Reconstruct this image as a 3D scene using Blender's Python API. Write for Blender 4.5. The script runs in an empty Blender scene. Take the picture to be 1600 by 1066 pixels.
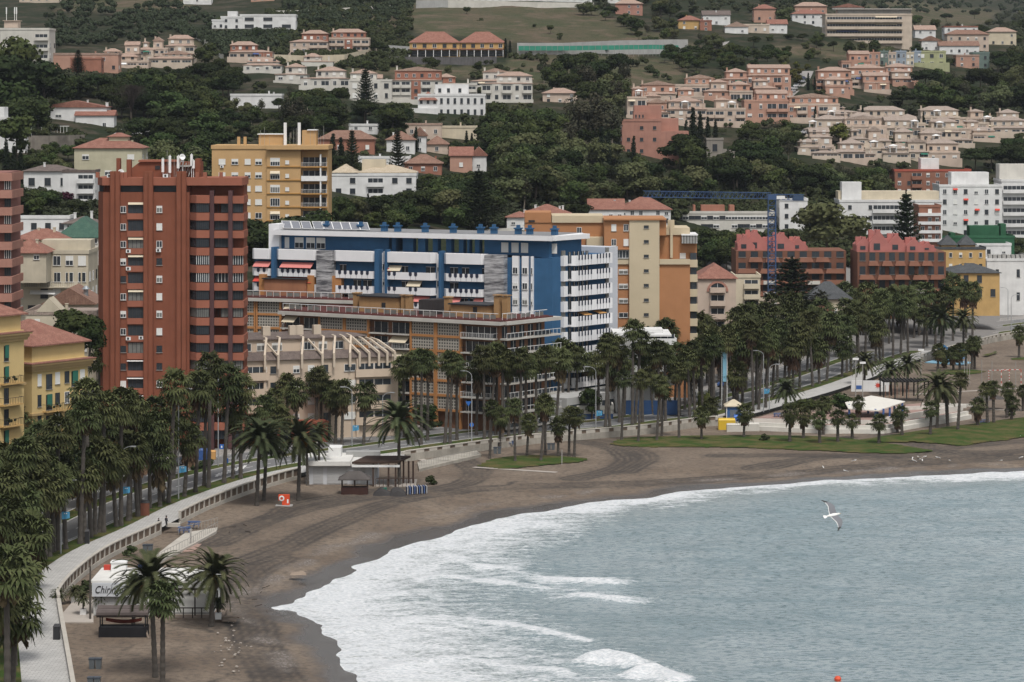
import bpy, math, random
import numpy as np
from mathutils import Vector, Matrix, noise as mnoise
R = math.radians
F, CX, HY, HC = 4500.0, 800.0, 150.0, 62.0      # focal length in px of a 1600 px frame, centre column, horizon row, eye height
SC = bpy.context.scene
COL = SC.collection
rnd = random.Random(7)
def G(px, py, z=0.0):
 """ground point at height z seen at a photo position"""
 Y = F*(HC-z)/(py-HY)
 return Vector(((px-CX)*Y/F, Y, z))
def P(px, py, Y):
 return Vector(((px-CX)*Y/F, Y, HC-(py-HY)*Y/F))
# ------------------------------------------------------------------ objects
def put(o, parent=None):
 COL.objects.link(o)
 if parent is not None: o.parent = parent
 return o
def tag(o, label=None, cat=None, group=None, kind=None):
 if label: o['label'] = label
 if cat: o['category'] = cat
 if group: o['group'] = group
 if kind: o['kind'] = kind
 return o
def empty(name, loc, rz=0.0, label=None, cat=None, group=None):
 o = bpy.data.objects.new(name, None)
 o.empty_display_size = .5
 o.location = loc; o.rotation_euler = (0, 0, rz)
 put(o)
 return tag(o, label, cat, group)
def copy_tree(o, parent=None):
 c = o.copy(); COL.objects.link(c)
 c.parent = parent
 for ch in o.children: copy_tree(ch, c)
 return c
class MB:
 def __init__(s): s.v = []; s.f = []; s.m = []
 def add(s, vs, fs, mi=0):
  b = len(s.v); s.v += [tuple(p) for p in vs]
  for f in fs: s.f.append(tuple(b+i for i in f)); s.m.append(mi)
 def box(s, x0, x1, y0, y1, z0, z1, mi=0):
  if x0 > x1: x0, x1 = x1, x0
  if y0 > y1: y0, y1 = y1, y0
  if z0 > z1: z0, z1 = z1, z0
  s.add([(x0,y0,z0),(x1,y0,z0),(x1,y1,z0),(x0,y1,z0),(x0,y0,z1),(x1,y0,z1),(x1,y1,z1),(x0,y1,z1)],
              [(0,3,2,1),(4,5,6,7),(0,1,5,4),(1,2,6,5),(2,3,7,6),(3,0,4,7)], mi)
 def prism(s, poly, z0, z1, mi=0):
  """vertical prism over a polygon (counter-clockwise from above)"""
  n = len(poly)
  vs = [(p[0],p[1],z0) for p in poly]+[(p[0],p[1],z1) for p in poly]
  fs = [tuple(range(n-1,-1,-1)), tuple(range(n,2*n))]
  for i in range(n):
   j = (i+1) % n; fs.append((i,j,n+j,n+i))
  s.add(vs, fs, mi)
 def bar(s, a, b, r, mi=0, n=4, r2=None):
  a = Vector(a); b = Vector(b); d = b-a
  if d.length < 1e-6: return
  d.normalize()
  u = d.cross(Vector((0,0,1)))
  if u.length < 1e-3: u = Vector((1,0,0))
  u.normalize(); w = d.cross(u)
  if r2 is None: r2 = r
  vs = []
  for (c, q) in ((a, r),(b, r2)):
   for i in range(n):
    t = 2*math.pi*(i+.5)/n
    vs.append(c+u*math.cos(t)*q+w*math.sin(t)*q)
  fs = [tuple(range(n)), tuple(range(2*n-1,n-1,-1))]
  for i in range(n):
   j = (i+1) % n; fs.append((i,n+i,n+j,j))
  s.add(vs, fs, mi)
 def tube(s, pts, rs, mi=0, n=6):
  b = len(s.v)
  for k, (p, r) in enumerate(zip(pts, rs)):
   p = Vector(p)
   for i in range(n):
    t = 2*math.pi*i/n
    s.v.append((p.x+math.cos(t)*r, p.y+math.sin(t)*r, p.z))
  for k in range(len(pts)-1):
   for i in range(n):
    j = (i+1) % n
    s.f.append((b+k*n+i, b+k*n+j, b+(k+1)*n+j, b+(k+1)*n+i)); s.m.append(mi)
  k = (len(pts)-1)*n
  s.f.append(tuple(b+k+i for i in range(n))); s.m.append(mi)
  s.f.append(tuple(b+n-1-i for i in range(n))); s.m.append(mi)
 def quad(s, a, b, c, d, mi=0): s.add([a,b,c,d], [(0,1,2,3)], mi)
 def tri(s, a, b, c, mi=0): s.add([a,b,c], [(0,1,2)], mi)
 def lathe(s, prof, mi=0, n=10, c=(0,0,0)):
  b = len(s.v)
  for (r, z) in prof:
   for i in range(n):
    t = 2*math.pi*i/n
    s.v.append((c[0]+r*math.cos(t), c[1]+r*math.sin(t), c[2]+z))
  for k in range(len(prof)-1):
   for i in range(n):
    j = (i+1) % n
    s.f.append((b+k*n+i, b+k*n+j, b+(k+1)*n+j, b+(k+1)*n+i)); s.m.append(mi)
  k = (len(prof)-1)*n
  s.f.append(tuple(b+k+i for i in range(n))); s.m.append(mi)
  s.f.append(tuple(b+n-1-i for i in range(n))); s.m.append(mi)
 def mesh(s, name, mats):
  me = bpy.data.meshes.new(name)
  me.from_pydata(s.v, [], s.f)
  if not isinstance(mats, (list, tuple)): mats = [mats]
  for m in mats: me.materials.append(m)
  if len(mats) > 1: me.polygons.foreach_set('material_index', s.m)
  me.update()
  return me
 def build(s, name, mats, parent=None, loc=None, rz=None, smooth=False):
  me = s.mesh(name, mats)
  if smooth: me.polygons.foreach_set('use_smooth', [True]*len(me.polygons))
  o = bpy.data.objects.new(name, me)
  if loc is not None: o.location = loc
  if rz is not None: o.rotation_euler = (0,0,rz)
  return put(o, parent)
def inst(name, me, parent, loc=(0,0,0), rz=0.0, scale=None):
 o = bpy.data.objects.new(name, me); o.location = loc; o.rotation_euler = (0,0,rz)
 if scale is not None: o.scale = scale
 return put(o, parent)
# ------------------------------------------------------------------ materials
MATS = {}
def _nodes(name):
 m = bpy.data.materials.new(name); m.use_nodes = True
 nt = m.node_tree; b = nt.nodes['Principled BSDF']
 return m, nt, b
def N(nt, t, **kw):
 n = nt.nodes.new(t)
 for k, v in kw.items():
  if k in n.inputs.keys() if hasattr(n.inputs,'keys') else False: n.inputs[k].default_value = v
  else: setattr(n, k, v)
 return n
def noise_fac(nt, scale, detail=4, vec=None, rough=.55):
 n = nt.nodes.new('ShaderNodeTexNoise'); n.inputs['Scale'].default_value = scale; n.inputs['Detail'].default_value = detail
 n.inputs['Roughness'].default_value = rough
 if vec is not None: nt.links.new(vec, n.inputs['Vector'])
 return n.outputs['Fac']
def coords(nt, scale=(1,1,1), world=False):
 if world:
  g = nt.nodes.new('ShaderNodeNewGeometry'); src = g.outputs['Position']
 else:
  t = nt.nodes.new('ShaderNodeTexCoord'); src = t.outputs['Object']
 mp = nt.nodes.new('ShaderNodeMapping'); mp.inputs['Scale'].default_value = scale
 nt.links.new(src, mp.inputs['Vector'])
 return mp.outputs['Vector']
def ramp(nt, fac, stops):
 r = nt.nodes.new('ShaderNodeValToRGB')
 els = r.color_ramp.elements
 while len(els) < len(stops): els.new(.5)
 for e, (p, c) in zip(els, stops):
  e.position = p; e.color = (c[0], c[1], c[2], 1) if not isinstance(c, (int, float)) else (c, c, c, 1)
 nt.links.new(fac, r.inputs['Fac'])
 return r.outputs['Color']
def mixc(nt, fac, a, b, blend='MIX'):
 m = nt.nodes.new('ShaderNodeMix'); m.data_type = 'RGBA'; m.blend_type = blend
 for (i, v) in ((0, fac), (6, a), (7, b)):
  if isinstance(v, (int, float)): m.inputs[i].default_value = v
  elif isinstance(v, (tuple, list)): m.inputs[i].default_value = (v[0], v[1], v[2], 1)
  else: nt.links.new(v, m.inputs[i])
 return m.outputs[2]
def math_(nt, op, a, b=None, clamp=False):
 m = nt.nodes.new('ShaderNodeMath'); m.operation = op; m.use_clamp = clamp
 for i, v in enumerate((a, b)):
  if v is None: continue
  if isinstance(v, (int, float)): m.inputs[i].default_value = v
  else: nt.links.new(v, m.inputs[i])
 return m.outputs[0]
def sc(c, k): return tuple(min(1, x*k) for x in c)
def plaster(name, col, var=.14, streak=.12, rough=.9, spec=.12):
 """painted render with blotches and weather streaks"""
 if name in MATS: return MATS[name]
 m, nt, b = _nodes(name)
 v = coords(nt)
 f1 = noise_fac(nt, .35, 5, v)
 c = mixc(nt, ramp(nt, f1, [(.3, 0), (.7, 1)]), sc(col, 1-var), sc(col, 1+var*.6))
 f2 = noise_fac(nt, 1.0, 4, coords(nt, (1.6, 1.6, .12)))
 c = mixc(nt, ramp(nt, f2, [(.5, 0), (.75, streak*(4 if max(col) < .4 else 2))]), c, sc(col, .7))
 f3 = noise_fac(nt, 9, 3, v)
 c = mixc(nt, math_(nt, 'MULTIPLY', f3, .18), c, sc(col, .7))
 nt.links.new(c, b.inputs['Base Color'])
 b.inputs['Roughness'].default_value = rough
 b.inputs['Specular IOR Level'].default_value = spec
 MATS[name] = m; return m
def flat(name, col, rough=.7, metal=0.0, spec=.5, var=.08, scale=2.0):
 if name in MATS: return MATS[name]
 m, nt, b = _nodes(name)
 f = noise_fac(nt, scale, 3, coords(nt))
 nt.links.new(mixc(nt, f, sc(col, 1-var), sc(col, 1+var)), b.inputs['Base Color'])
 b.inputs['Roughness'].default_value = rough; b.inputs['Metallic'].default_value = metal
 b.inputs['Specular IOR Level'].default_value = spec
 MATS[name] = m; return m
def tiles(name, c1, c2, k=2.2):
 if name in MATS: return MATS[name]
 m, nt, b = _nodes(name)
 f = noise_fac(nt, .9, 5, coords(nt))
 f2 = noise_fac(nt, 5, 3, coords(nt, (1, 1, .6)))
 c = mixc(nt, ramp(nt, f, [(.35, 0), (.65, 1)]), c1, c2)
 c = mixc(nt, ramp(nt, f2, [(.45, 0), (.62, .55)]), c, sc(c1, .5))
 w = nt.nodes.new('ShaderNodeTexWave'); w.inputs['Scale'].default_value = k; w.inputs['Distortion'].default_value = .4
 w.bands_direction = 'DIAGONAL'
 nt.links.new(coords(nt, (1, 1, 0)), w.inputs['Vector'])
 c = mixc(nt, math_(nt, 'MULTIPLY', w.outputs['Fac'], .35), c, sc(c1, .45))
 nt.links.new(c, b.inputs['Base Color']); b.inputs['Roughness'].default_value = .9
 bp = nt.nodes.new('ShaderNodeBump'); bp.inputs['Strength'].default_value = .5; bp.inputs['Distance'].default_value = .08
 nt.links.new(w.outputs['Fac'], bp.inputs['Height']); nt.links.new(bp.outputs[0], b.inputs['Normal'])
 MATS[name] = m; return m
def leafy(name, c1, c2, c3=None, rough=.75, obj_var=.35):
 """foliage: colour varies from clump to clump and from plant to plant"""
 if name in MATS: return MATS[name]
 m, nt, b = _nodes(name)
 kk = {'fan_palm_foliage':1.12,'date_palm_foliage':1.05,'yellowish_foliage':.8,'fruit_stalks':1,'dead_fronds':.9,'eucalyptus_foliage':1.0,'araucaria_foliage':.95,'pale_olive_foliage':1,'broadleaf_foliage':1.05,'pine_foliage':.85,'far_scrub':.9,'shrub_foliage':.9}.get(name, .68)
 c3 = sc(c3 or sc(c2, 1.35), kk); c1 = sc(c1, kk); c2 = sc(c2, kk)
 f = noise_fac(nt, .55, 4, coords(nt))
 c = mixc(nt, ramp(nt, f, [(.35, 0), (.65, 1)]), c1, c2)
 f2 = noise_fac(nt, 3.5, 2, coords(nt))
 c = mixc(nt, ramp(nt, f2, [(.55, 0), (.75, .6)]), c, c3 or sc(c2, 1.35))
 oi = nt.nodes.new('ShaderNodeObjectInfo')
 hs = nt.nodes.new('ShaderNodeHueSaturation')
 nt.links.new(c, hs.inputs['Color'])
 nt.links.new(math_(nt, 'MULTIPLY_ADD', oi.outputs['Random'], obj_var*2), hs.inputs['Value'])
 nt.nodes[-1] if False else None
 for n in nt.nodes:
  if n.type == 'MATH' and n.operation == 'MULTIPLY_ADD': n.inputs[2].default_value = 1-obj_var
 r2 = math_(nt, 'FRACT', math_(nt, 'MULTIPLY', oi.outputs['Random'], 17.3))
 nt.links.new(math_(nt, 'ADD', math_(nt, 'MULTIPLY', r2, .05), .47), hs.inputs['Hue'])
 nt.links.new(hs.outputs['Color'], b.inputs['Base Color'])
 b.inputs['Roughness'].default_value = rough; b.inputs['Specular IOR Level'].default_value = .06
 MATS[name] = m; return m
glass = flat('window_glass', (.035,.042,.05), .18, 0, .6, .4, .7)
glass2 = flat('curtained_glass', (.16,.16,.15), .3, 0, .5, .5, .9)
whitep = flat('white_frame', (.72,.72,.71), .6)
darkm = flat('dark_metal', (.03,.03,.033), .5, .3)
blindw = flat('white_blind', (.66,.66,.63), .7)
blindc = flat('cream_blind', (.55,.48,.36), .7)
conc = plaster('weathered_concrete', (.34,.33,.31))
HAZE = 0.000028
# ------------------------------------------------------------------ lie of the land
COLS = {
 -700: [(690,None),(500,570),(400,640),(330,700),(250,780),(180,900),(100,1080),(50,1250),(0,1500),(-60,2200)],
 0:    [(690,None),(500,570),(400,640),(330,700),(250,780),(180,900),(100,1080),(50,1250),(0,1500),(-60,2200)],
 400:  [(611,None),(450,640),(390,692),(330,750),(250,840),(200,930),(150,1010),(100,1120),(50,1270),(0,1450),(-60,2000)],
 800:  [(611,None),(450,680),(390,740),(340,790),(280,850),(200,960),(150,1050),(100,1160),(50,1290),(0,1450),(-60,2000)],
 1200: [(550,None),(450,780),(400,830),(340,880),(280,930),(200,1020),(150,1100),(100,1200),(50,1330),(0,1500),(-60,2200)],
 1600: [(490,None),(450,860),(400,900),(340,940),(280,990),(200,1090),(150,1180),(100,1300),(60,1450),(30,2200),(0,2900),(-60,3800)],
 2400: [(490,None),(450,860),(400,900),(340,940),(280,990),(200,1090),(150,1180),(100,1300),(60,1450),(30,2200),(0,2900),(-60,3800)],
}
PX = sorted(COLS)
def _colY(c, py):
 L = COLS[c]; p0 = L[0][0]
 if py >= p0: return F*HC/(py-HY)
 pys = [p for p, _ in L][::-1]; ys = [F*HC/(p0-HY) if y is None else y for _, y in L][::-1]
 return float(np.interp(py, pys, ys))
def hillY(px, py):
 px = max(PX[0], min(PX[-1]-1, px))
 for a, b in zip(PX, PX[1:]):
  if a <= px <= b:
   t = (px-a)/(b-a); t = t*t*(3-2*t)
   return _colY(a, py)*(1-t)+_colY(b, py)*t
def hill(px, py):
 """point of the hillside seen at a photo position"""
 return P(px, py, hillY(px, py))
WALLPX = [(150,1300),(112,1066),(92,950),(92,930),(120,898),(170,862),(250,825),(330,785),(445,745),(560,723),(655,710),(800,690),(900,680),(1000,672),(1090,660),(1150,653),(1270,620),(1340,598),(1440,560),(1530,535),(1600,522),(1800,500),(2300,478)]
WALL = [G(*p) for p in WALLPX]
SHOREPX = [(640,1400),(590,1130),(562,1066),(545,1045),(520,1015),(505,985),(478,958),(450,941),(490,922),(522,903),(562,888),(600,867),(650,849),(720,828),(790,806),(850,799),(900,790),(1000,778),(1100,765),(1200,757),(1300,750),(1400,745),(1600,737),(1900,728),(2500,715)]
SHORE = [G(p[0], p[1], -2.0) for p in SHOREPX]
def smooth_poly(pts, n=6):
 """Catmull-Rom through the points"""
 out = []
 q = [pts[0]]+list(pts)+[pts[-1]]
 for i in range(1, len(q)-2):
  p0,p1,p2,p3 = q[i-1],q[i],q[i+1],q[i+2]
  for k in range(n):
   t = k/n
   out.append(.5*((2*p1)+(-p0+p2)*t+(2*p0-5*p1+4*p2-p3)*t*t+(-p0+3*p1-3*p2+p3)*t**3))
 out.append(Vector(pts[-1])); return out
WALLS = smooth_poly(WALL, 5)
SHORES = smooth_poly(SHORE, 4)
def offset(line, d):
 """shift a polyline sideways to its left (inland for the wall)"""
 out = []
 for i, p in enumerate(line):
  a = line[max(0,i-1)]; b = line[min(len(line)-1,i+1)]
  t = Vector((b.x-a.x, b.y-a.y, 0)).normalized()
  out.append(Vector((p.x-t.y*d, p.y+t.x*d, p.z)))
 return out
def dist_poly(X, Y, line):
 """unsigned distance of arrays to a polyline"""
 best = np.full(X.shape, 1e9)
 for a, b in zip(line, line[1:]):
  dx, dy = b.x-a.x, b.y-a.y; L = dx*dx+dy*dy+1e-9
  t = np.clip(((X-a.x)*dx+(Y-a.y)*dy)/L, 0, 1)
  best = np.minimum(best, (X-a.x-t*dx)**2+(Y-a.y-t*dy)**2)
 return np.sqrt(best)
def inside(X, Y, poly):
 r = np.zeros(X.shape, bool); n = len(poly)
 for i in range(n):
  a = poly[i]; b = poly[(i+1) % n]
  c = ((a[1] > Y) != (b[1] > Y))
  with np.errstate(divide='ignore', invalid='ignore'):
   xi = (b[0]-a[0])*(Y-a[1])/((b[1]-a[1]) if b[1] != a[1] else 1e-9)+a[0]
  r ^= c & (X < xi)
 return r
SEAPOLY = [(p.x,p.y) for p in SHORES]+[(3000, SHORES[-1].y),(3000,-500),(SHORES[0].x,-500)]
BEACHPOLY = [(p.x,p.y) for p in WALLS]+[(3000, WALLS[-1].y),(3000,-500),(WALLS[0].x,-500)]   # everything seaward of the wall
def vnoise(X, Y, s, seed=0):
 """cheap smooth value noise on arrays, about -1..1"""
 x = X/s; y = Y/s; xi = np.floor(x).astype(int); yi = np.floor(y).astype(int); fx = x-xi; fy = y-yi
 fx = fx*fx*(3-2*fx); fy = fy*fy*(3-2*fy)
 def h(a, b):
  n = (a*374761393+b*668265263+seed*974711) & 0x7fffffff
  n = ((n ^ (n >> 13))*1274126177) & 0x7fffffff
  return ((n ^ (n >> 16)) & 0xffff)/32767.5-1
 return (h(xi,yi)*(1-fx)+h(xi+1,yi)*fx)*(1-fy)+(h(xi,yi+1)*(1-fx)+h(xi+1,yi+1)*fx)*fy
def fbm(X, Y, s, seed=0, n=4):
 r = 0; a = 1; t = 0
 for k in range(n): r = r+a*vnoise(X, Y, s/2**k, seed+k); t += a; a *= .5
 return r/t
def grid_object(name, X, Y, Z, keep, mat, attrs, kind='structure', smooth=True):
 """a sheet from 2-D arrays; keep = bool per cell; attrs = name -> float array"""
 ny, nx = X.shape
 idx = np.arange(ny*nx).reshape(ny, nx)
 a = idx[:-1,:-1][keep]; b = idx[:-1,1:][keep]; c = idx[1:,1:][keep]; d = idx[1:,:-1][keep]
 faces = np.stack([a,b,c,d], 1)
 used = np.unique(faces); remap = np.full(ny*nx, -1); remap[used] = np.arange(len(used)); faces = remap[faces]
 co = np.stack([X.ravel()[used], Y.ravel()[used], Z.ravel()[used]], 1).astype(np.float32)
 me = bpy.data.meshes.new(name)
 me.vertices.add(len(co)); me.vertices.foreach_set('co', co.ravel())
 me.loops.add(faces.size); me.loops.foreach_set('vertex_index', faces.ravel().astype(np.int32))
 me.polygons.add(len(faces)); me.polygons.foreach_set('loop_start', np.arange(0, faces.size, 4, dtype=np.int32))
 try: me.polygons.foreach_set('loop_total', np.full(len(faces), 4, dtype=np.int32))
 except Exception: pass
 me.update(calc_edges=True)
 if smooth: me.polygons.foreach_set('use_smooth', np.ones(len(faces), bool))
 for k, arr in attrs.items():
  at = me.attributes.new(k, 'FLOAT', 'POINT'); at.data.foreach_set('value', arr.ravel()[used].astype(np.float32))
 me.materials.append(mat); me.validate()
 o = bpy.data.objects.new(name, me); put(o); o['kind'] = kind
 return o
def attr(nt, name):
 a = nt.nodes.new('ShaderNodeAttribute'); a.attribute_name = name
 return a.outputs['Fac']
# ------------------------------------------------------------------ ground and hills: one sheet to the horizon
def ground_mat():
 m, nt, b = _nodes('hillside_ground')
 v = coords(nt, world=True)
 n1 = noise_fac(nt, .03, 6, v); n2 = noise_fac(nt, .35, 5, v); n3 = noise_fac(nt, 2.2, 3, v)
 scrub = mixc(nt, ramp(nt, n1, [(.4,0),(.6,1)]), (.016,.023,.010), (.034,.034,.019))
 scrub = mixc(nt, ramp(nt, n2, [(.48,0),(.62,.8)]), scrub, (.016,.024,.012))
 grass = mixc(nt, ramp(nt, n1, [(.38,0),(.62,1)]), (.042,.052,.022), (.08,.066,.04))
 grass = mixc(nt, ramp(nt, n2, [(.5,0),(.66,.8)]), grass, (.035,.045,.02))
 grass = mixc(nt, ramp(nt, noise_fac(nt, .055, 7, v, .7), [(.5,0),(.6,.85)]), grass, (.115,.085,.06)); grass = mixc(nt, ramp(nt, n3, [(.55,0),(.68,.6)]), grass, (.17,.145,.115)); scrub = mixc(nt, ramp(nt, noise_fac(nt, .07, 7, v, .7), [(.5,0),(.62,.7)]), scrub, (.075,.06,.045))
 c = mixc(nt, attr(nt, 'grass'), scrub, grass)
 pave = mixc(nt, n2, (.16,.155,.15), (.24,.23,.22))
 c = mixc(nt, attr(nt, 'paved'), c, pave)
 nt.links.new(c, b.inputs['Base Color']); b.inputs['Roughness'].default_value = .95; b.inputs['Specular IOR Level'].default_value = .1
 bp = nt.nodes.new('ShaderNodeBump'); bp.inputs['Strength'].default_value = .7; bp.inputs['Distance'].default_value = .5
 nt.links.new(n2, bp.inputs['Height']); nt.links.new(bp.outputs[0], b.inputs['Normal'])
 return m
def make_ground():
 pxs = np.arange(-700, 2400, 12.0)
 pys = np.concatenate([np.arange(1500, 700, -10.0), np.arange(700, -61, -5.0)])
 X = np.zeros((len(pys), len(pxs))); Y = X.copy(); Z = X.copy()
 for i, py in enumerate(pys):
  for j, px in enumerate(pxs):
   Yv = hillY(px, py)
   X[i,j] = (px-CX)*Yv/F; Y[i,j] = Yv; Z[i,j] = HC-(py-HY)*Yv/F
 ext = []
 for k, (dy, z) in enumerate(((1.25, 1.1),(1.6, 1.2),(2.2, .9),(3.2, .5))):
  ext.append((X[-1]*dy, Y[-1]*dy, Z[-1]*z+0*Y[-1]))
 X0, Y0, Z0 = X[-1].copy(), Y[-1].copy(), Z[-1].copy()
 for ex in ext:
  X = np.vstack([X, ex[0]]); Y = np.vstack([Y, ex[1]]); Z = np.vstack([Z, ex[2]])
 Z = Z+np.where(Z > 3, fbm(X, Y, 30, 5)*np.clip((Z-3)*.08, 0, 1.6), 0)-.06
 PXa = CX+F*X/Y; PYa = HY+F*(HC-Z)/Y
 paved = ((Z < 2) | ((PYa > 395) & (PXa > 1100)) | ((PXa<150)&(PYa>370))).astype(float)
 g = np.zeros(X.shape)
 for poly in ([(590,5),(760,-5),(930,18),(980,40),(1090,70),(1110,85),(1050,80),(800,64),(640,50),(590,50)],
                 [(800,88),(1050,88),(1070,110),(1060,135),(980,140),(820,135),(800,100)],
                 [(545,100),(600,84),(640,100),(700,104),(820,100),(830,125),(540,118)],
                 [(1200,70),(1390,70),(1400,90),(1200,90)], [(1330,10),(1400,0),(1560,16),(1540,40),(1430,40)],
                 [(100,-5),(300,0),(300,20),(90,18)], [(280,70),(290,45),(345,95),(310,95)], [(500,0),(640,10),(600,40),(500,30)],
                 [(700,330),(850,330),(850,350),(700,350)],[(930,295),(1010,290),(1010,310),(930,310)]):
  g = np.maximum(g, inside(PXa+6*fbm(X,Y,20,3), PYa+3*fbm(X,Y,15,8), poly).astype(float))
 sea = inside(X, Y, BEACHPOLY)
 ny, nx = X.shape
 k = ~(sea[:-1,:-1] | sea[:-1,1:] | sea[1:,1:] | sea[1:,:-1])
 return grid_object('ground', X, Y, Z, k, ground_mat(), {'grass': g, 'paved': paved})
make_ground()
# ------------------------------------------------------------------ beach
TRACKS = [[(300,893),(400,870),(470,842),(560,803),(640,779),(760,763),(900,756),(1000,751),(1200,737),(1400,722),(1600,712)],
          [(330,850),(400,822),(470,797),(560,780),(640,772),(720,757),(745,738),(722,718),(700,706),(760,703)],
          [(905,690),(955,700),(985,716),(955,735),(900,748)], [(925,688),(985,703),(1005,716),(975,736)],
          [(430,1066),(395,985),(378,930),(400,888),(440,868)], [(450,1066),(412,990),(392,935)],
          [(1180,730),(1300,714),(1420,716),(1480,700),(1600,690)], [(1120,712),(1300,712),(1460,712),(1600,704)],
          [(330,905),(380,922),(440,948)], [(345,835),(420,812),(480,785),(640,760)], [(1340,668),(1420,690),(1470,705),(1560,708)]]
def sand_mat():
 m, nt, b = _nodes('damp_sand')
 v = coords(nt, world=True)
 n1 = noise_fac(nt, .08, 6, v); n2 = noise_fac(nt, 1.1, 8, v, .75); n3 = noise_fac(nt, 6, 3, v)
 c = mixc(nt, ramp(nt, n1, [(.38,0),(.62,1)]), (.135,.10,.071), (.20,.155,.114))
 c = mixc(nt, ramp(nt, n2, [(.46,0),(.62,.85)]), c, (.07,.055,.045))
 c = mixc(nt, ramp(nt, n3, [(.62,0),(.74,.5)]), c, (.22,.19,.165))
 c = mixc(nt, math_(nt, 'MULTIPLY', attr(nt, 'track'), ramp(nt, n2, [(.3,.7),(.6,1)])), c, (.034,.028,.024))
 c = mixc(nt, attr(nt, 'pebble'), c, mixc(nt, ramp(nt, noise_fac(nt, 3.5, 4, v), [(.5,0),(.6,1)]), (.115,.095,.08), (.26,.235,.215)))
 wet = attr(nt, 'wet')
 c = mixc(nt, wet, c, (.075,.064,.056))
 nt.links.new(c, b.inputs['Base Color'])
 nt.links.new(math_(nt, 'SUBTRACT', .95, math_(nt, 'MULTIPLY', wet, .78)), b.inputs['Roughness'])
 bp = nt.nodes.new('ShaderNodeBump'); bp.inputs['Strength'].default_value = .55; bp.inputs['Distance'].default_value = .12
 nt.links.new(n2, bp.inputs['Height']); nt.links.new(bp.outputs[0], b.inputs['Normal'])
 return m
def sand_z(X, Y, d):
 z = -2.0+np.clip(d*.065, -2.5, 1.1)
 return z+np.where(d > 3, fbm(X, Y, 9, 11)*.07, 0)
def make_beach():
 xs = np.concatenate([np.arange(-75, 130, .5), np.arange(130, 420, 6.0)])
 ys = np.concatenate([np.arange(150, 290, 6.0), np.arange(290, 545, .6), np.arange(545, 560, 1.6), np.arange(560, 900, 1.6)])
 X, Y = np.meshgrid(xs, ys)
 Xj = X+fbm(X, Y, 7, 21, 3)*1.7; Yj = Y+fbm(X, Y, 7, 22, 3)*2.6
 d = dist_poly(Xj, Yj, SHORES); d = np.where(inside(Xj, Yj, SEAPOLY), -d, d)
 Z = sand_z(X, Y, d)
 tr = np.zeros(X.shape)
 wx = fbm(X, Y, 14, 31)*.8; wy = fbm(X, Y, 14, 32)*.8
 for t in TRACKS:
  L = smooth_poly([G(p[0], p[1], -.9) for p in t], 5)
  dd = dist_poly(X+wx, Y+wy, L)
  for o in (.0, 1.0, 2.1):
   tr = np.maximum(tr, np.clip(1.5-abs(dd-o)/.42, 0, 1)*(1.0 if o else .85))
  Z = Z-np.clip(1-abs(dd-1)/.8, 0, 1)*.08
  tr = np.maximum(tr, .5*np.clip(1.4-dd/3.4, 0, 1))
 tr = tr*np.clip(.95+fbm(X, Y, 6, 41)*.7, 0, 1)
 st = np.clip(np.sin((d+fbm(X,Y,20,51)*5)*1.9)*.5+fbm(X, Y, 12, 52)*1.2-.35, 0, 1)*((d > 5) & (d < 34))
 tr = np.clip(np.maximum(tr, st*.35), 0, 1)
 wet = np.clip(1-(d-2.5-fbm(X, Y, 12, 61)*3)/2.5, 0, 1)
 weed = np.clip(1-abs(d-15-fbm(X,Y,16,91)*7)/.5, 0, 1)*np.clip(fbm(X,Y,6,92)*4-.6, 0, 1)+np.clip(1-abs(d-24-fbm(X,Y,20,93)*8)/.5, 0, 1)*np.clip(fbm(X,Y,7,94)*4-.8, 0, 1)
 tr = np.clip(np.maximum(tr, weed*1.3), 0, 1)
 peb = np.clip(1-abs(d-7.5-fbm(X, Y, 10, 71)*2)/2.2, 0, 1)*np.clip(fbm(X, Y, 4, 72)*2+.4, 0, 1)*.9
 w = inside(X, Y, BEACHPOLY); dw = dist_poly(X, Y, WALLS)
 ok = (w | (dw < 1.5)) & (d > -14)
 k = ok[:-1,:-1] & ok[:-1,1:] & ok[1:,1:] & ok[1:,:-1]
 return grid_object('beach', X, Y, Z, k, sand_mat(), {'track': tr, 'wet': wet, 'pebble': peb})
make_beach()
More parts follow.
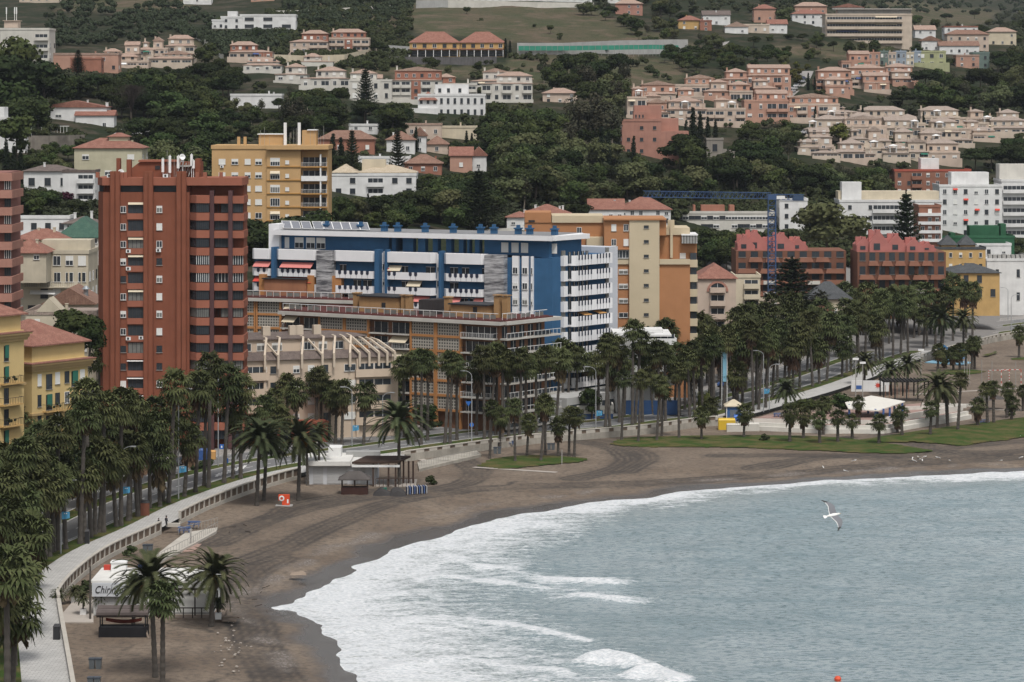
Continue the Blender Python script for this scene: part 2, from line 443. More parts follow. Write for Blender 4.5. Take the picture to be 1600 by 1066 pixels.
# ------------------------------------------------------------------ sea
WAVES = [  # crest lines (photo px), height, foam width
 ([(455,948),(560,935),(660,925)], .15, 3.0), ([(700,868),(745,882),(800,893),(860,903),(950,908)], .4, 3.2),
 ([(770,930),(830,918),(880,928),(965,935)], .55, 3.4), ([(934,1034),(955,1028),(988,1038)], 1.1, 2.0),
 ([(1005,1054),(1028,1050),(1056,1062)], 1.0, 1.9), ([(560,985),(700,965),(840,985),(930,1000)], .25, 1.6),
 ([(600,1045),(700,1030),(800,1040),(880,1052)], .3, 2.0), ([(640,905),(720,900),(800,915)], .25, 2.0),
 ([(1215,835),(1290,855),(1400,888),(1450,900)], .18, .25), ([(1230,935),(1290,945),(1360,962)], .18, 0),
 ([(1020,960),(1120,990),(1200,1015)], .2, 0), ([(1060,840),(1200,870),(1300,905)], .15, 0)]
def sea_mat():
 m, nt, b = _nodes('sea_water')
 v = coords(nt, world=True)
 vs = coords(nt, (.5, 1.0, 1), world=True)
 n1 = noise_fac(nt, .035, 4, v); n2 = noise_fac(nt, 1.5, 6, vs, .75); n3 = noise_fac(nt, 5.5, 4, vs, .6)
 deep = mixc(nt, ramp(nt, n1, [(.35,0),(.65,1)]), (.335,.415,.445), (.425,.495,.525))
 deep = mixc(nt, ramp(nt, n2, [(.50,0),(.565,.7)]), deep, (.10,.185,.215))  # shading of the ripples painted dark into the water colour
 deep = mixc(nt, ramp(nt, noise_fac(nt, .22, 5, coords(nt, (.45, 1.3, 1), world=True), .65), [(.5,0),(.62,.5)]), deep, (.19,.28,.315))
 deep = mixc(nt, attr(nt, 'shallow'), deep, (.36,.385,.375))
 foam = attr(nt, 'foam')
 f1 = noise_fac(nt, .7, 8, coords(nt, (.5, 1.0, 1), world=True), .78)
 f2 = noise_fac(nt, 3.4, 5, coords(nt, (.5, 1.0, 1), world=True), .7)
 ff = math_(nt, 'SUBTRACT', math_(nt, 'ADD', math_(nt, 'MULTIPLY', f1, 1.5), math_(nt, 'MULTIPLY', f2, .9)), .7)
 mask = math_(nt, 'MULTIPLY', math_(nt, 'SUBTRACT', math_(nt, 'ADD', foam, ff), .98), 3.6, clamp=True)
 c = mixc(nt, mask, deep, mixc(nt, ramp(nt, f2, [(.38,0),(.6,1)]), (.60,.64,.67), (.90,.91,.92)))
 nt.links.new(c, b.inputs['Base Color'])
 nt.links.new(math_(nt, 'ADD', .20, math_(nt, 'MULTIPLY', mask, .7)), b.inputs['Roughness'])
 b.inputs['IOR'].default_value = 1.33
 bp = nt.nodes.new('ShaderNodeBump'); bp.inputs['Strength'].default_value = 1.0; bp.inputs['Distance'].default_value = .55
 h = math_(nt, 'ADD', n2, math_(nt, 'MULTIPLY', n3, .35))
 nt.links.new(h, bp.inputs['Height']); nt.links.new(bp.outputs[0], b.inputs['Normal'])
 return m
def make_sea():
 xs = np.concatenate([np.arange(-60, 118, .5), np.arange(118, 260, 4.0), np.arange(260, 2200, 60.0)])
 ys = np.concatenate([np.arange(-400, 270, 30.0), np.arange(270, 300, 3.0), np.arange(300, 505, .5), np.arange(505, 700, 6.0)])
 X, Y = np.meshgrid(xs, ys)
 d = dist_poly(X, Y, SHORES); s = inside(X, Y, SEAPOLY); d = np.where(s, d, -d)
 Z = -2.0+.10*np.sin((d+fbm(X,Y,30,1)*7)*.55)*np.clip(d/12, 0, 1)+fbm(X, Y, 7, 2)*.13*np.clip(d/6, 0, 1)
 u = np.clip((Y-330)/130, 0, 1)                       # 0 near, 1 far along the bay
 width = 20*(1-u)**.9+6.5
 foam = np.clip(.86-.34*(d+fbm(X,Y,10,3)*8)/width, 0, 1)*np.clip(2.2-d/width, 0, 1)
 foam = np.where(d < 3.0+2.5*fbm(X,Y,8,4), .78, foam)
 near = np.clip(1-(Y-300)/150, 0, 1)*np.clip(1-(d-18)/34, 0, 1)
 foam = np.maximum(foam, near*(.36+.55*fbm(X, Y, 12, 6)))
 swash = np.clip(np.sin((d+fbm(X,Y,18,9)*6)*.62)-.2, 0, 1)*np.clip(1-d/(width*2.1), 0, 1)
 foam = np.maximum(foam, swash*.66)
 for pl, h, fw in WAVES:
  L = smooth_poly([G(p[0], p[1], -1.9) for p in pl], 5)
  dd = dist_poly(X+fbm(X,Y,9,14)*2, Y+fbm(X,Y,5,12)*1.6, L); k_ = np.clip(.8+1.5*fbm(X,Y,9,77), .15, 1.1)
  Z = Z+h*k_*np.exp(-(dd/1.7)**2)
  if fw > .3: foam = np.maximum(foam, np.clip(1.0-dd/fw*.42, 0, 1)*np.clip(k_+.45, 0, 1)*(1.25 if h > .6 else .88))
 sh = np.clip(1-d/22, 0, 1)*.75+.3*near
 k0 = (d > -5)
 k = k0[:-1,:-1] & k0[:-1,1:] & k0[1:,1:] & k0[1:,:-1]
 return grid_object('sea', X, Y, Z, k, sea_mat(), {'foam': foam, 'shallow': np.clip(sh, 0, 1)})
make_sea()
# ------------------------------------------------------------------ promenade, grass strips, roads
def ribbon(name, line, o0, o1, z, mat, kind='structure', thick=None, i0=0, i1=None, attrs=None):
 a = offset(line, o0)[i0:i1]; b = offset(line, o1)[i0:i1]
 mb = MB()
 n = len(a)
 vs = [(p.x,p.y,z) for p in a]+[(p.x,p.y,z) for p in b]
 fs = [(i, i+1, n+i+1, n+i) for i in range(n-1)]
 mb.add(vs, fs)
 if thick:
  vs = [(p.x,p.y,z) for p in a]+[(p.x,p.y,z-thick) for p in a]; mb.add(vs, [(i, n+i, n+i+1, i+1) for i in range(n-1)])
  vs = [(p.x,p.y,z) for p in b]+[(p.x,p.y,z-thick) for p in b]; mb.add(vs, [(i, i+1, n+i+1, n+i) for i in range(n-1)])
 o = mb.build(name, mat)
 if kind: o['kind'] = kind
 return o
def pave_mat(name, c1, c2, sx=.6):
 m, nt, b = _nodes(name)
 v = coords(nt, world=True)
 br = nt.nodes.new('ShaderNodeTexBrick'); br.inputs['Scale'].default_value = sx
 br.inputs['Color1'].default_value = (*c1, 1); br.inputs['Color2'].default_value = (*c2, 1); br.inputs['Mortar'].default_value = (*sc(c1,.55), 1)
 br.inputs['Mortar Size'].default_value = .03
 nt.links.new(v, br.inputs['Vector'])
 f = noise_fac(nt, .5, 5, v)
 c = mixc(nt, ramp(nt, f, [(.4,0),(.7,.5)]), br.outputs['Color'], sc(c1, .6))
 nt.links.new(c, b.inputs['Base Color']); b.inputs['Roughness'].default_value = .85
 return m
def asphalt_mat():
 m, nt, b = _nodes('asphalt')
 v = coords(nt, world=True)
 f = noise_fac(nt, .25, 5, v); f2 = noise_fac(nt, 3, 4, v)
 c = mixc(nt, f, (.125,.127,.13), (.185,.186,.187)); c = mixc(nt, math_(nt,'MULTIPLY',f2,.3), c, (.06,.06,.06))
 nt.links.new(c, b.inputs['Base Color']); b.inputs['Roughness'].default_value = .8
 return m
def grass_mat():
 m, nt, b = _nodes('lawn_grass')
 v = coords(nt, world=True)
 f = noise_fac(nt, .3, 5, v); f2 = noise_fac(nt, 4, 4, v)
 c = mixc(nt, ramp(nt, f, [(.4,0),(.65,1)]), (.04,.072,.016), (.115,.095,.04))
 c = mixc(nt, ramp(nt, f2, [(.45,0),(.7,.6)]), c, (.03,.05,.012))
 nt.links.new(c, b.inputs['Base Color']); b.inputs['Roughness'].default_value = .95; b.inputs['Specular IOR Level'].default_value = .1
 bp = nt.nodes.new('ShaderNodeBump'); bp.inputs['Distance'].default_value = .1
 nt.links.new(f2, bp.inputs['Height']); nt.links.new(bp.outputs[0], b.inputs['Normal'])
 return m
M_PROM = pave_mat('promenade_paving', (.52,.51,.49), (.41,.405,.39), .55)
M_PAVE = pave_mat('pavement_slabs', (.33,.31,.29), (.27,.255,.24), .7)
M_ASPH = asphalt_mat(); M_GRASS = grass_mat(); M_KERB = plaster('kerb_stone', (.42,.41,.39)); M_LINE = flat('road_paint', (.62,.62,.6), .7)
ribbon('promenade', WALLS, -.1, 5.2, .004, M_PROM)
ribbon('grass_strip', WALLS, 5.2, 8.2, .012, M_GRASS)
ribbon('kerb', WALLS, 8.2, 8.5, .05, M_KERB, thick=.12)
ribbon('road', WALLS, 8.5, 15.0, -.03, M_ASPH)
ribbon('kerb', WALLS, 15.0, 15.3, .05, M_KERB, thick=.12)
ribbon('grass_strip', WALLS, 15.3, 18.0, .012, M_GRASS)
ribbon('kerb', WALLS, 18.0, 18.3, .05, M_KERB, thick=.12)
ribbon('road', WALLS, 18.3, 25.0, -.03, M_ASPH)
ribbon('kerb', WALLS, 25.0, 25.3, .08, M_KERB, thick=.15)
ribbon('pavement', WALLS, 25.3, 31.0, .06, M_PAVE)
def dashes(off, w=.14, on=2.0, gap=3.0, name='lane_marking'):
 L = offset(WALLS, off); mb = MB(); acc = 0
 for a, b in zip(L, L[1:]):
  d = (b-a); n = d.length
  if n < 1e-3: continue
  t = d/n; s = 0.0
  while s < n:
   ph = (acc+s) % (on+gap)
   if ph < on:
    e = min(n, s+on-ph); p = a+t*s; q = a+t*e; nn = Vector((-t.y,t.x,0))*w
    mb.quad((p.x-nn.x,p.y-nn.y,-.026),(q.x-nn.x,q.y-nn.y,-.026),(q.x+nn.x,q.y+nn.y,-.026),(p.x+nn.x,p.y+nn.y,-.026)); s = e+1e-3
   else: s += (on+gap)-ph+1e-3
  acc += n
 o = mb.build(name, M_LINE); o['kind'] = 'structure'
for off in (11.7, 21.6): dashes(off, .09)
for off in (8.95, 24.5): dashes(off, .06, 30, 0.01)
# ------------------------------------------------------------------ plants
L_PINE = leafy('pine_foliage', (.017,.027,.011), (.033,.046,.017), (.055,.068,.025))
L_BROAD = leafy('broadleaf_foliage', (.023,.037,.013), (.046,.062,.021), (.08,.095,.035))
L_EUC = leafy('eucalyptus_foliage', (.036,.042,.026), (.062,.060,.038), (.09,.08,.05))
L_CYP = leafy('cypress_foliage', (.013,.021,.012), (.022,.032,.017), (.032,.042,.022), obj_var=.2)
L_ARAU = leafy('araucaria_foliage', (.018,.028,.014), (.032,.042,.02), (.05,.058,.028), obj_var=.2)
L_SHRUB = leafy('shrub_foliage', (.030,.042,.018), (.055,.066,.030), (.085,.085,.045))
L_BARE = leafy('bare_twigs', (.05,.042,.036), (.075,.062,.052), (.09,.08,.07), obj_var=.2)
L_YEL = leafy('yellowish_foliage', (.075,.085,.022), (.12,.12,.035), (.16,.15,.05), obj_var=.2)
L_OLIVE = leafy('pale_olive_foliage', (.055,.066,.028), (.085,.095,.045), (.11,.12,.06), obj_var=.15)
L_PURP = leafy('bougainvillea_bloom', (.05,.015,.028), (.09,.02,.045), (.03,.035,.015), obj_var=.2)
L_FAN = leafy('fan_palm_foliage', (.030,.039,.015), (.060,.070,.029), (.115,.11,.055), obj_var=.3)
L_DATE = leafy('date_palm_foliage', (.036,.046,.022), (.066,.074,.036), (.10,.10,.055), obj_var=.18)
L_DEAD = leafy('dead_fronds', (.085,.06,.035), (.14,.10,.06), (.2,.15,.09), obj_var=.3)
L_FRUIT = leafy('fruit_stalks', (.20,.10,.025), (.30,.16,.04), obj_var=.1)
BARK = plaster('tree_bark', (.10,.085,.068), .3); BARKP = plaster('palm_bark', (.11,.098,.086), .5, .5); BARKL = plaster('pale_bark', (.24,.21,.17), .25)
def rv(r):
 while True:
  v = Vector((r.uniform(-1,1), r.uniform(-1,1), r.uniform(-1,1)))
  if .05 < v.length < 1: return v.normalized()
def leafquad(mb, p, nrm, s, r, asp=1.0):
 u = nrm.cross(rv(r)).normalized(); w = nrm.cross(u)
 a = s*(.7+.6*r.random()); b = a*asp
 mb.quad(p-u*a-w*b*.3, p-w*b, p+u*a+w*b*.2, p+w*b)
def blob_core(mb, c, rx, rz, r, n=7):
 """rough inner mass of a leaf clump"""
 seed = r.random()*50
 rows = 4; vs = []
 for i in range(rows+1):
  ph = math.pi*i/rows
  for j in range(n):
   t = 2*math.pi*j/n
   d = Vector((math.sin(ph)*math.cos(t), math.sin(ph)*math.sin(t), math.cos(ph)))
   k = .78+.3*mnoise.noise(d*1.7+Vector((seed,0,0)))
   vs.append(c+Vector((d.x*rx*k, d.y*rx*k, d.z*rz*k)))
 fs = []
 for i in range(rows):
  for j in range(n):
   k = (j+1) % n; fs.append((i*n+j, (i+1)*n+j, (i+1)*n+k, i*n+k))
 mb.add(vs, fs)
def crown_mesh(name, lobes, leaf, mat, seed, per=70, core=True, asp=1.0, fuzz=.25):
 """lobes = [(centre, rx, rz)] ; leaf clumps on and in every lobe"""
 r = random.Random(seed); mb = MB()
 for c, rx, rz in lobes:
  c = Vector(c)
  if core: blob_core(mb, c, rx*.86, rz*.86, r)
  for _ in range(int(per*max(.35, (rx/1.5)**1.3))):
   d = rv(r)
   if d.z < -.35 and r.random() < .6: d.z = -d.z
   k = .86+fuzz*r.random()
   p = c+Vector((d.x*rx*k, d.y*rx*k, d.z*rz*k))
   nrm = (d+rv(r)*.7).normalized()
   leafquad(mb, p, nrm, leaf, r, asp)
 return mb.mesh(name, mat)
def lobes_round(r, R_, H_, n, z0, sq=.8):
 """clumps spread through an ellipsoid of radius R_, height H_, bottom z0"""
 out = []
 for i in range(n):
  d = rv(r); k = r.random()**.5*.72
  c = Vector((d.x*R_*k, d.y*R_*k, z0+H_/2+d.z*H_/2*k))
  q = R_*(.30+.18*r.random())
  out.append((c, q, q*sq))
 return out
def trunk_mesh(name, h, r0, r1, mat, branches=(), seed=0, lean=0):
 r = random.Random(seed); mb = MB()
 pts = [(lean*t*t*h+.05*h*math.sin(t*5+seed)*.3, .03*h*math.sin(t*4+seed), h*t-(.6 if t == 0 else 0)) for t in (0,.25,.5,.75,1)]
 mb.tube(pts, [r0,r0*.85,r0*.75,(r0+r1)/2,r1], n=7)
 for (c, rx, rz) in branches:
  k = r.uniform(.55, .95); i = min(3, int(k*4))
  s = Vector(pts[i]).lerp(Vector(pts[i+1]), k*4-i)
  mb.bar(s, Vector(c)+Vector((0,0,-rz*.2)), r0*.35, n=5, r2=r0*.1)
 return mb.mesh(name, mat)
KIND = {}
def make_kinds():
 r = random.Random(3)
 def add(kind, cr, tr): KIND.setdefault(kind, []).append((cr, tr))
 for i in range(6):   # stone pine: broad domed crown, 10 m tall
  lb = []
  for k in range(15):
   a = r.random()*6.28; q = r.random()**.5*3.3; z = 7.6-(q/3.3)**2*1.6+r.uniform(-1.5,.4)
   lb.append(((q*math.cos(a), q*math.sin(a), z), 1.5+.6*r.random(), 1.05))
  add('pine_tree', crown_mesh('crown', lb, .26, L_PINE, 10+i, 95), trunk_mesh('trunk', 7.2, .28, .15, BARK, lb[:7], i, .03))
 for i in range(6):   # broadleaf evergreen
  lb = lobes_round(r, 4.2, 8.2, 15, 1.3)
  add('broadleaf_tree', crown_mesh('crown', lb, .28, L_BROAD, 20+i, 90), trunk_mesh('trunk', 5.5, .28, .14, BARK, lb[:6], i))
 for i in range(4):   # eucalyptus: tall, loose
  lb = lobes_round(r, 4.2, 13, 20, 3.5)
  lb = [(c, q*.72, q*.8) for c, q, z in lb]
  add('eucalyptus_tree', crown_mesh('crown', lb, .26, L_EUC, 30+i, 110, core=False, fuzz=.5), trunk_mesh('trunk', 13, .38, .1, BARKL, lb, i, .02))
 for i in range(3):   # Italian cypress
  lb = [((r.uniform(-.12,.12), r.uniform(-.12,.12), .9+k*.85), .95*math.sin(min(1,(k+2)/5)*1.57)*(1-.75*max(0,(k-5)/7)**1.3), .8) for k in range(12)]
  add('cypress_tree', crown_mesh('crown', lb, .17, L_CYP, 40+i, 160), trunk_mesh('trunk', 2, .16, .12, BARK, (), i))
 for i in range(3):   # Norfolk pine: whorls of level branches
  mb = MB(); rr = random.Random(50+i); H_ = 17.0; z = 2.2
  while z < H_-.3:
   t = 1-(z-2.2)/(H_-2.2); L = .5+4.6*t**.8; n = 9
   for k in range(n):
    a = 6.283*(k+rr.random()*.5)/n; dx, dy = math.cos(a), math.sin(a); l = L*(.8+.3*rr.random())
    for s in range(int(5+l*4)):
     f = (s+.5)/(5+l*4); p = Vector((dx*l*f, dy*l*f, z+.35*l*f*f-.15))
     for q in range(3):
      leafquad(mb, p+rv(rr)*.2, (Vector((0,0,1))+rv(rr)*.6).normalized(), .30*(1.2-.5*f), rr, .6)
   z += .62+.5*t
  for q in range(20): leafquad(mb, Vector((0,0,H_-rr.random()*1.2)), rv(rr), .18, rr)
  add('araucaria_tree', mb.mesh('crown', L_ARAU), trunk_mesh('trunk', H_, .32, .05, BARK, (), 0))
 for i in range(5):   # shrub
  lb = lobes_round(r, 1.5, 2.1, 6, -.1, .8)
  add('shrub', crown_mesh('foliage', lb, .2, L_SHRUB, 60+i, 90), trunk_mesh('stem', .7, .09, .06, BARK, (), i))
 for i in range(2):   # leafless winter tree
  mb = MB(); rr = random.Random(80+i)
  def br(p, d, l, w, dep):
   q = p+d*l; mb.bar(p, q, w, n=3, r2=w*.6)
   if dep == 0: return
   for _ in range(4 if dep > 1 else 5): br(q if rr.random() < .6 else p+d*l*.7, (d+rv(rr)*.62+Vector((0,0,.12))).normalized(), l*.72, w*.55, dep-1)
  for _ in range(5): br(Vector((0,0,3)), (Vector((0,0,1))+rv(rr)*.55).normalized(), 2.3, .12, 4)
  add('bare_tree', mb.mesh('crown', L_BARE), trunk_mesh('trunk', 3.1, .25, .18, BARK, (), i))
 for i in range(2):
  lb = lobes_round(r, 2.4, 4.6, 10, .9)
  add('yellow_tree', crown_mesh('crown', lb, .24, L_YEL, 90+i, 80), trunk_mesh('trunk', 3, .16, .1, BARK, lb[:4], i))
 for i in range(2):
  lb = lobes_round(r, 4.4, 8.6, 18, 1.0)
  add('pale_tree', crown_mesh('crown', lb, .28, L_OLIVE, 97+i, 90), trunk_mesh('trunk', 5, .28, .14, BARK, lb[:6], i))
 lb = lobes_round(r, 1.5, 2.1, 7, -.1, .8)
 add('flowering_shrub', crown_mesh('foliage', lb, .2, L_PURP, 95, 80), trunk_mesh('stem', .7, .08, .06, BARK, (), i))
 for i in range(6):
  rr = random.Random(100+i); mb = MB()
  def fan(base, d, stalk, rad, up):
   """one pleated fan leaf on its stalk"""
   tip = base+d*stalk; mb.bar(base, tip, .035, n=3, r2=.02)
   side = d.cross(Vector((0,0,1)));
   if side.length < .1: side = Vector((1,0,0))
   side.normalize(); nr = side.cross(d).normalized(); n = 9
   ax = (d+nr*(-.35)*up).normalized()
   prev = None
   for k in range(n):
    a = (k/(n-1)-.5)*3.7
    e = ax*math.cos(a)+side*math.sin(a)
    droop = Vector((0,0,-1))*(.22+.25*abs(math.sin(a)))*rad
    e1 = tip+e*rad*.62+nr*(.05 if k % 2 else -.05); e2 = tip+e*rad*(.98+.12*rr.random())+droop
    w = side*math.cos(a)-ax*math.sin(a)
    mb.add([tip, e1+w*rad*.13, e2+w*rad*.02, e1-w*rad*.13], [(0,1,2,3)])
  for k in range(36):
   a = k*2.39996+rr.random()*.5; el = -.75+2.15*((k+.5)/36)**.9+rr.uniform(-.15,.15)
   d = Vector((math.cos(a)*math.cos(el), math.sin(a)*math.cos(el), math.sin(el))).normalized()
   fan(Vector((0,0,0)), d, 1.0+.5*rr.random(), .95+.25*rr.random(), 1)
  sk = MB()
  for k in range(60):
   a = rr.random()*6.283; z = -.2-1.7*rr.random(); q = .28+.45*rr.random()*(1-.25*abs(z)); c = Vector((math.cos(a)*.2, math.sin(a)*.2, z+.3))
   e = Vector((math.cos(a)*(q+.35), math.sin(a)*(q+.35), z-.75)); w = Vector((-math.sin(a), math.cos(a), 0))*.2
   sk.add([c, e+w, e+Vector((0,0,-.3)), e-w], [(0,1,2,3)])
  tm = MB(); prof = []
  for k in range(26):
   t = k/25; prof.append((.29-.09*t+(.045 if k % 2 else 0)+.12*max(0, t-.8)*5*.3+.1*max(0,.08-t)*8, t))
  tm.lathe(prof, n=8)
  KIND.setdefault('fan_palm', []).append((mb.mesh('crown', L_FAN), tm.mesh('trunk', BARKP), sk.mesh('dead_skirt', L_DEAD)))
 for i in range(4):
  rr = random.Random(200+i); mb = MB()
  for k in range(62):
   a = k*2.39996+rr.random()*.3; el = -.55+1.95*((k+.5)/62)**.85
   L = 3.6+.7*rr.random()-.9*max(0, el-.9); o = Vector((math.cos(a), math.sin(a), 0)); n = 15
   p = Vector((0,0,0)); e = el; pts = [p.copy()]
   for s in range(n):
    e -= (1.5 if el > .3 else 1.0)/n*(.45+s/n)
    p = p+(o*math.cos(e)+Vector((0,0,1))*math.sin(e))*L/n; pts.append(p.copy())
   for s in range(n):
    mb.bar(pts[s], pts[s+1], .035*(1-s/n*.7), n=3)
    if s < 2: continue
    d = (pts[s+1]-pts[s]).normalized(); w = d.cross(Vector((0,0,1)))
    if w.length < .1: w = Vector((-o.y,o.x,0))
    w.normalize(); nr = w.cross(d).normalized(); l = .62*math.sin(min(1,(s+1)/5)*1.57)*(1-.55*(s/n)**3)
    for h in (0,.5):
     q = pts[s].lerp(pts[s+1], h)
     for sg in (-1, 1):
      t = q+w*sg*l*.8+d*l*.65+nr*.22*l-Vector((0,0,.1*l))
      mb.tri(q+d*.085, q-d*.085, t)
  fr = MB()
  for k in range(14):
   a = rr.random()*6.283; o = Vector((math.cos(a), math.sin(a), 0))
   for q in range(7):
    e = o*(.5+.55*rr.random())+Vector((0,0,-.15-.75*rr.random()))+rv(rr)*.12
    fr.bar(o*.2, e, .022, n=3)
  dd = MB()
  for k in range(26):
   a = rr.random()*6.283; o = Vector((math.cos(a), math.sin(a), 0)); w = Vector((-o.y,o.x,0))*.14
   e = o*(.7+.6*rr.random())+Vector((0,0,-1.1-.9*rr.random())); dd.add([o*.15, e*.5+o*.2+w, e, e*.5+o*.2-w], [(0,1,2,3)])
  KIND.setdefault('date_palm', []).append((mb.mesh('crown', L_DATE), KIND['fan_palm'][0][1], dd.mesh('dead_skirt', L_DEAD), fr.mesh('fruit_stalks', L_FRUIT)))
make_kinds()
prnd = random.Random(99)
def tree(kind, loc, h, label, group=None, wide=1.0, cat=None, name=None, var=None):
 """h = total height in metres"""
 H0 = {'pine_tree':9.4,'broadleaf_tree':9.6,'eucalyptus_tree':17.0,'cypress_tree':11.2,'araucaria_tree':17.0,'shrub':2.2,'bare_tree':10.0,'pale_tree':9.8,'yellow_tree':5.6,'flowering_shrub':2.2}[kind]
 t = empty(name or kind, loc, prnd.random()*6.28, label, cat or ('shrub' if 'shrub' in kind else 'tree'), group)
 L = KIND[kind]; cr, tr = L[(var if var is not None else prnd.randrange(len(L))) % len(L)]
 s = h/H0; sw = s*wide
 inst('foliage' if 'shrub' in kind else 'crown', cr, t, scale=(sw, sw, s))
 inst('stem' if 'shrub' in kind else 'trunk', tr, t, scale=(s, s, s))
 return t
def palm(loc, h, label, group, kind='fan_palm', size=1.0, lean=None, thick=1.0, fruit=True):
 t = empty(kind, loc, 0, label, 'palm tree', group)
 k = KIND[kind][prnd.randrange(len(KIND[kind]))]
 lx, ly = (prnd.gauss(.01,.035), prnd.gauss(0,.03)) if lean is None else lean
 th = h-(1.4 if kind == 'fan_palm' else 1.2)*size
 tr = inst('trunk', k[1], t, (0,0,-.3), prnd.random()*6, (thick, thick, th+.3)); tr.rotation_euler = (-ly, lx, 0)
 top = (lx*th, ly*th, th)
 c = inst('crown', k[0], t, top, prnd.random()*6.28, (size,size,size*(1.08 if kind == 'fan_palm' else 1))); c.rotation_euler = (prnd.gauss(0,.12), prnd.gauss(0,.12), prnd.random()*6.28)
 if kind == 'fan_palm':
  if prnd.random() < .8: inst('dead_skirt', k[2], t, top, prnd.random()*6.28, (size*1.05,size*1.05,size*(.6+.8*prnd.random())))
 else:
  inst('dead_skirt', k[2], t, top, prnd.random()*6.28, (size*.8,)*3)
  if fruit: inst('fruit_stalks', k[3], t, top, 0, (size,)*3)
 return t
# ------------------------------------------------------------------ buildings
FACE = {'F': 0.0, 'L': -math.pi/2, 'R': math.pi/2, 'B': math.pi}
WCACHE = {}
def win_mesh(w, h, kind, deep=False):
 """canonical window: centre bottom at origin, facing -y. frame + sill (+ blind); glass separate when deep"""
 key = (round(w,2), round(h,2), kind, deep)
 if key in WCACHE: return WCACHE[key]
 f = MB(); t = .07
 y0 = -.07
 fr = 0
 f.box(-w/2, w/2, y0, .02, 0, t, 0); f.box(-w/2, w/2, y0, .02, h-t, h, 0)
 f.box(-w/2, -w/2+t, y0, .02, t, h-t, 0); f.box(w/2-t, w/2, y0, .02, t, h-t, 0)
 if w > .9: f.box(-.035, .035, y0+.01, .02, t, h-t, 0)
 if w > 2.2:
  for q in (-w/4, w/4): f.box(q-.035, q+.035, y0+.01, .02, t, h-t, 0)
 f.box(-w/2-.08, w/2+.08, -.16, .02, -.08, -.003, 2)
 g = MB(); g.box(-w/2+t, w/2-t, -.03, .02, t, h-t, 0)
 bl = {1: 1.0, 2: .5, 4: .3}.get(kind)
 if bl: f.box(-w/2+t, w/2-t, y0+.015, -.033, h-t-(h-2*t)*bl+.0, h-t, 1)
 fm = {5: darkm, 3: darkm}.get(kind, whitep)
 if deep:
  r = (f.mesh('window', [fm, blindc if kind == 6 else blindw, conc]), g.mesh('pane', glass2 if kind == 4 else glass))
 else:
  for (vs) in [g]:
   b = len(f.v); f.v += vs.v
   for q in vs.f: f.f.append(tuple(b+i for i in q)); f.m.append(3)
  r = (f.mesh('window', [fm, blindw, conc, glass]), None)
 WCACHE[key] = r; return r
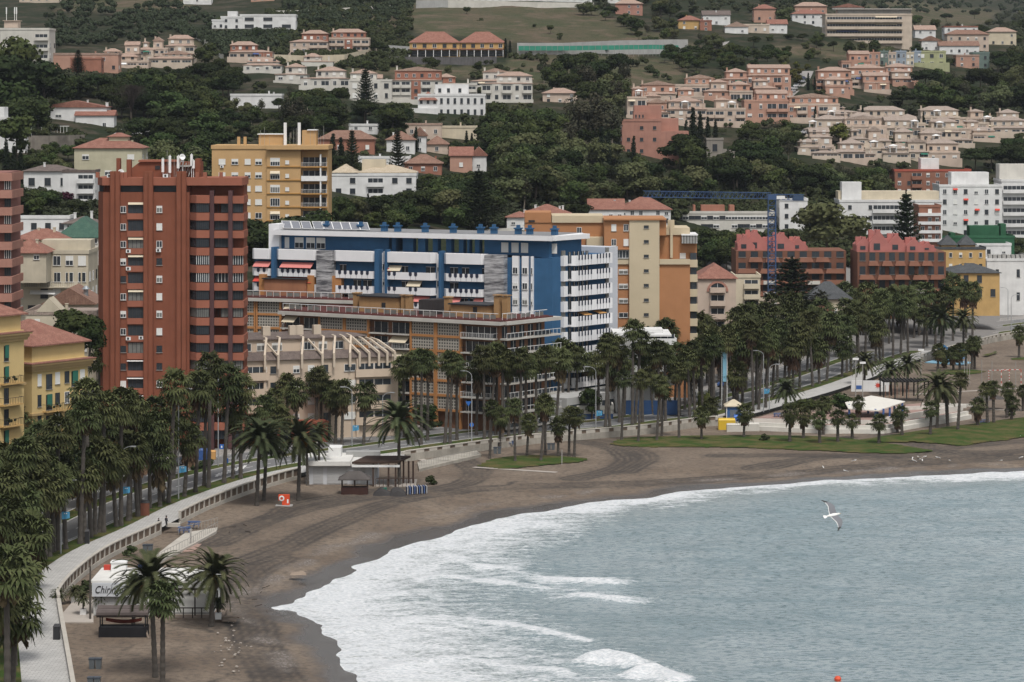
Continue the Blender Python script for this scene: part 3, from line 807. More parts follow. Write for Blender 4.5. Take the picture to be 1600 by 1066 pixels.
class Bd:
 """a building: root at its front left ground corner, u along the front, v into the depth, w up"""
 def __init__(s, name, label, cat, loc, rz=0.0, group=None, deep=False):
  s.root = empty(name, loc, rz, label, cat, group); s.deep = deep; s.r = random.Random(sum(map(ord, label))); s.nw = 0
 def box(s, name, mat, u0, u1, v0, v1, w0, w1, parent=None):
  mb = MB(); mb.box(u0, u1, v0, v1, w0, w1); return mb.build(name, mat, parent or s.root)
 def part(s, name, mb, mat, parent=None, **k): return mb.build(name, mat, parent or s.root, **k)
 def at(s, face, plane, a, w):
  if face in 'FB': return (a, plane, w)
  return (plane, a, w)
 def win(s, face, plane, a, w, W, H, kind=None, name='window'):
  if kind is None: kind = s.r.choice((0,0,0,1,2,3,4))
  fm, gm = win_mesh(W, H, kind, s.deep)
  o = inst(name, fm, s.root, s.at(face, plane, a, w), FACE[face])
  if gm: inst('pane', gm, o)
  s.nw += 1
  return o
 def grid(s, face, plane, a0, a1, n, w0, dw, m, W, H, kinds=None, skip=0.0):
  for j in range(m):
   for i in range(n):
    if skip and s.r.random() < skip: continue
    a = a0+(a1-a0)*(i+.5)/n
    s.win(face, plane, a, w0+j*dw, W, H, None if kinds is None else s.r.choice(kinds))
 def balcony(s, face, plane, a, w, L, mat, depth=1.1, ph=1.0, rail=False, slabmat=None, opening=True, oh=1.9, omat=None):
  """slab with a parapet or railing and the dark opening behind it; origin at floor level"""
  mb = MB(); x0, x1 = -L/2, L/2
  mb.box(x0, x1, -depth, .03, -.22, 0, 1 if rail else 0)
  if not rail:
   mb.box(x0, x1, -depth, -depth+.12, .001, ph, 0); mb.box(x0, x0+.12, -depth+.121, .0, .001, ph, 0); mb.box(x1-.12, x1, -depth+.121, .0, .001, ph, 0)
  else:
   n = max(2, int(L/.35))
   for k in range(n+1):
    x = x0+.03+(L-.06)*k/n; mb.box(x-.02, x+.02, -depth, -depth+.04, .001, ph-.05, 0)
   mb.box(x0, x1, -depth-.01, -depth+.05, ph-.05, ph, 0)
   mb.box(x0, x0+.04, -depth+.051, 0, ph-.05, ph, 0); mb.box(x1-.04, x1, -depth+.051, 0, ph-.05, ph, 0)
  o = s.part('balcony', mb, [mat, slabmat or mat], loc=s.at(face, plane, a, w), rz=FACE[face])
  if opening:
   d = MB(); d.box(x0+.25, x1-.25, -.035, .01, .02, oh, 0)
   n = max(1, int(L/1.3))
   for k in range(n+1):
    x = x0+.25+(L-.5)*k/n; d.box(x-.04, x+.04, -.06, .01, .02, oh, 1)
   s.part('glazed_door', d, [omat or glass, whitep], loc=s.at(face, plane, a, w), rz=FACE[face])
  return o
 def awning(s, face, plane, a, w, L, mat, out=.9, drop=.7):
  mb = MB()
  vs = [(-L/2,-.05,0),(L/2,-.05,0),(L/2,-out,-drop),(-L/2,-out,-drop)]
  vs += [(x,y,z-.05) for x,y,z in vs]
  mb.add(vs, [(0,1,2,3),(7,6,5,4),(0,4,5,1),(1,5,6,2),(2,6,7,3),(3,7,4,0)])
  return s.part('awning', mb, mat, loc=s.at(face, plane, a, w), rz=FACE[face])
 def aircon(s, face, plane, a, w):
  mb = MB(); mb.box(-.42, .42, -.38, -.01, 0, .6, 0); mb.box(-.22, .12, -.41, -.381, .1, .5, 1)
  return s.part('air_conditioner', mb, [whitep, darkm], loc=s.at(face, plane, a, w), rz=FACE[face])
def hip(mb, u0, u1, v0, v1, w, rise, over=.5, mi=0, th=.14):
 u0 -= over; u1 += over; v0 -= over; v1 += over
 du, dv = u1-u0, v1-v0; k = min(du, dv)/2
 if du >= dv: a, b = (u0+k, (v0+v1)/2, w+rise), (u1-k, (v0+v1)/2, w+rise)
 else: a, b = ((u0+u1)/2, v0+k, w+rise), ((u0+u1)/2, v1-k, w+rise)
 c = [(u0,v0,w),(u1,v0,w),(u1,v1,w),(u0,v1,w)]
 e = [(x,y,z+th) for x,y,z in c]
 V = c+e+[(a[0],a[1],a[2]+th),(b[0],b[1],b[2]+th)]
 fs = [(3,2,1,0),(0,1,5,4),(1,2,6,5),(2,3,7,6),(3,0,4,7)]
 if du >= dv: fs += [(4,5,9,8),(5,6,9),(6,7,8,9),(7,4,8)]
 else: fs += [(4,5,8),(5,6,9,8),(6,7,9),(7,4,8,9)]
 mb.add(V, fs, mi)
def gable(mb, u0, u1, v0, v1, w, rise, over=.4, along='u', mi=0, th=.16):
 u0 -= over; u1 += over; v0 -= over; v1 += over
 if along == 'u': m = (v0+v1)/2; sec = [(v0,w),(v1,w),(v1,w+th),(m,w+rise+th),(v0,w+th)]; V = [(u0,p,q) for p,q in sec]+[(u1,p,q) for p,q in sec]
 else: m = (u0+u1)/2; sec = [(u0,w),(u1,w),(u1,w+th),(m,w+rise+th),(u0,w+th)]; V = [(p,v0,q) for p,q in sec]+[(p,v1,q) for p,q in sec]
 fs = [(0,1,2,3,4),(9,8,7,6,5)]+[(i,5+i,5+(i+1)%5,(i+1)%5) for i in range(5)]
 mb.add(V, fs, mi)
def chimney(b, parent, u, v, w, h=1.1, mat=None, s=.5):
 mb = MB(); mb.box(u-s/2, u+s/2, v-s/2, v+s/2, w-.6, w+h, 0); mb.box(u-s/2-.08, u+s/2+.08, v-s/2-.08, v+s/2+.08, w+h+.002, w+h+.14, 0)
 return b.part('chimney', mb, mat or whitep, parent)
BRECT = []     # photo rectangles of buildings with their distance, to keep scattered trees from hiding them
def reg(x0, x1, y0, y1, Y): BRECT.append((x0, y0, x1, y1, Y))
P_ = {}
def pl(key):
 C = dict(white=(.66,.66,.65), cream=(.56,.49,.37), beige=(.52,.44,.36), pinkbeige=(.52,.42,.345), salmon=(.44,.265,.20), terracotta=(.32,.15,.105),
             pink=(.38,.20,.155), yellow=(.60,.42,.17), ochre=(.50,.33,.14), grey=(.36,.36,.35), tan=(.44,.23,.12), palegreen=(.34,.35,.21),
             blue=(.29,.34,.40), green=(.035,.11,.06), brick=(.27,.13,.09), stone=(.26,.24,.21), offwhite=(.56,.54,.49), sand=(.50,.45,.35), greyblue=(.30,.33,.36), teal=(.15,.20,.18), khaki=(.47,.44,.32))
 return plaster('render_'+key, C[key])
T_RED = tiles('red_roof_tiles', (.25,.105,.075), (.34,.165,.12)); T_BROWN = tiles('brown_roof_tiles', (.22,.12,.085), (.30,.18,.13))
T_SALM = tiles('salmon_roof_tiles', (.37,.255,.20), (.45,.325,.26)); T_BEIGE = tiles('beige_roof_tiles', (.34,.27,.225), (.42,.345,.295)); T_SLATE = tiles('slate_roof_tiles', (.06,.065,.07), (.10,.105,.11))
T_GREEN = tiles('green_roof_tiles', (.04,.10,.075), (.07,.14,.10)); T_DARK = tiles('dark_roof_tiles', (.13,.10,.09), (.19,.15,.13))
M_FLAT = plaster('flat_roof_felt', (.42,.40,.37), .15); M_FLATW = plaster('white_roof_coating', (.66,.65,.62), .1)
F_RED = flat('red_awning', (.50,.055,.035), .8); F_CREAM = flat('cream_awning', (.55,.48,.36), .8); F_BLUE = flat('blue_awning', (.06,.09,.22), .8); F_GREEN = flat('green_awning', (.02,.13,.09), .8)
F_PINK = flat('faded_red_awning', (.55,.19,.17), .8); F_ORANGE = flat('orange_awning', (.55,.3,.1), .8)
def house(label, x0, x1, y0, y1, wall, roof=None, rtype='hip', depth=9, floors=None, cols=None, rz=0.0, Y=None, name='house', cat='house', group=None, rise=None,
          balc=None, kinds=None, ch=1, win=(1.1,1.3), deep=False, side=True, awn=None, down=4.0, skip=.1):
 """generic hillside building measured on the photograph: x0..x1 wide, eave at y0, foot at y1"""
 cx = (x0+x1)/2
 if Y is None: Y = hillY(cx, y1)
 s = F/Y; W = (x1-x0)/s/max(.5, math.cos(rz)); H = (y1-y0)/s
 base = P(x0, y1, Y)
 b = Bd(name, label, cat, base, rz, group, deep)
 wm = pl(wall) if isinstance(wall, str) else wall
 b.box('wall', wm, 0, W, 0, depth, -down, H)
 fl = floors or max(1, round(H/3.1)); dh = H/fl; nc = cols if cols is not None else max(1, int(W/3.6))
 b.W, b.H, b.D, b.dh, b.fl, b.Y = W, H, depth, dh, fl, Y
 ww, wh = win; wh = min(wh, dh*.62)
 if rtype == 'hip':
  mb = MB(); hip(mb, 0, W, 0, depth, H, rise or min(W, depth)*.2); b.roof = b.part('roof', mb, roof)
 elif rtype == 'gable':
  mb = MB(); gable(mb, 0, W, 0, depth, H+.001, rise or depth*.2); b.roof = b.part('roof', mb, roof)
 elif rtype == 'gablev':
  mb = MB(); gable(mb, 0, W, 0, depth, H+.001, rise or W*.2, along='v'); b.roof = b.part('roof', mb, roof)
  t = MB(); t.add([(0,.02,H),(W,.02,H),(W/2,.02,H+(rise or W*.2)),(0,.3,H),(W,.3,H),(W/2,.3,H+(rise or W*.2))], [(0,1,2),(5,4,3),(0,3,4,1),(1,4,5,2),(2,5,3,0)])
  b.part('gable_wall', t, wm)
 else:
  mb = MB(); mb.box(-.15, W+.15, -.15, .15, H+.001, H+.75); mb.box(-.15, .15, .151, depth+.15, H+.001, H+.75); mb.box(W-.15, W+.15, .151, depth+.15, H+.001, H+.75); mb.box(.151, W-.151, .151, depth, H+.001, H+.12)
  b.roof = b.part('roof', mb, roof or wm)
 for k in range(ch):
  chimney(b, b.roof, b.r.uniform(.15, .85)*W, b.r.uniform(.3,.6)*depth, H+(.9 if rtype != 'flat' else .1), b.r.uniform(.9,1.6), wm)
 bz = set()
 if balc:
  for i in balc:
   a = W*(i[0]+i[1])/2; L = W*(i[1]-i[0])
   for j in range(fl):
    if len(i) > 2 and j not in i[2]: continue
    b.balcony('F', 0, a, j*dh+.15, L, wm, ph=.95, oh=min(2.1, dh*.72))
   bz.add((i[0], i[1]))
 for j in range(fl):
  for i in range(nc):
   fx = (i+.5)/nc
   if any(p-.02 < fx < q+.02 for p, q in bz): continue
   if b.r.random() < skip: continue
   b.win('F', 0, fx*W, j*dh+dh*.30, ww, wh, None if kinds is None else b.r.choice(kinds))
 if side and depth > 5:
  fc, pn = ('L', 0) if cx > 800 else ('R', W)
  for j in range(min(fl, 3)):
   for i in range(int(depth/4)):
    if b.r.random() < .4: continue
    b.win(fc, pn, (i+.5)*depth/int(depth/4), j*dh+dh*.3, ww*.9, wh)
 reg(x0, x1, y0, y1, Y)
 return b
def terrace(label, x0, x1, y0, y1, wall, roof, depth=11, group=None, seed=0, name='terraced_house', second=None, pergola=False, Y=None, rz=0.0, setback=3.2):
 """stepped hillside block: main storeys with loggias under a tiled eave, a smaller upper storey with its own tiled roof"""
 r = random.Random(seed+int(x0)+int(y0)*3)
 cx = (x0+x1)/2
 if Y is None: Y = hillY(cx, y1)
 s = F/Y; W = (x1-x0)/s; H = (y1-y0)/s; Hm = H-3.0 if H > 5 else H*.6
 b = Bd(name, label, 'house', P(x0, y1, Y), rz, group); b.r = r
 w1 = pl(wall); w2 = pl(second or wall); flatroof = r.random() < .3; Hm = Hm-(.6 if r.random() < .3 else 0)
 b.box('wall', w1, 0, W, 0, depth, -4, Hm)
 mb = MB(); hip(mb, 0, W, 0, depth, Hm, r.choice((.5,.9,1.3)), .35) if not flatroof else mb.box(-.1, W+.1, -.15, depth, Hm+.001, Hm+.7); rf = b.part('roof', mb, w1 if flatroof else roof)
 u0 = W*r.choice((.01,.08,.3)); u1 = W*r.choice((.62,.9,.99))
 b.box('upper_wall', w2, u0, u1, setback, depth-.5, Hm+.3, H-.2)
 mb = MB(); hip(mb, u0, u1, setback, depth-.5, H-.2, min(1.5, (u1-u0)*.2), .4) if r.random() < .7 else gable(mb, u0, u1, setback, depth-.5, H-.2, 1.4, .3, r.choice('uv')); rf2 = b.part('upper_roof', mb, roof)
 chimney(b, rf2, u0+.6, depth*.6, H+.2, 1.3, w1, .6)
 if r.random() < .6: chimney(b, rf, W*r.uniform(.8,.95), depth*.5, Hm+.5, 1.6, w1, .6)
 fl = max(1, round(Hm/3.0)); dh = Hm/fl; n = max(2, int(W/3.4))
 for i in range(n):
  a = W*(i+.5)/n; q = r.random()
  if q < .6 and W > 5:
   for j in range(fl): b.balcony('F', 0, a, j*dh+.15, W/n*.94, w1, depth=.9, ph=.9, oh=dh*.74)
  elif q < .72:
   mb = MB(); mb.box(a-W/n*.46, a+W/n*.46, -.25, -.002, -4, Hm-.02); b.part('bay_wall', mb, pl(second or wall))
   for j in range(fl): b.win('F', -.25, a, j*dh+dh*.3, 1.2, dh*.5)
  else:
   for j in range(fl): b.win('F', 0, a, j*dh+dh*.3, r.choice((1.0,1.3,1.6)), dh*.5)
 for k in range(max(1, int((u1-u0)/2.6))):
  b.win('F', setback, u0+(u1-u0)*(k+.5)/max(1, int((u1-u0)/2.6)), Hm+.9+.3, 1.1, 1.2, r.choice((0,1,3)))
 gw_ = MB(); gw_.box(-.5, W+.3, -3.2, -2.95, -3, r.choice((.5,1.0,1.5))); b.part('garden_wall', gw_, w1)
 if r.random() < .35: b.awning('F', 0, W*r.uniform(.2,.8), Hm*.95, 2.4, r.choice((F_CREAM, F_BLUE, F_GREEN, whitep)), 1.0, .6)
 if pergola:
  mb = MB(); pu = W*r.uniform(.1,.75)
  for a in (0, 2.2):
   for c in (.3, 2.3): mb.box(pu+a-.08, pu+a+.08, c-.08, c+.08, Hm+.3, Hm+2.6)
  hip(mb, pu, pu+2.2, .3, 2.3, Hm+2.6, .5, .35, 0, .1)
  b.part('roof_pavilion', mb, whitep)
 reg(x0, x1, y0, y1, Y)
 b.W, b.H, b.D, b.Hm = W, H, depth, Hm
 return b
# ------------------------------------------------------------------ buildings on the hillside, left to right and top to bottom
b = house('cream five storey apartment block on the skyline at the top left corner', 0, 77, 47, 112, 'offwhite', None, 'flat', 14, floors=4, cols=1, ch=0, name='apartment_block', cat='apartment block', win=(2.2,1.8), balc=[(.70,.98)])
mb = MB(); mb.box(1, 6, 3, 9, b.H+.9, b.H+3.4); mb.box(.5,6.5,2.5,9.5,b.H+3.402,b.H+3.6); b.part('roof_room', mb, pl('pinkbeige'))
for q in (1.5, 4.5, 5.2):
 mb = MB(); mb.bar((q,5,b.H+3.5),(q,5,b.H+8),.12); mb.box(q-.2,q+.2,4.8,5.0,b.H+6,b.H+8.5); b.part('antenna', mb, whitep)
house('long low salmon terrace with a dark red end wall below the scrub', 78, 185, 86, 112, 'salmon', T_SALM, 'flat', 8, floors=2, ch=2, name='terraced_house', skip=.3)
b = house('windowless dark maroon building between pine tops near the top left', 110, 158, 93, 113, 'terracotta', None, 'flat', 7, floors=1, cols=1, ch=0, Y=hillY(130,112)-14, name='building', cat='building', skip=.9)
for i, (x0,x1,y0,y1) in enumerate([(150,186,80,100),(184,216,70,100),(214,240,66,98),(236,262,63,98),(258,304,60,96),(180,232,88,106),(232,300,84,104)]):
 terrace(['cream stepped terrace house at the lower left end of the hilltop cluster','cream terrace house with a tall chimney second from the left in the hilltop cluster','peach terrace house with a narrow tower in the hilltop cluster','cream terrace house in the middle of the hilltop cluster beside the peach one','largest cream terrace house at the right end of the hilltop cluster','low peach terrace house in front of the hilltop cluster','low cream terrace house with black roof rails below the hilltop cluster'][i],
   x0,x1,y0,y1,'pinkbeige' if i % 2 else 'beige',T_SALM,8,'stepped terraces on the left hilltop',i)
b = house('white cubic villa with stepped roofs at the top of the wooded slope', 375, 462, 25, 47, 'white', None, 'flat', 10, floors=2, cols=3, ch=0, name='villa', cat='villa', win=(4,1.5), kinds=(3,5))
b = house('narrow white villa with a tall stair tower beside the long white villa', 345, 378, 28, 47, 'white', None, 'flat', 9, floors=2, cols=2, ch=1, name='villa', cat='villa', kinds=(3,))
mb = MB(); mb.box(b.W*.3, b.W*.75, 2, 7, b.H, b.H+3); b.part('stair_tower', mb, pl('white'))
house('small white villa half hidden left of the stair tower', 331, 350, 33, 47, 'white', None, 'flat', 7, floors=1, cols=2, ch=0, name='villa', cat='villa')
w = Bd('boundary_wall', 'pale stepped boundary wall climbing the scrub slope', 'wall', (0,0,0)); mb = MB()
for k in range(13):
 p = hill(297+k*4, 52+k*3.3); q = hill(301+k*4, 55.3+k*3.3)
 mb.add([(p.x,p.y,p.z-2),(q.x,q.y,p.z-2),(q.x,q.y+.6,p.z-2),(p.x,p.y+.6,p.z-2),(p.x,p.y,p.z+1.6),(q.x,q.y,p.z+1.6),(q.x,q.y+.6,p.z+1.6),(p.x,p.y+.6,p.z+1.6)], [(0,3,2,1),(4,5,6,7),(0,1,5,4),(1,2,6,5),(2,3,7,6),(3,0,4,7)])
w.part('wall_steps', mb, pl('offwhite'))
def rwall(label, pts, h, mat, th=.5, name='retaining_wall', dY=0, z0=2.0):
 w = Bd(name, label, 'wall', (0,0,0)); mb = MB()
 W3 = [P(px, py, hillY(px, py)+dY) for px, py in pts]
 for a, c in zip(W3, W3[1:]):
  V = [(a.x,a.y,a.z-z0),(c.x,c.y,c.z-z0),(c.x,c.y+th,c.z-z0),(a.x,a.y+th,a.z-z0),(a.x,a.y,a.z+h),(c.x,c.y,c.z+h),(c.x,c.y+th,c.z+h),(a.x,a.y+th,a.z+h)]
  mb.add(V, [(0,3,2,1),(4,5,6,7),(0,1,5,4),(1,2,6,5),(2,3,7,6),(3,0,4,7)])
 w.part('wall_face', mb, pl(mat) if isinstance(mat,str) else mat)
 return w
b = house('white house with a low red gabled roof on the stone terrace', 66, 167, 168, 190, 'white', T_RED, 'gablev', 9, floors=1, cols=2, rise=2.0, ch=1, win=(1.9,1.4), kinds=(2,6))
b = house('white wing with a red tiled roof in front of the white gabled house', 118, 178, 181, 206, 'white', T_RED, 'gable', 6, floors=1, cols=2, rise=1.6, ch=0, Y=hillY(140,190)-7)
chimney(b, b.roof, b.W*.78, 3.6, b.H+1, 3.0, pl('white'), .8)
rwall('rubble stone retaining wall under the white gabled house', [(40,236),(90,236),(132,234)], 4.3, plaster('rubble_stone', (.20,.18,.155), .45, .3))
rwall('white balustraded garden wall right of the white house', [(178,208),(215,209),(255,209)], 1.3, 'white')
mb = MB(); w = Bd('garden_pergola', 'white garden pergola on the stone terrace wall', 'pergola', hill(66,206));
for k in range(9): mb.box(k*.95, k*.95+.1, -2, -1.9, -.3, 1.6)
mb.box(-.1, 8, -2.1, -1.8, 1.6, 1.75); mb.box(-.1, 8, .0, .3, 1.6, 1.75)
w.part('frame', mb, whitep)
b = house('plain beige house with a terracotta hipped roof and roof turret', 116, 222, 232, 282, 'khaki', T_RED, 'hip', 12, floors=2, cols=3, ch=2, win=(1.8,1.4), kinds=(6,1,4), rise=2.6)
mb = MB(); mb.box(b.W*.48, b.W*.76, 4, 8, b.H, b.H+3.0); b.part('turret', mb, pl('khaki')); mb = MB(); hip(mb, b.W*.48, b.W*.76, 4, 8, b.H+3, 1); b.part('turret_roof', mb, T_RED)
b = house('white modern house cut off by the left edge of the photo', -20, 39, 187, 238, 'white', None, 'flat', 11, floors=3, cols=2, ch=0, win=(2,1.2), kinds=(3,4))
mb = MB(); mb.box(0, b.W*.42, 2, 8, b.H, b.H+3.5); b.part('upper_wall', mb, pl('white'))
b = house('white villa with green shutters and dark tiled eaves above the purple creeper', 37, 112, 268, 300, 'white', T_DARK, 'hip', 9, floors=1, cols=3, ch=1, name='villa', cat='villa', win=(1.6,2.0), kinds=(3,), rise=1.5)
b = house('white villa wing with stacked terraces and balustrades', 98, 148, 270, 318, 'white', T_DARK, 'flat', 9, floors=3, cols=1, ch=0, name='villa', cat='villa', Y=hillY(70,300)-8, balc=[(.45,.98)], win=(1.4,1.8), kinds=(3,0))
house('long plain white wall house behind the cream flats', 20, 108, 342, 366, 'white', None, 'flat', 8, floors=1, cols=4, ch=0, win=(1.2,1.4), kinds=(3,), Y=612)
b = house('low white house with a green tiled pyramid roof beside the red tower', 88, 160, 372, 384, 'offwhite', T_GREEN, 'hip', 15, floors=1, cols=3, ch=0, rise=4.0, Y=590)
b = house('white house with a brown roof tucked above the green pyramid roof', 100, 152, 350, 366, 'white', T_DARK, 'hip', 8, floors=1, cols=3, ch=2, rise=1.4, Y=606)
b = house('old cream apartment house with long wrought iron balcony beside the red tower', 20, 138, 397, 500, 'sand', None, 'flat', 13, floors=4, cols=6, ch=0, Y=566, name='apartment_block', cat='apartment block', win=(1.5,1.9), deep=True, skip=.1)
b.balcony('F', 0, b.W*.5, b.dh*2+.1, b.W*.8, whitep, depth=1.3, ph=1.0, rail=True, slabmat=pl('sand'), opening=False)
for q in (.15,.35,.55,.75,.92):
 mb = MB(); mb.box(b.W*q-.12, b.W*q+.12, -1.2, -.96, b.dh*2+.1, b.dh*3); b.part('column', mb, pl('cream'))
b.awning('F', 0, b.W*.4, b.dh*1.8, 5, whitep); b.awning('F', 0, b.W*.9, b.dh*1.8, 4.5, whitep, 1.6, .9)
mb = MB(); mb.box(b.W*.35, b.W, 3, 9, b.H, b.H+2.6); b.part('roof_room', mb, pl('sand'))
b = house('cream flats with a red hipped roof behind the old balconied block', 20, 104, 375, 400, 'cream', T_RED, 'hip', 9, floors=2, cols=4, ch=2, Y=585, rise=2)
house('dark red hipped roof house at the left over the cream flats', 12, 72, 396, 410, 'sand', T_RED, 'hip', 9, floors=1, cols=2, Y=560, rise=2.6)
b = house('salmon roofed workshop with a steel ventilation duct behind the yellow flats', 68, 148, 476, 520, 'sand', T_BROWN, 'gablev', 12, floors=1, cols=1, Y=540, rise=3, ch=0)
mb = MB(); mb.bar((7.5,3,1),(7.5,3,8.0),.45,n=10); mb.bar((7.5,3,8.0),(7.5,3,8.6),.8,n=10,r2=.2); mb.bar((5.5,2,3.5),(7.5,3,4.3),.5,n=8); b.part('ventilation_duct', mb, flat('galvanised_steel', (.33,.36,.38), .4, .6))
b = house('low cream roofed school building behind the yellow flats', 40, 150, 492, 560, 'sand', T_BEIGE, 'flat', 16, floors=2, cols=3, Y=520, ch=1, win=(.9,2.0), kinds=(1,2))
mb = MB(); gable(mb, 2, 6.5, -.2, 5, b.H+.5, 2.4, .0, 'v'); b.part('gable_wall', mb, pl('sand'))
b = house('long white building along the very top centre of the photo', 690, 925, -14, 2, 'white', None, 'flat', 12, floors=2, cols=22, ch=0, name='apartment_block', cat='apartment block', skip=.15)
rwall('long white retaining wall under the top centre building', [(700,10),(760,11),(840,13),(928,14)], 3.0, 'offwhite')
rwall('grey concrete wall at the top left of the centre ridge', [(650,12),(690,10),(712,10)], 3.6, 'grey')
rwall('low white wall along the lane above the market gardens', [(420,25),(470,24),(540,20),(610,16)], 2.4, 'offwhite')
for i, (x0, x1) in enumerate(((640,718),(718,789))):
 b = house(['twin yellow villa with a red hipped roof, the one on the left', 'twin yellow villa with a red hipped roof, the one on the right beside cypresses'][i], x0, x1, 67, 89, 'ochre', T_RED, 'hip', 13, floors=2, cols=5, rise=4.6, ch=1, name='villa', cat='villa', win=(1.6,1.6), deep=False, kinds=(0,3), group='twin yellow villas above the dark retaining wall')
 mb = MB(); mb.box(-.5, b.W+.3, -2.4, -.01, b.H*.50, b.H*.50+.35); b.part('porch_roof', mb, T_RED)
 for k in range(7):
  mb = MB(); mb.box(k*b.W/6.3, k*b.W/6.3+.25, -2.3, -2.05, 0, b.H*.5); b.part('porch_post', mb, whitep)
 mb = MB(); mb.box(.5, b.W-.5, -.12, -.01, .2, b.H*.42); b.part('glazed_door', mb, glass)
rwall('dark stained retaining wall under the twin yellow villas', [(608,101),(700,102),(776,101)], 3.2, plaster('stained_concrete', (.12,.115,.115), .3, .4))
rwall('pale concrete wall with metal sheet fence left of the twin villas', [(592,85),(640,88)], 4.0, 'grey')
b = terrace('red brick and cream terrace with two porches left of the fenced lot', 453, 512, 52, 84, 'pinkbeige', T_SALM, 10, 'brick and cream terraces on the upper slope', 3, second='terracotta')
b = terrace('red brick and cream terrace with tall chimneys beside the fenced lot', 512, 577, 50, 82, 'pinkbeige', T_SALM, 10, 'brick and cream terraces on the upper slope', 5, second='terracotta')
b = terrace('small red brick terrace between pines below the modern villas', 358, 426, 70, 95, 'pinkbeige', T_SALM, 9, 'brick and cream terraces on the upper slope', 8, second='terracotta')
rwall('cream garden wall below the brick and cream terraces', [(428,98),(480,100),(538,98),(590,86)], 3.2, 'cream')
house('tiny salmon roofed house above the lane at the top centre left', 392, 428, -8, 4, 'salmon', T_SALM, 'hip', 8, floors=1)
house('white house at the top edge above the scrub slope', 286, 330, -10, 5, 'white', None, 'flat', 8, floors=2)
house('pale house at the top edge at the left above the scrub', 30, 92, -8, 5, 'beige', T_SALM, 'hip', 8, floors=1)
names = [('cream terraced flats with dark roof hut left of the white mansion', 610,690,110,160,True),('cream terraced flats at the left end of the long white row', 546,612,114,158,False),
         ('cream flats with brick stair tower behind the white mansion', 655,745,120,155,True),('cream flats at the right end of the long white row', 752,832,118,160,False),
         ('small cream terrace flats left of the araucaria', 470,546,110,140,False),('low cream garage flats under the cream garden wall', 430,480,104,128,False),('cream end flats with two white pavilions above the tall trees', 735,800,112,140,False)]
for i, (l, x0,x1,y0,y1,s2) in enumerate(names):
 terrace(l, x0,x1,y0,y1,'offwhite',T_SALM,12,'cream terraced flats in the middle of the slope',20+i,second='terracotta' if s2 else None)
b = house('large ornate white mansion with a row of arched windows', 653, 758, 150, 185, 'white', None, 'flat', 14, floors=2, cols=10, ch=1, name='mansion', cat='mansion', win=(.9,1.9), kinds=(3,), deep=False, skip=.05, Y=hillY(700,178)-4)
mb = MB(); mb.box(b.W*.25, b.W*.75, 5, 12, b.H, b.H+4.0); b.part('upper_wall', mb, pl('white'))
for q in (.32,.45,.62): b.win('F', 5, b.W*q, b.H+1.2, 1.0, 1.4, 3)
mb = MB(); hip(mb, .5, b.W*.28, -.6, 5, b.H-1.5, 2.8, .3); b.part('mansard_roof', mb, T_RED)
mb = MB(); mb.box(-2, b.W*.3, -3, -.01, 0, b.H*.45); b.part('porch_wall', mb, pl('white'))
house('low pink house with a flat tiled roof under the white mansion', 634, 690, 196, 214, 'pinkbeige', T_SALM, 'flat', 8, floors=1, cols=3)
house('low cream annex right of the low pink house', 688, 745, 200, 215, 'cream', None, 'flat', 7, floors=1, cols=2)
for i, (l,x0,x1,y0,y1,wl,rf,ty) in enumerate([
 ('long brown hipped roof house with brick walls behind tall cypresses', 497,585,218,240,'terracotta',T_BROWN,'hip'),
 ('white gabled house with a brown roof beside the big dark conifer', 604,648,219,242,'white',T_BROWN,'hip'),
 ('white gable end house right of the big dark conifer', 645,666,213,240,'white',T_BROWN,'gablev'),
 ('small brown roofed lodge between clipped hedges', 665,700,226,240,'pinkbeige',T_BROWN,'hip'),
 ('half timbered white gable house with a bright red roof', 703,738,244,268,'salmon',T_RED,'gable'),
 ('half timbered gable end facing the camera beside the bright red roof', 735,760,244,268,'white',T_RED,'gablev'),
 ('brown roofed house with a chimney left of the bright red roof', 632,690,256,272,'terracotta',T_BROWN,'hip'),
 ('flat white villa roof among the trees right of the yellow flats', 560,640,248,262,'white',None,'flat'),
 ('white villa hidden in trees at the left of the yellow flats roof', 360,440,150,168,'white',None,'flat'),
 ('white villa peeping out above the tall eucalyptus trees', 400,440,150,166,'white',None,'flat'),
 ('low brown roofed house behind the red tower at its right edge', 376,442,346,372,'pinkbeige',T_BROWN,'hip'),
 ('low white pavilion under the mansion trees', 545,590,197,206,'white',None,'flat')]):
 house(l,x0,x1,y0,y1,wl,rf,ty,9,ch=1,rise=2.6 if ty != 'flat' else None)
b = house('white mediterranean villa with pale tiled roofs in the pines', 518, 650, 275, 308, 'white', None, 'flat', 15, floors=2, cols=6, ch=0, name='villa', cat='villa', win=(1.5,1.5), kinds=(3,), balc=[(.42,.62)], skip=.3)
mb = MB(); hip(mb, b.W*.0, b.W*.3, 0, 14, b.H+.8, 2.2, .3); hip(mb, b.W*.31, b.W*.99, 1, 14, b.H+.8, 2.0, .4); b.part('tiled_roof', mb, tiles('pale_roof_tiles', (.48,.39,.28), (.58,.50,.38)))
mb = MB(); mb.box(b.W*.35, b.W*.63, 5, 10, b.H+1.2, b.H+4.4); b.part('roof_room', mb, pl('cream'))
g = rwall('long concrete retaining wall with pale graffiti below the grassy spur', [(808,86),(880,86),(960,82),(1040,80),(1075,80)], 5.0, 'grey')
gw = Bd('windbreak_fence', 'long green windbreak netting along the middle of the retaining wall', 'fence', (0,0,0)); mb = MB()
W3 = [P(px, py, hillY(px, 86)-1.2) for px, py in ((810,79),(880,79),(960,78),(1020,77),(1060,78))]
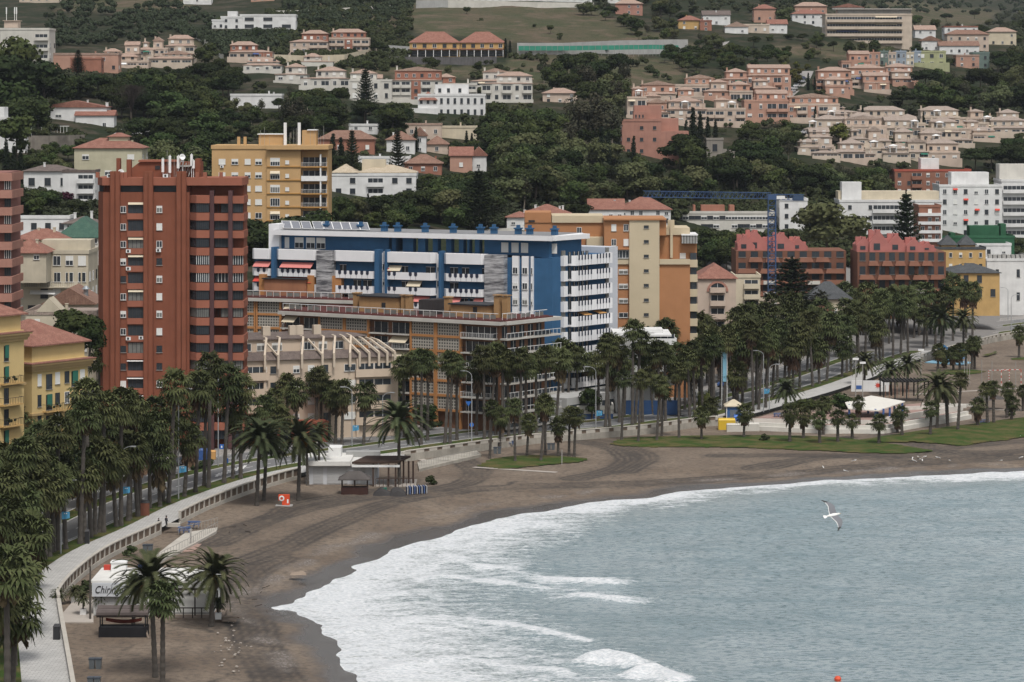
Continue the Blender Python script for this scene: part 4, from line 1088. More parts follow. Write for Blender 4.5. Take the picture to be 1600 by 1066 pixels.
for a, c in zip(W3, W3[1:]):
 mb.add([(a.x,a.y,a.z),(c.x,c.y,c.z),(c.x,c.y,c.z+1.9),(a.x,a.y,a.z+1.9),(a.x,a.y+.1,a.z),(c.x,c.y+.1,c.z),(c.x,c.y+.1,c.z+1.9),(a.x,a.y+.1,a.z+1.9)], [(0,1,2,3),(7,6,5,4),(3,2,6,7),(0,4,5,1),(0,3,7,4),(1,5,6,2)])
gw.part('netting', mb, flat('green_netting', (.03,.22,.15), .8, var=.3, scale=.4)); mb = MB()
for a, c in zip(W3, W3[1:]):
 for k in range(8): q = a.lerp(c, k/8); mb.box(q.x-.06, q.x+.06, q.y-.1, q.y-.02, q.z-3, q.z+2.1)
gw.part('fence_posts', mb, conc)
for i, (l,x0,x1,y0,y1,wl,rf,ty) in enumerate([
 ('pink villa with a red roof on the ridge right of the white building', 962,1004,6,24,'pink',T_SALM,'hip'),
 ('tiny white house above the pink villa at the top edge', 950,985,-8,4,'white',T_SALM,'hip'),
 ('orange house with a terracotta roof below the ridge pines', 1060,1096,32,48,'ochre',T_RED,'hip'),
 ('red brick porch house attached to the orange house', 1094,1112,34,50,'terracotta',T_RED,'flat'),
 ('white colonnaded villa right of the ridge pines', 1098,1141,24,40,'white',T_DARK,'gable'),
 ('small white gabled house on the road bend', 1133,1169,42,54,'white',T_SALM,'gablev'),
 ('low beige flat roofed house next to the small white gabled house', 1160,1202,40,52,'beige',None,'flat'),
 ('salmon house with two chimneys on the ridge', 1178,1212,14,34,'salmon',T_RED,'hip'),
 ('red roofed white house above the beige apartment slab on the left', 1238,1290,22,40,'white',T_RED,'hip'),
 ('white house with a red roof hidden left of the beige apartment slab', 1200,1230,38,52,'white',T_RED,'gable'),
 ('small brick house with two white chimneys on the ridge', 1242,1292,10,24,'salmon',T_SALM,'hip'),
 ('white villa with a red roof peeping above the beige apartment slab', 1300,1350,12,24,'white',T_RED,'gablev'),
 ('white red roofed row house at the left of the upper right cluster', 1430,1462,47,62,'white',T_SALM,'gable'),
 ('long white villa with a bright roof terrace in the upper right cluster', 1476,1528,43,68,'white',T_RED,'flat'),
 ('red roofed row house under the long white villa', 1480,1545,54,78,'pinkbeige',T_BROWN,'hip'),
 ('cream villa with a salmon hipped roof at the right edge of the upper cluster', 1545,1588,50,72,'cream',T_SALM,'hip'),
 ('white row house with dark arches below the red roofed row', 1468,1530,72,86,'white',T_BROWN,'gable'),
 ('low salmon house with parasols in front of the dark trees', 1494,1530,88,106,'salmon',T_SALM,'flat'),
 ('dark green painted house beside the low salmon house', 1520,1546,84,108,'teal',None,'flat'),
 ('small white house with a brown roof left of the green painted house', 1440,1470,64,80,'white',T_BROWN,'gablev')]):
 house(l,x0,x1,y0,y1,wl,rf,ty,9,ch=1,rise=2.2 if ty != 'flat' else None,skip=.15)
b = house('beige five storey apartment slab with long balcony bands on the ridge', 1290, 1425, 24, 68, 'beige', None, 'flat', 15, floors=4, cols=0, ch=0, name='apartment_block', cat='apartment block')
for j in range(4):
 o = b.balcony('F', 0, b.W*.45, j*b.dh+.2, b.W*.88, pl('beige'), depth=1.8, ph=1.1, oh=b.dh*.7)
 b.awning('F', 0, b.W*(.25 if j < 2 else .7), j*b.dh+b.dh*.85, b.W*.25, F_BLUE if j == 1 else F_CREAM, 1.0, .5)
mb = MB(); mb.box(b.W*.15, b.W, 4, 12, b.H+.8, b.H+2.8); b.part('penthouse_wall', mb, glass2); mb = MB(); mb.box(b.W*.12, b.W*1.01, 3, 13, b.H+2.81, b.H+3.2); b.part('penthouse_roof', mb, M_FLAT)
cx = 1355
for i, (wd, wl, l) in enumerate([(20,'salmon','salmon row house at the left end of the colourful row'),(13,'teal','grey green row house with white frames in the colourful row'),(12,'pinkbeige','cream row house between the grey green and sky blue ones'),(16,'blue','sky blue row house in the colourful row'),(12,'cream','yellow cream row house right of the sky blue one'),(11,'blue','narrow bright blue row house before the lime green one')]):
 house(l, cx, cx+wd, 82 if i % 2 else 84, 104, wl, None, 'flat', 9, floors=2, cols=2, ch=1, group='colourful row houses on the right slope', win=(1,1.5)); cx += wd
b = house('lime green row house at the right end of the colourful row', 1434, 1478, 82, 106, 'palegreen', None, 'flat', 10, floors=2, cols=3, ch=0, win=(1.6,1.6))
mb = MB(); mb.box(-2, b.W+1, -4, -.01, -2, 2.2); b.part('garage_wall', mb, pl('palegreen'))
S = [('salmon block with a dark pointed roof at the left end of the salmon estate', 980,1010,138,186), ('cream and salmon block behind the pink cubist house', 1002,1056,132,160),('tall salmon block with an octagonal roof lantern in the upper row', 1050,1125,122,150),
     ('salmon block with a wide eave in the upper row of the estate', 1122,1168,112,150),('highest salmon block with a tiled cupola at the crest of the estate', 1165,1236,106,148),('cream fronted block with white window grid in the lower row', 1040,1104,158,194),
     ('cream block with a white pavilion in the lower row', 1100,1165,156,196),('salmon block at the right end of the lower row by the road', 1163,1232,146,190),('salmon terrace block right of the street of parked cars', 1228,1312,152,190),
     ('small salmon block at the foot of the street', 1195,1240,158,176)]
for i, (l,x0,x1,y0,y1) in enumerate(S):
 terrace(l,x0,x1,y0,y1,'salmon' if i in (3,7,4) else 'pinkbeige',T_SALM,13,'salmon and cream apartment terraces on the central slope',40+i,second='salmon' if i not in (5,6) else None,pergola=i in (0,5,6,9),name='apartment_terrace')
S = [('orange sided apartment terrace left end of the upper right salmon row', 1275,1332,110,144),('long salmon apartment terrace in the middle of the upper right row', 1328,1385,106,138),('salmon apartment terrace at the right end of the upper right row', 1382,1432,104,130),('salmon penthouse row with a big cream roof', 1315,1360,84,112)]
for i, (l,x0,x1,y0,y1) in enumerate(S):
 terrace(l,x0,x1,y0,y1,'salmon' if i != 1 else 'pinkbeige',T_SALM,13,'salmon apartment terraces on the right slope',60+i,second='salmon',name='apartment_terrace')
S = [(1283,1345,168,188,'beige block with a palm in front at the top left of the beige estate'),(1345,1416,172,196,'beige block with a long tiled roof and two chimneys in the beige estate'),(1440,1500,172,198,'beige block with black roof terrace rails in the beige estate'),
     (1500,1562,174,196,'beige block with paired chimneys towards the right of the beige estate'),(1560,1615,176,204,'beige block cut by the right edge of the beige estate'),
     (1258,1318,186,214,'beige house with a white roof pavilion at the left of the middle row'),(1316,1386,186,214,'beige house with arched dormers behind the palm group'),(1384,1440,188,216,'beige house with three dormers in the middle row'),
     (1440,1498,190,220,'beige house with white dormers right of the middle row'),(1496,1552,190,216,'beige house with five dormer windows at the right of the middle row'),(1550,1610,188,212,'beige house at the far right of the middle row'),
     (1247,1300,222,244,'low beige garage terrace at the left of the lowest row'),(1298,1352,224,252,'low beige terrace with dark garage doors in the lowest row'),(1352,1420,220,246,'low beige terrace with white parasols in the lowest row'),(1418,1452,222,250,'narrow beige house with a tall window in the lowest row'),(1450,1500,224,254,'beige house with a small white annex at the right of the lowest row')]
for i, (x0,x1,y0,y1,l) in enumerate(S):
 terrace(l,x0,x1,y0,y1,'beige' if i % 3 else 'pinkbeige',T_BEIGE,11,'beige terraced houses on the right slope',80+i,pergola=i in (5,8,13,2,7))
b = house('large pink cubist house with a square tower among the cypresses', 972, 1033, 190, 244, 'pink', None, 'flat', 14, floors=3, cols=3, ch=0, name='villa', cat='villa', win=(1.1,1.1), kinds=(3,), down=6)
for (u0,u1,v0,v1,w0,w1) in ((b.W*.3, b.W*.6, 1.5, 8, b.H, b.H+3.2),(b.W*.33, b.W*1.03, 5, 13, b.H, b.H+5.2),(b.W+.01, b.W+9, 1, 11, -5, b.H*.72),(b.W*.9, b.W+6, 6, 13.5, b.H*.72, b.H+1)):
 mb = MB(); mb.box(u0,u1,v0,v1,w0,w1); b.part('upper_wall', mb, pl('pink'))
for q in (.36,.45,.54): b.win('F', 1.5, b.W*q, b.H+1.2, .5, 1.0, 3)
for q in (3, 6.5): b.win('F', 1, b.W+q, b.H*.3, 1, 1.6, 3)
b = house('small stone gatehouse with a round arch right of the pink cubist house', 1104, 1130, 219, 244, 'stone', None, 'flat', 7, floors=1, cols=1, ch=0, win=(1.6,2.4), kinds=(3,))
rwall('rubble stone wall running right from the gatehouse', [(1130,245),(1180,246),(1205,246)], 2.6, 'stone')
house('small pink house half hidden under the tall eucalyptus', 848, 902, 146, 162, 'pinkbeige', T_SALM, 'hip', 9, floors=2, cols=3)
house('white terrace flats cut by trees left of the eucalyptus', 800, 832, 124, 146, 'offwhite', T_SALM, 'hip', 9, floors=2, cols=2)
mb = MB()
def hill_road(pts, wpx, name='hill_road'):
 mb = MB(); L = smooth_poly([hill(*p) for p in pts], 6);
 for a, c in zip(L, L[1:]):
  w = Vector((-(c-a).y, (c-a).x, 0)).normalized()*wpx
  mb.quad((a-w)+Vector((0,0,.25)), (c-w)+Vector((0,0,.25)), (c+w)+Vector((0,0,.25)), (a+w)+Vector((0,0,.25)))
 o = mb.build(name, M_PAVE); o['kind'] = 'structure'
hill_road([(1108,84),(1122,74),(1132,64)], 2.6); hill_road([(1222,156),(1250,130),(1260,112)], 3.0)
b = house('brick apartment block with a red roof slab and a white roof room', 1398, 1517, 268, 318, 'brick', flat('red_roof_slab',(.35,.08,.05),.8), 'flat', 13, floors=4, cols=8, ch=0, name='apartment_block', cat='apartment block', balc=[(.22,.36),(.72,.84)])
mb = MB(); mb.box(b.W*.36, b.W*.6, 3, 9, b.H+.2, b.H+4.2); b.part('roof_room', mb, pl('white'))
b = house('white eight storey apartment block with red window awnings', 1468, 1566, 292, 372, 'white', None, 'flat', 15, floors=5, cols=6, ch=0, name='apartment_block', cat='apartment block', win=(1.2,1.5), skip=0, deep=False)
mb = MB(); mb.box(b.W*.22, b.W*.82, 4, 11, b.H+.2, b.H+4.5); b.part('roof_room', mb, pl('white'))
for (q,j) in ((.42,1),(.42,3),(.92,2),(.25,4),(.75,0),(.6,2)): b.awning('F', 0, b.W*q, j*b.dh+b.dh*.86, 1.5, F_RED, .7, .5)
b = house('white apartment block with full width balconies at the right edge', 1565, 1640, 284, 372, 'white', None, 'flat', 15, floors=5, cols=0, ch=0, name='apartment_block', cat='apartment block', balc=[(.02,.5),(.52,.98)])
mb = MB(); mb.box(b.W*.0, b.W*.9, 4, 11, b.H+.2, b.H+5.5); b.part('roof_room', mb, pl('offwhite'))
b = house('plain white block behind the crane top', 1218, 1262, 314, 362, 'white', None, 'flat', 12, floors=3, cols=2, ch=0, name='apartment_block', cat='apartment block', kinds=(1,3))
b = house('long white apartment building with blue tinted balconies behind the araucaria', 1312, 1472, 316, 382, 'white', None, 'flat', 14, floors=4, cols=5, ch=0, name='apartment_block', cat='apartment block', kinds=(3,0), balc=[(.32,.66)])
mb = MB(); mb.box(b.W*.0, b.W*.99, 4, 11, b.H+.2, b.H+3.2); b.part('roof_room', mb, pl('cream')); mb = MB(); mb.box(1, 7, 3, 8, b.H+.2, b.H+6); b.part('stair_tower', mb, pl('white'))
b = house('white and brick apartment building right of the big araucaria', 1436, 1470, 324, 378, 'brick', None, 'flat', 12, floors=4, cols=3, ch=0, name='apartment_block', cat='apartment block', Y=850)
for j in range(4):
 mb = MB(); mb.box(-.3, b.W+.3, -1.1, -.01, j*b.dh+b.dh*.0, j*b.dh+b.dh*.34); b.part('balcony', mb, pl('white'))
b = house('low dark green painted building with roof blocks behind the yellow villas', 1450, 1585, 372, 396, 'green', None, 'flat', 16, floors=1, cols=0, ch=0, name='building', cat='building')
for (u0,u1,h) in ((.0,.02,4),(.1,.14,3),(.5,.82,3.6),(.86,.9,4.2),(.28,.31,1.4)):
 mb = MB(); mb.box(b.W*u0, b.W*u1+.6, 3, 9, b.H+.2, b.H+h); b.part('roof_block', mb, pl('green'))
house('white flat roofed house in front of the dark green building', 1510, 1580, 384, 402, 'white', None, 'flat', 9, floors=1, cols=3, ch=0, Y=hillY(1540,396)-14)
b = house('yellow villa with twin dark green hipped roofs and arched windows', 1462, 1540, 390, 425, 'ochre', T_SLATE, 'flat', 10, floors=2, cols=5, ch=0, name='villa', cat='villa', win=(.9,1.3), Y=800)
for u in (.12,.5):
 mb = MB(); mb.box(b.W*u, b.W*(u+.3), .5, 6, b.H, b.H+1.2); b.part('upper_wall', mb, pl('ochre')); mb = MB(); hip(mb, b.W*u, b.W*(u+.3), .5, 6, b.H+1.2, 2.6, .4); b.part('hipped_roof', mb, T_SLATE)
b = house('yellow villa with a dark green hipped roof and closed green shutters in front', 1478, 1562, 427, 470, 'ochre', T_SLATE, 'hip', 12, floors=2, cols=4, ch=1, name='villa', cat='villa', win=(1.3,2.0), rise=2.2, Y=760, kinds=(3,))
b = house('white modern house with roof plant at the right edge behind the palms', 1542, 1640, 408, 480, 'white', None, 'flat', 16, floors=2, cols=3, ch=0, win=(.9,2.2), kinds=(3,), Y=815)
mb = MB()
for k in range(12): mb.box(1+k*1.3, 1.9+k*1.3, 3, 5, b.H+.1, b.H+1.6)
b.part('roof_plant', mb, conc)
b = house('long low white and brick building behind the tan tower', 1057, 1210, 334, 360, 'offwhite', None, 'flat', 14, floors=2, cols=16, ch=0, name='building', cat='building', win=(1.8,1.1), kinds=(3,4))
for u0,u1 in ((.18,.2),(.26,.5),(.55,.6)):
 mb = MB(); mb.box(b.W*u0, b.W*u1, 3, 8, b.H+.2, b.H+2.4); b.part('roof_block', mb, pl('terracotta'))
b = house('white house with a long red roof and six white chimneys left of the pines', 818, 892, 336, 350, 'white', T_RED, 'hip', 12, floors=1, cols=6, ch=5, rise=2.6)
b = house('white terrace house with a red roof and chimneys behind the tan tower', 920, 975, 328, 348, 'white', T_RED, 'gable', 11, floors=1, cols=4, ch=4, rise=2.8)
b = house('white terrace house with a red hipped roof and a dormer above the tan tower', 968, 1048, 328, 352, 'white', T_RED, 'hip', 12, floors=2, cols=6, ch=4, rise=3.4)
house('small red roofed house at the left of the tan building roof', 792, 832, 340, 356, 'white', T_RED, 'hip', 8, floors=1, cols=2)
b = house('low cream house under the green hill left of the tan building', 745, 808, 361, 372, 'offwhite', None, 'flat', 10, floors=1, cols=3, ch=1)
def pinkblock(label, x0, x1, ytop, yb, Y, peaks, seed):
 s = F/Y; W = (x1-x0)/s; H = (yb-ytop)/s
 b = Bd('apartment_block', label, 'apartment block', P(x0, yb, Y), 0, 'brown apartment blocks with pink gables', True)
 br_ = pl('redbrown'); pk = pl('gablepink')
 fl = max(3, round(H/3.2)); dh = H/fl; D = 16
 b.box('wall', br_, 0, W, .0, D, -3, H)
 for j in range(fl):
  mb = MB(); off = 1.3+.0*j
  x0_, x1_ = (0, W) if j < fl-1 else (W*.1, W*.86)
  z = j*dh+dh*.02
  n = 5
  for k in range(n):
   a = x0_+(x1_-x0_)*k/n+.3; c = x0_+(x1_-x0_)*(k+1)/n-.3; o_ = off+(.8 if k % 2 else 0)
   mb.add([(a,-o_,z),(c,-o_,z),(c,0,z),(a,0,z),(a+.4,-o_+.7,z+1.15),(c-.4,-o_+.7,z+1.15),(c-.4,0,z+1.15),(a+.4,0,z+1.15)], [(0,3,2,1),(4,5,6,7),(0,1,5,4),(1,2,6,5),(2,3,7,6),(3,0,4,7)])
  b.part('sloping_parapet', mb, br_ if j > 1 else br_)
  for k in range(n):
   if k % 2 == 1 or j < 1:
    mb = MB(); c = x0_+(x1_-x0_)*(k+.5)/n; mb.box(c-1.6, c+1.6, -off-.85, -off-.802, z+.1, z+1.05)
    if j < fl-2: b.part('balcony', mb, pl('offwhite'))
  for k in range(9):
   b.win('F', 0, W*(k+.5)/9, z+1.2, W/9*.6, dh-1.4, 3)
 rg = MB()
 peaks = [(a_, b_, c_*.8, d_) for a_, b_, c_, d_ in peaks]
 for (u, wd, hh, v) in peaks:
  rg.add([(W*u,v,H),(W*(u+wd),v,H),(W*(u+wd),v+9,H),(W*u,v+9,H),(W*u,v,H+hh*.45),(W*(u+wd*.45),v,H+hh),(W*(u+wd),v,H+hh*.3),(W*u,v+9,H+hh*.45),(W*(u+wd*.45),v+9,H+hh),(W*(u+wd),v+9,H+hh*.3)],
               [(0,1,6,5,4),(9,2,3,7,8) if False else (2,3,7,8,9),(4,5,8,7),(5,6,9,8),(0,4,7,3),(1,2,9,6)])
 b.part('pink_gable', rg, pk)
 ch = MB()
 for (u, wd, hh, v) in peaks:
  for q in (.1,.45,.8): ch.box(W*(u+wd*q)-.5, W*(u+wd*q)+.6, v+2, v+3.4, H+hh*.3, H+hh*(1.02 if q < .7 else .62))
 b.part('chimney', ch, pk)
 for (u, wd, hh, v) in peaks:
  mb = MB(); mb.box(W*(u+wd*.2), W*(u+wd*.5), v-.1, v, H+.5, H+hh*.4); b.part('window', mb, glass)
 reg(x0, x1, ytop, yb, Y)
P_C = None
plaster('render_redbrown', (.19,.09,.06)); plaster('render_gablepink', (.42,.165,.145))
_old = pl
def pl(key):
 if 'render_'+key in MATS: return MATS['render_'+key]
 return _old(key)
pinkblock('brown terraced block with pink gables right of the blue crane', 1150, 1322, 392, 480, 745, [(.02,.16,5.0,2),(.10,.2,6.3,3),(.34,.2,5.6,1),(.50,.16,4.2,2),(.27,.12,4,4)], 1)
pinkblock('brown terraced block with pink gables behind the palms at right', 1340, 1478, 394, 480, 735, [(.0,.2,4.5,2),(.14,.24,6.8,1),(.36,.22,5.6,2),(.56,.2,4.4,1),(.74,.16,3.0,2)], 2)
b = house('small house with a dark slate mansard roof and cream chimneys', 1262, 1330, 468, 500, 'cream', T_SLATE, 'hip', 9, floors=1, cols=4, ch=3, rise=4, Y=700)
b = house('little white gable house in front of the slate roof', 1268, 1302, 486, 506, 'white', T_RED, 'gablev', 8, floors=1, cols=1, ch=0, rise=2.4, Y=690)
b = house('pale pink apartment house with arched loggia and red roof', 1090, 1150, 436, 560, 'pinkbeige', T_RED, 'hip', 14, floors=6, cols=1, ch=0, name='apartment_block', cat='apartment block', rise=3.0, Y=640, win=(1,1.3), deep=True, balc=[(.32,.72)], skip=.9)
mb = MB(); n = 14
for k in range(n):
 a0 = math.pi*k/n; a1 = math.pi*(k+1)/n; r0, r1 = 1.9, 2.4; cz = b.H-2.8; c = b.W*.52
 mb.add([(c+r*math.cos(a), y, cz+r*math.sin(a)) for y in (-.2, 0) for a, r in ((a0,r0),(a1,r0),(a1,r1),(a0,r1))], [(0,1,2,3),(3,2,6,7),(0,4,5,1)])
b.part('arch', mb, pl('pink'))
b = house('cream house with wide balconies right of the arched pink house', 1148, 1188, 434, 500, 'cream', None, 'flat', 11, floors=4, cols=1, ch=0, Y=668, balc=[(.35,.95)], deep=True)
house('cream house with green shutters below the cream balconied house', 1180, 1220, 470, 520, 'beige', None, 'flat', 9, floors=3, cols=2, Y=675, ch=0)
for i,(x0,x1,y0,y1,c) in enumerate([(1005,1050,150,176,1),(1060,1100,140,166,0),(1100,1140,128,156,1),(1140,1176,132,160,0),(1178,1215,126,156,1),(1010,1046,160,190,0),(1290,1326,124,150,1),(1350,1390,118,144,0),(1395,1425,112,134,1),(1214,1250,162,186,0)]):
 terrace('salmon and cream apartment terrace wedged between its neighbours in the central estate',x0,x1,y0,y1,('pinkbeige','salmon')[c],T_SALM,11,'filler apartment terraces of the salmon estate',140+i,second=('salmon','pinkbeige')[c],name='apartment_terrace')
for i,(x0,x1,y0,y1) in enumerate([(1290,1330,178,198),(1330,1370,182,204),(1372,1412,184,204),(1408,1446,182,206),(1470,1510,184,208),(1524,1560,186,206),(1266,1300,206,228),(1322,1356,204,230),(1356,1392,204,228),(1400,1432,206,230),(1440,1474,208,232),(1476,1520,206,228),(1520,1560,204,222),(1270,1310,232,250),(1330,1368,234,252),(1380,1420,232,252)]):
 terrace('small beige terrace house wedged between its neighbours in the beige estate',x0,x1,y0,y1,('pinkbeige','beige')[i%2],T_BEIGE,9,'filler houses of the beige estate',170+i,pergola=i%5==0)
for i,(x0,x1,y0,y1) in enumerate([(470,520,88,104),(560,600,122,142),(600,640,130,156),(780,826,128,150),(380,440,96,112),(560,606,134,156)]):
 terrace('small cream terrace house filling a gap in the cream row',x0,x1,y0,y1,'offwhite',T_SALM,9,'filler houses of the cream rows',200+i)
# ------------------------------------------------------------------ the big blocks along the seafront road
def front(name, label, cat, A, B, group=None, deep=True):
 """building whose front runs from ground point A (left) to B (right)"""
 A = Vector((A[0],A[1],0)); B = Vector((B[0],B[1],0)); rz = math.atan2(B.y-A.y, B.x-A.x)
 b = Bd(name, label, cat, A, rz, group, deep); b.W = (B-A).length; return b
def XY(px, Y): return ((px-CX)*Y/F, Y)
def zat(py, Y): return HC-(py-HY)*Y/F
def red_tower():
 Y = 505.0; b = front('apartment_tower', 'tall brick red apartment tower with antennas on its roof', 'apartment tower', XY(150, Y), XY(380, Y))
 red = plaster('brick_red_render', (.215,.078,.047), .12, .08); red2 = plaster('band_red_render', (.30,.115,.075), .1, .05); plum = plaster('plum_render', (.095,.05,.05), .15)
 W = b.W; s = F/Y; H = zat(281, Y); D = 9.0; u = lambda px: (px-150)/s
 dh = 27.3/s; zo = zat(317.3, Y)
 mb = MB(); mb.prism([(-.1,3.6),(u(161),0),(u(296),0),(u(296),D),(-.1,D)], 0, H-2.2); b.part('wall', mb, red)
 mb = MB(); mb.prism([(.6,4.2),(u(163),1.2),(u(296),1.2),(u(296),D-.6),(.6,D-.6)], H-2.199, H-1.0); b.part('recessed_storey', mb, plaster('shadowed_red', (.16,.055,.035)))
 mb = MB(); mb.prism([(-.2,3.5),(u(160),-.15),(u(378),-.15),(u(381),2),(u(381),D+.1),(-.2,D+.1)], H-1.0, H+.35); b.part('parapet', mb, red2)
 mb = MB()
 for k, (a, c) in enumerate(((u(188), u(226)),(u(240), u(279)),(u(151), u(157)))): mb.box(a, c, .9 if k < 2 else 3.2, 1.19 if k < 2 else 3.4, H-2.15, H-1.05)
 b.part('window', mb, glass)  # dark strips standing for the shade inside the recessed slot
 for px in (176.5, 184.5, 228.5, 236, 280, 288):
  mb = MB(); mb.box(u(px)-.42, u(px)+.42, -.75, -.002, 0, H+1.5); mb.box(u(px)-.3, u(px)+.3, -.9, -.751, 0, H+1.2); b.part('column', mb, red)
 for k in range(13):
  z = zo-k*dh-2.75
  if z < 3: break
  mb = MB(); a, c = u(200.5), u(226.5); mb.box(a, c, -.03, .0, z+.95, z+2.75, 0); mb.box(a-.15, c+.1, -.35, -.031, z-.1, z+.92, 1)
  for q in range(5): mb.box(a+(c-a)*q/4-.04, a+(c-a)*q/4+.04, -.06, -.031, z+.95, z+2.75, 2)
  b.part('balcony', mb, [(glass, glass, glass2)[k % 3], red2, darkm])
  b.win('F', 0, u(192.5), z+1.05, 1.0, 1.15, b.r.choice((0,1,2,3,0)))
  b.win('F', 0, u(249), z+1.05, 1.0, 1.2, b.r.choice((1,1,4,3,0,4)))
  if k in (0,2,3,5): b.awning('F', -.08, (a+c)/2, z+2.85, c-a, F_CREAM, .35, .35)
  if k in (9,10,11): b.awning('F', -.08, (a+c)/2, z+2.75, c-a+.4, whitep, .5, .12)
  if k in (2,3,7,10,11): b.aircon('F', -.04, u(201 if k != 11 else 192), z+.15)
  if k in (2,7): b.aircon('F', -.04, u(248 if k == 2 else 221), z+.3)
 mb = MB(); mb.box(u(296)+.003, u(379), 2.6, D, 0, H-1.001); b.part('gallery_wall', mb, red)
 for k in range(14):
  z = zo-(k-1)*dh-dh-.02+ (0 if k else .0)
  if k == 0: z = zo+.0
  else: z = zo-(k-1)*dh-1.63-1.4
  if z < 2: break
  mb = MB()
  a, m, c = u(294), u(308), u(328)
  mb.prism([(a,1.0),(m,-1.0),(c,-1.0),(c,2.59),(a,2.59)], z, z+1.35)
  mb.prism([(c+.02,.2),(u(381),.2),(u(381),D-1),(u(379)+.01,D-1),(u(379)+.01,2.59),(c+.02,2.59)], z-.1, z+1.2)
  b.part('parapet_band', mb, red2)
  g = MB(); z1 = z+1.351; z2 = z+dh-.001-.0
  if k > 0 or True:
   zz1 = z-1.62; zz2 = z-.02; z1 = zz1+.02
   g.prism([(a+.2,1.3),(m,-.8),(c-.1,-.8),(c-.1,2.0),(a+.2,2.0)], z1, zz2, 0)
   n = 6
   for q in range(n+1):
    x = m+(c-.1-m)*q/n; g.box(x-.035, x+.035, -.88, -.801, z1, zz2, 1)
   if k % 4 != 3:
    x0, x1 = u(335), u(356); g.box(x0+(x1-x0)*(.45 if k % 3 == 0 else 0), x1, .9, 1.2, z1-.1, zz2-.1, 0)
    for q in range(4): x = x0+(x1-x0)*(.25+q*.25); g.box(x-.04, x+.04, .82, .899, z1-.1, zz2-.1, 1)
   if k % 5 != 2:
    x0, x1 = u(364), u(379); g.box(x0, x1, .6, 1.0, z1-.1, zz2-.1, 0)
    for q in range(5): x = x0+(x1-x0)*q/4; g.box(x-.035, x+.035, .52, .599, z1-.1, zz2-.1, 1)
   b.part('glazed_gallery', g, [glass2 if k in (6,9,11) else glass, whitep if k in (4,3) else darkm])
 for px in (331.2, 360.2):
  mb = MB(); mb.box(u(px)-.36, u(px)+.36, -.35, 1.9, 0, H-1.9); b.part('plum_post', mb, plum)
 mb = MB(); mb.add([(u(182),4,H+.36),(u(310),4,H+.36),(u(310),8,H+.36),(u(182),8,H+.36),(u(182),4,zat(278,Y)),(u(214),4,zat(254,Y)),(u(310),4,zat(254,Y)),(u(182),8,zat(278,Y)),(u(214),8,zat(254,Y)),(u(310),8,zat(254,Y))],
                      [(0,3,2,1),(0,1,6,5,4),(3,7,8,9,2),(1,2,9,6),(4,5,8,7),(5,6,9,8),(0,4,7,3)]); b.part('plant_room', mb, red)
 mb = MB(); mb.box(u(212), u(276), 3.6, 8.4, zat(254,Y)+.002, zat(252,Y)+.1); mb.box(u(238), u(246), 3.9, 3.99, zat(266,Y), zat(260,Y), 1); b.part('roof_edge', mb, [red2, darkm])
 for (p0,p1,py) in ((178,184,248),(194,201,250),(302,309,249)):
  mb = MB(); mb.box(u(p0), u(p1), 3.0, 4.6 if p0 < 300 else 7, H+.36, zat(py,Y)); b.part('chimney', mb, red)
 for px in (152,176,190,196,230,236,280,308,320,345):
  mb = MB(); mb.box(u(px)-.3, u(px)+.3, .1, .9, H+.351, H+1.3); b.part('roof_pier', mb, red2)
 for (px, py, h) in ((252,268,2.4),(263,269,3.0),(276,262,2.2),(297,258,2.0),(300,262,1.4),(283,252,1.2)):
  mb = MB(); x = u(px); z = zat(py, Y); mb.bar((x,2.5,H+.3),(x,2.5,z+h),.06,n=6); mb.box(x-.22, x+.22, 2.2, 2.45, z-.2, z+h-.2); b.part('antenna', mb, whitep)
 mb = MB()
 for (px, t) in ((258,236),(269,245),(283,240),(292,250),(272,258),(287,256)): mb.bar((u(px),3,H+.3),(u(px),3,zat(t,Y)),.04,n=4)
 for q in range(5): mb.bar((u(272+q*5),2.6,H+.5),(u(280+q*4),3.4,H+3.5-q*.3),.07,n=4)
 mb.box(u(274), u(300), 2.4, 4, H+2.2, H+2.5); b.part('antenna_mast', mb, conc)
 for (px, py) in ((282,244),(186,268),(262,283)):
  mb = MB(); mb.lathe([(.05,0),(.35,.12),(.55,.35),(.5,.36),(.05,.1)], n=12); o = b.part('satellite_dish', mb, whitep, loc=(u(px),2.2,zat(py,Y)-.3)); o.rotation_euler = (R(70),0,R(20))
 for px in (171, 259): b.aircon('F', .2, u(px), H+.4)
 mb = MB(); mb.box(u(146), u(158), -3, 20, 0, zat(636,Y), 0); mb.box(u(158)+.01, u(246), -5, -.95, 0, zat(648,Y)-.0, 0); mb.box(u(144), u(250), -5.4, -1, zat(648,Y)+.001, zat(640,Y), 1); b.part('podium_wall', mb, [red, red2])
 mb = MB()
 for px in (150, 166, 178, 190): mb.box(u(px)-.8, u(px)+.8, -5.06, -5.0, 2.2, 4.2)
 b.part('podium_window', mb, glass)
 reg(150, 380, 250, 700, Y)
red_tower()
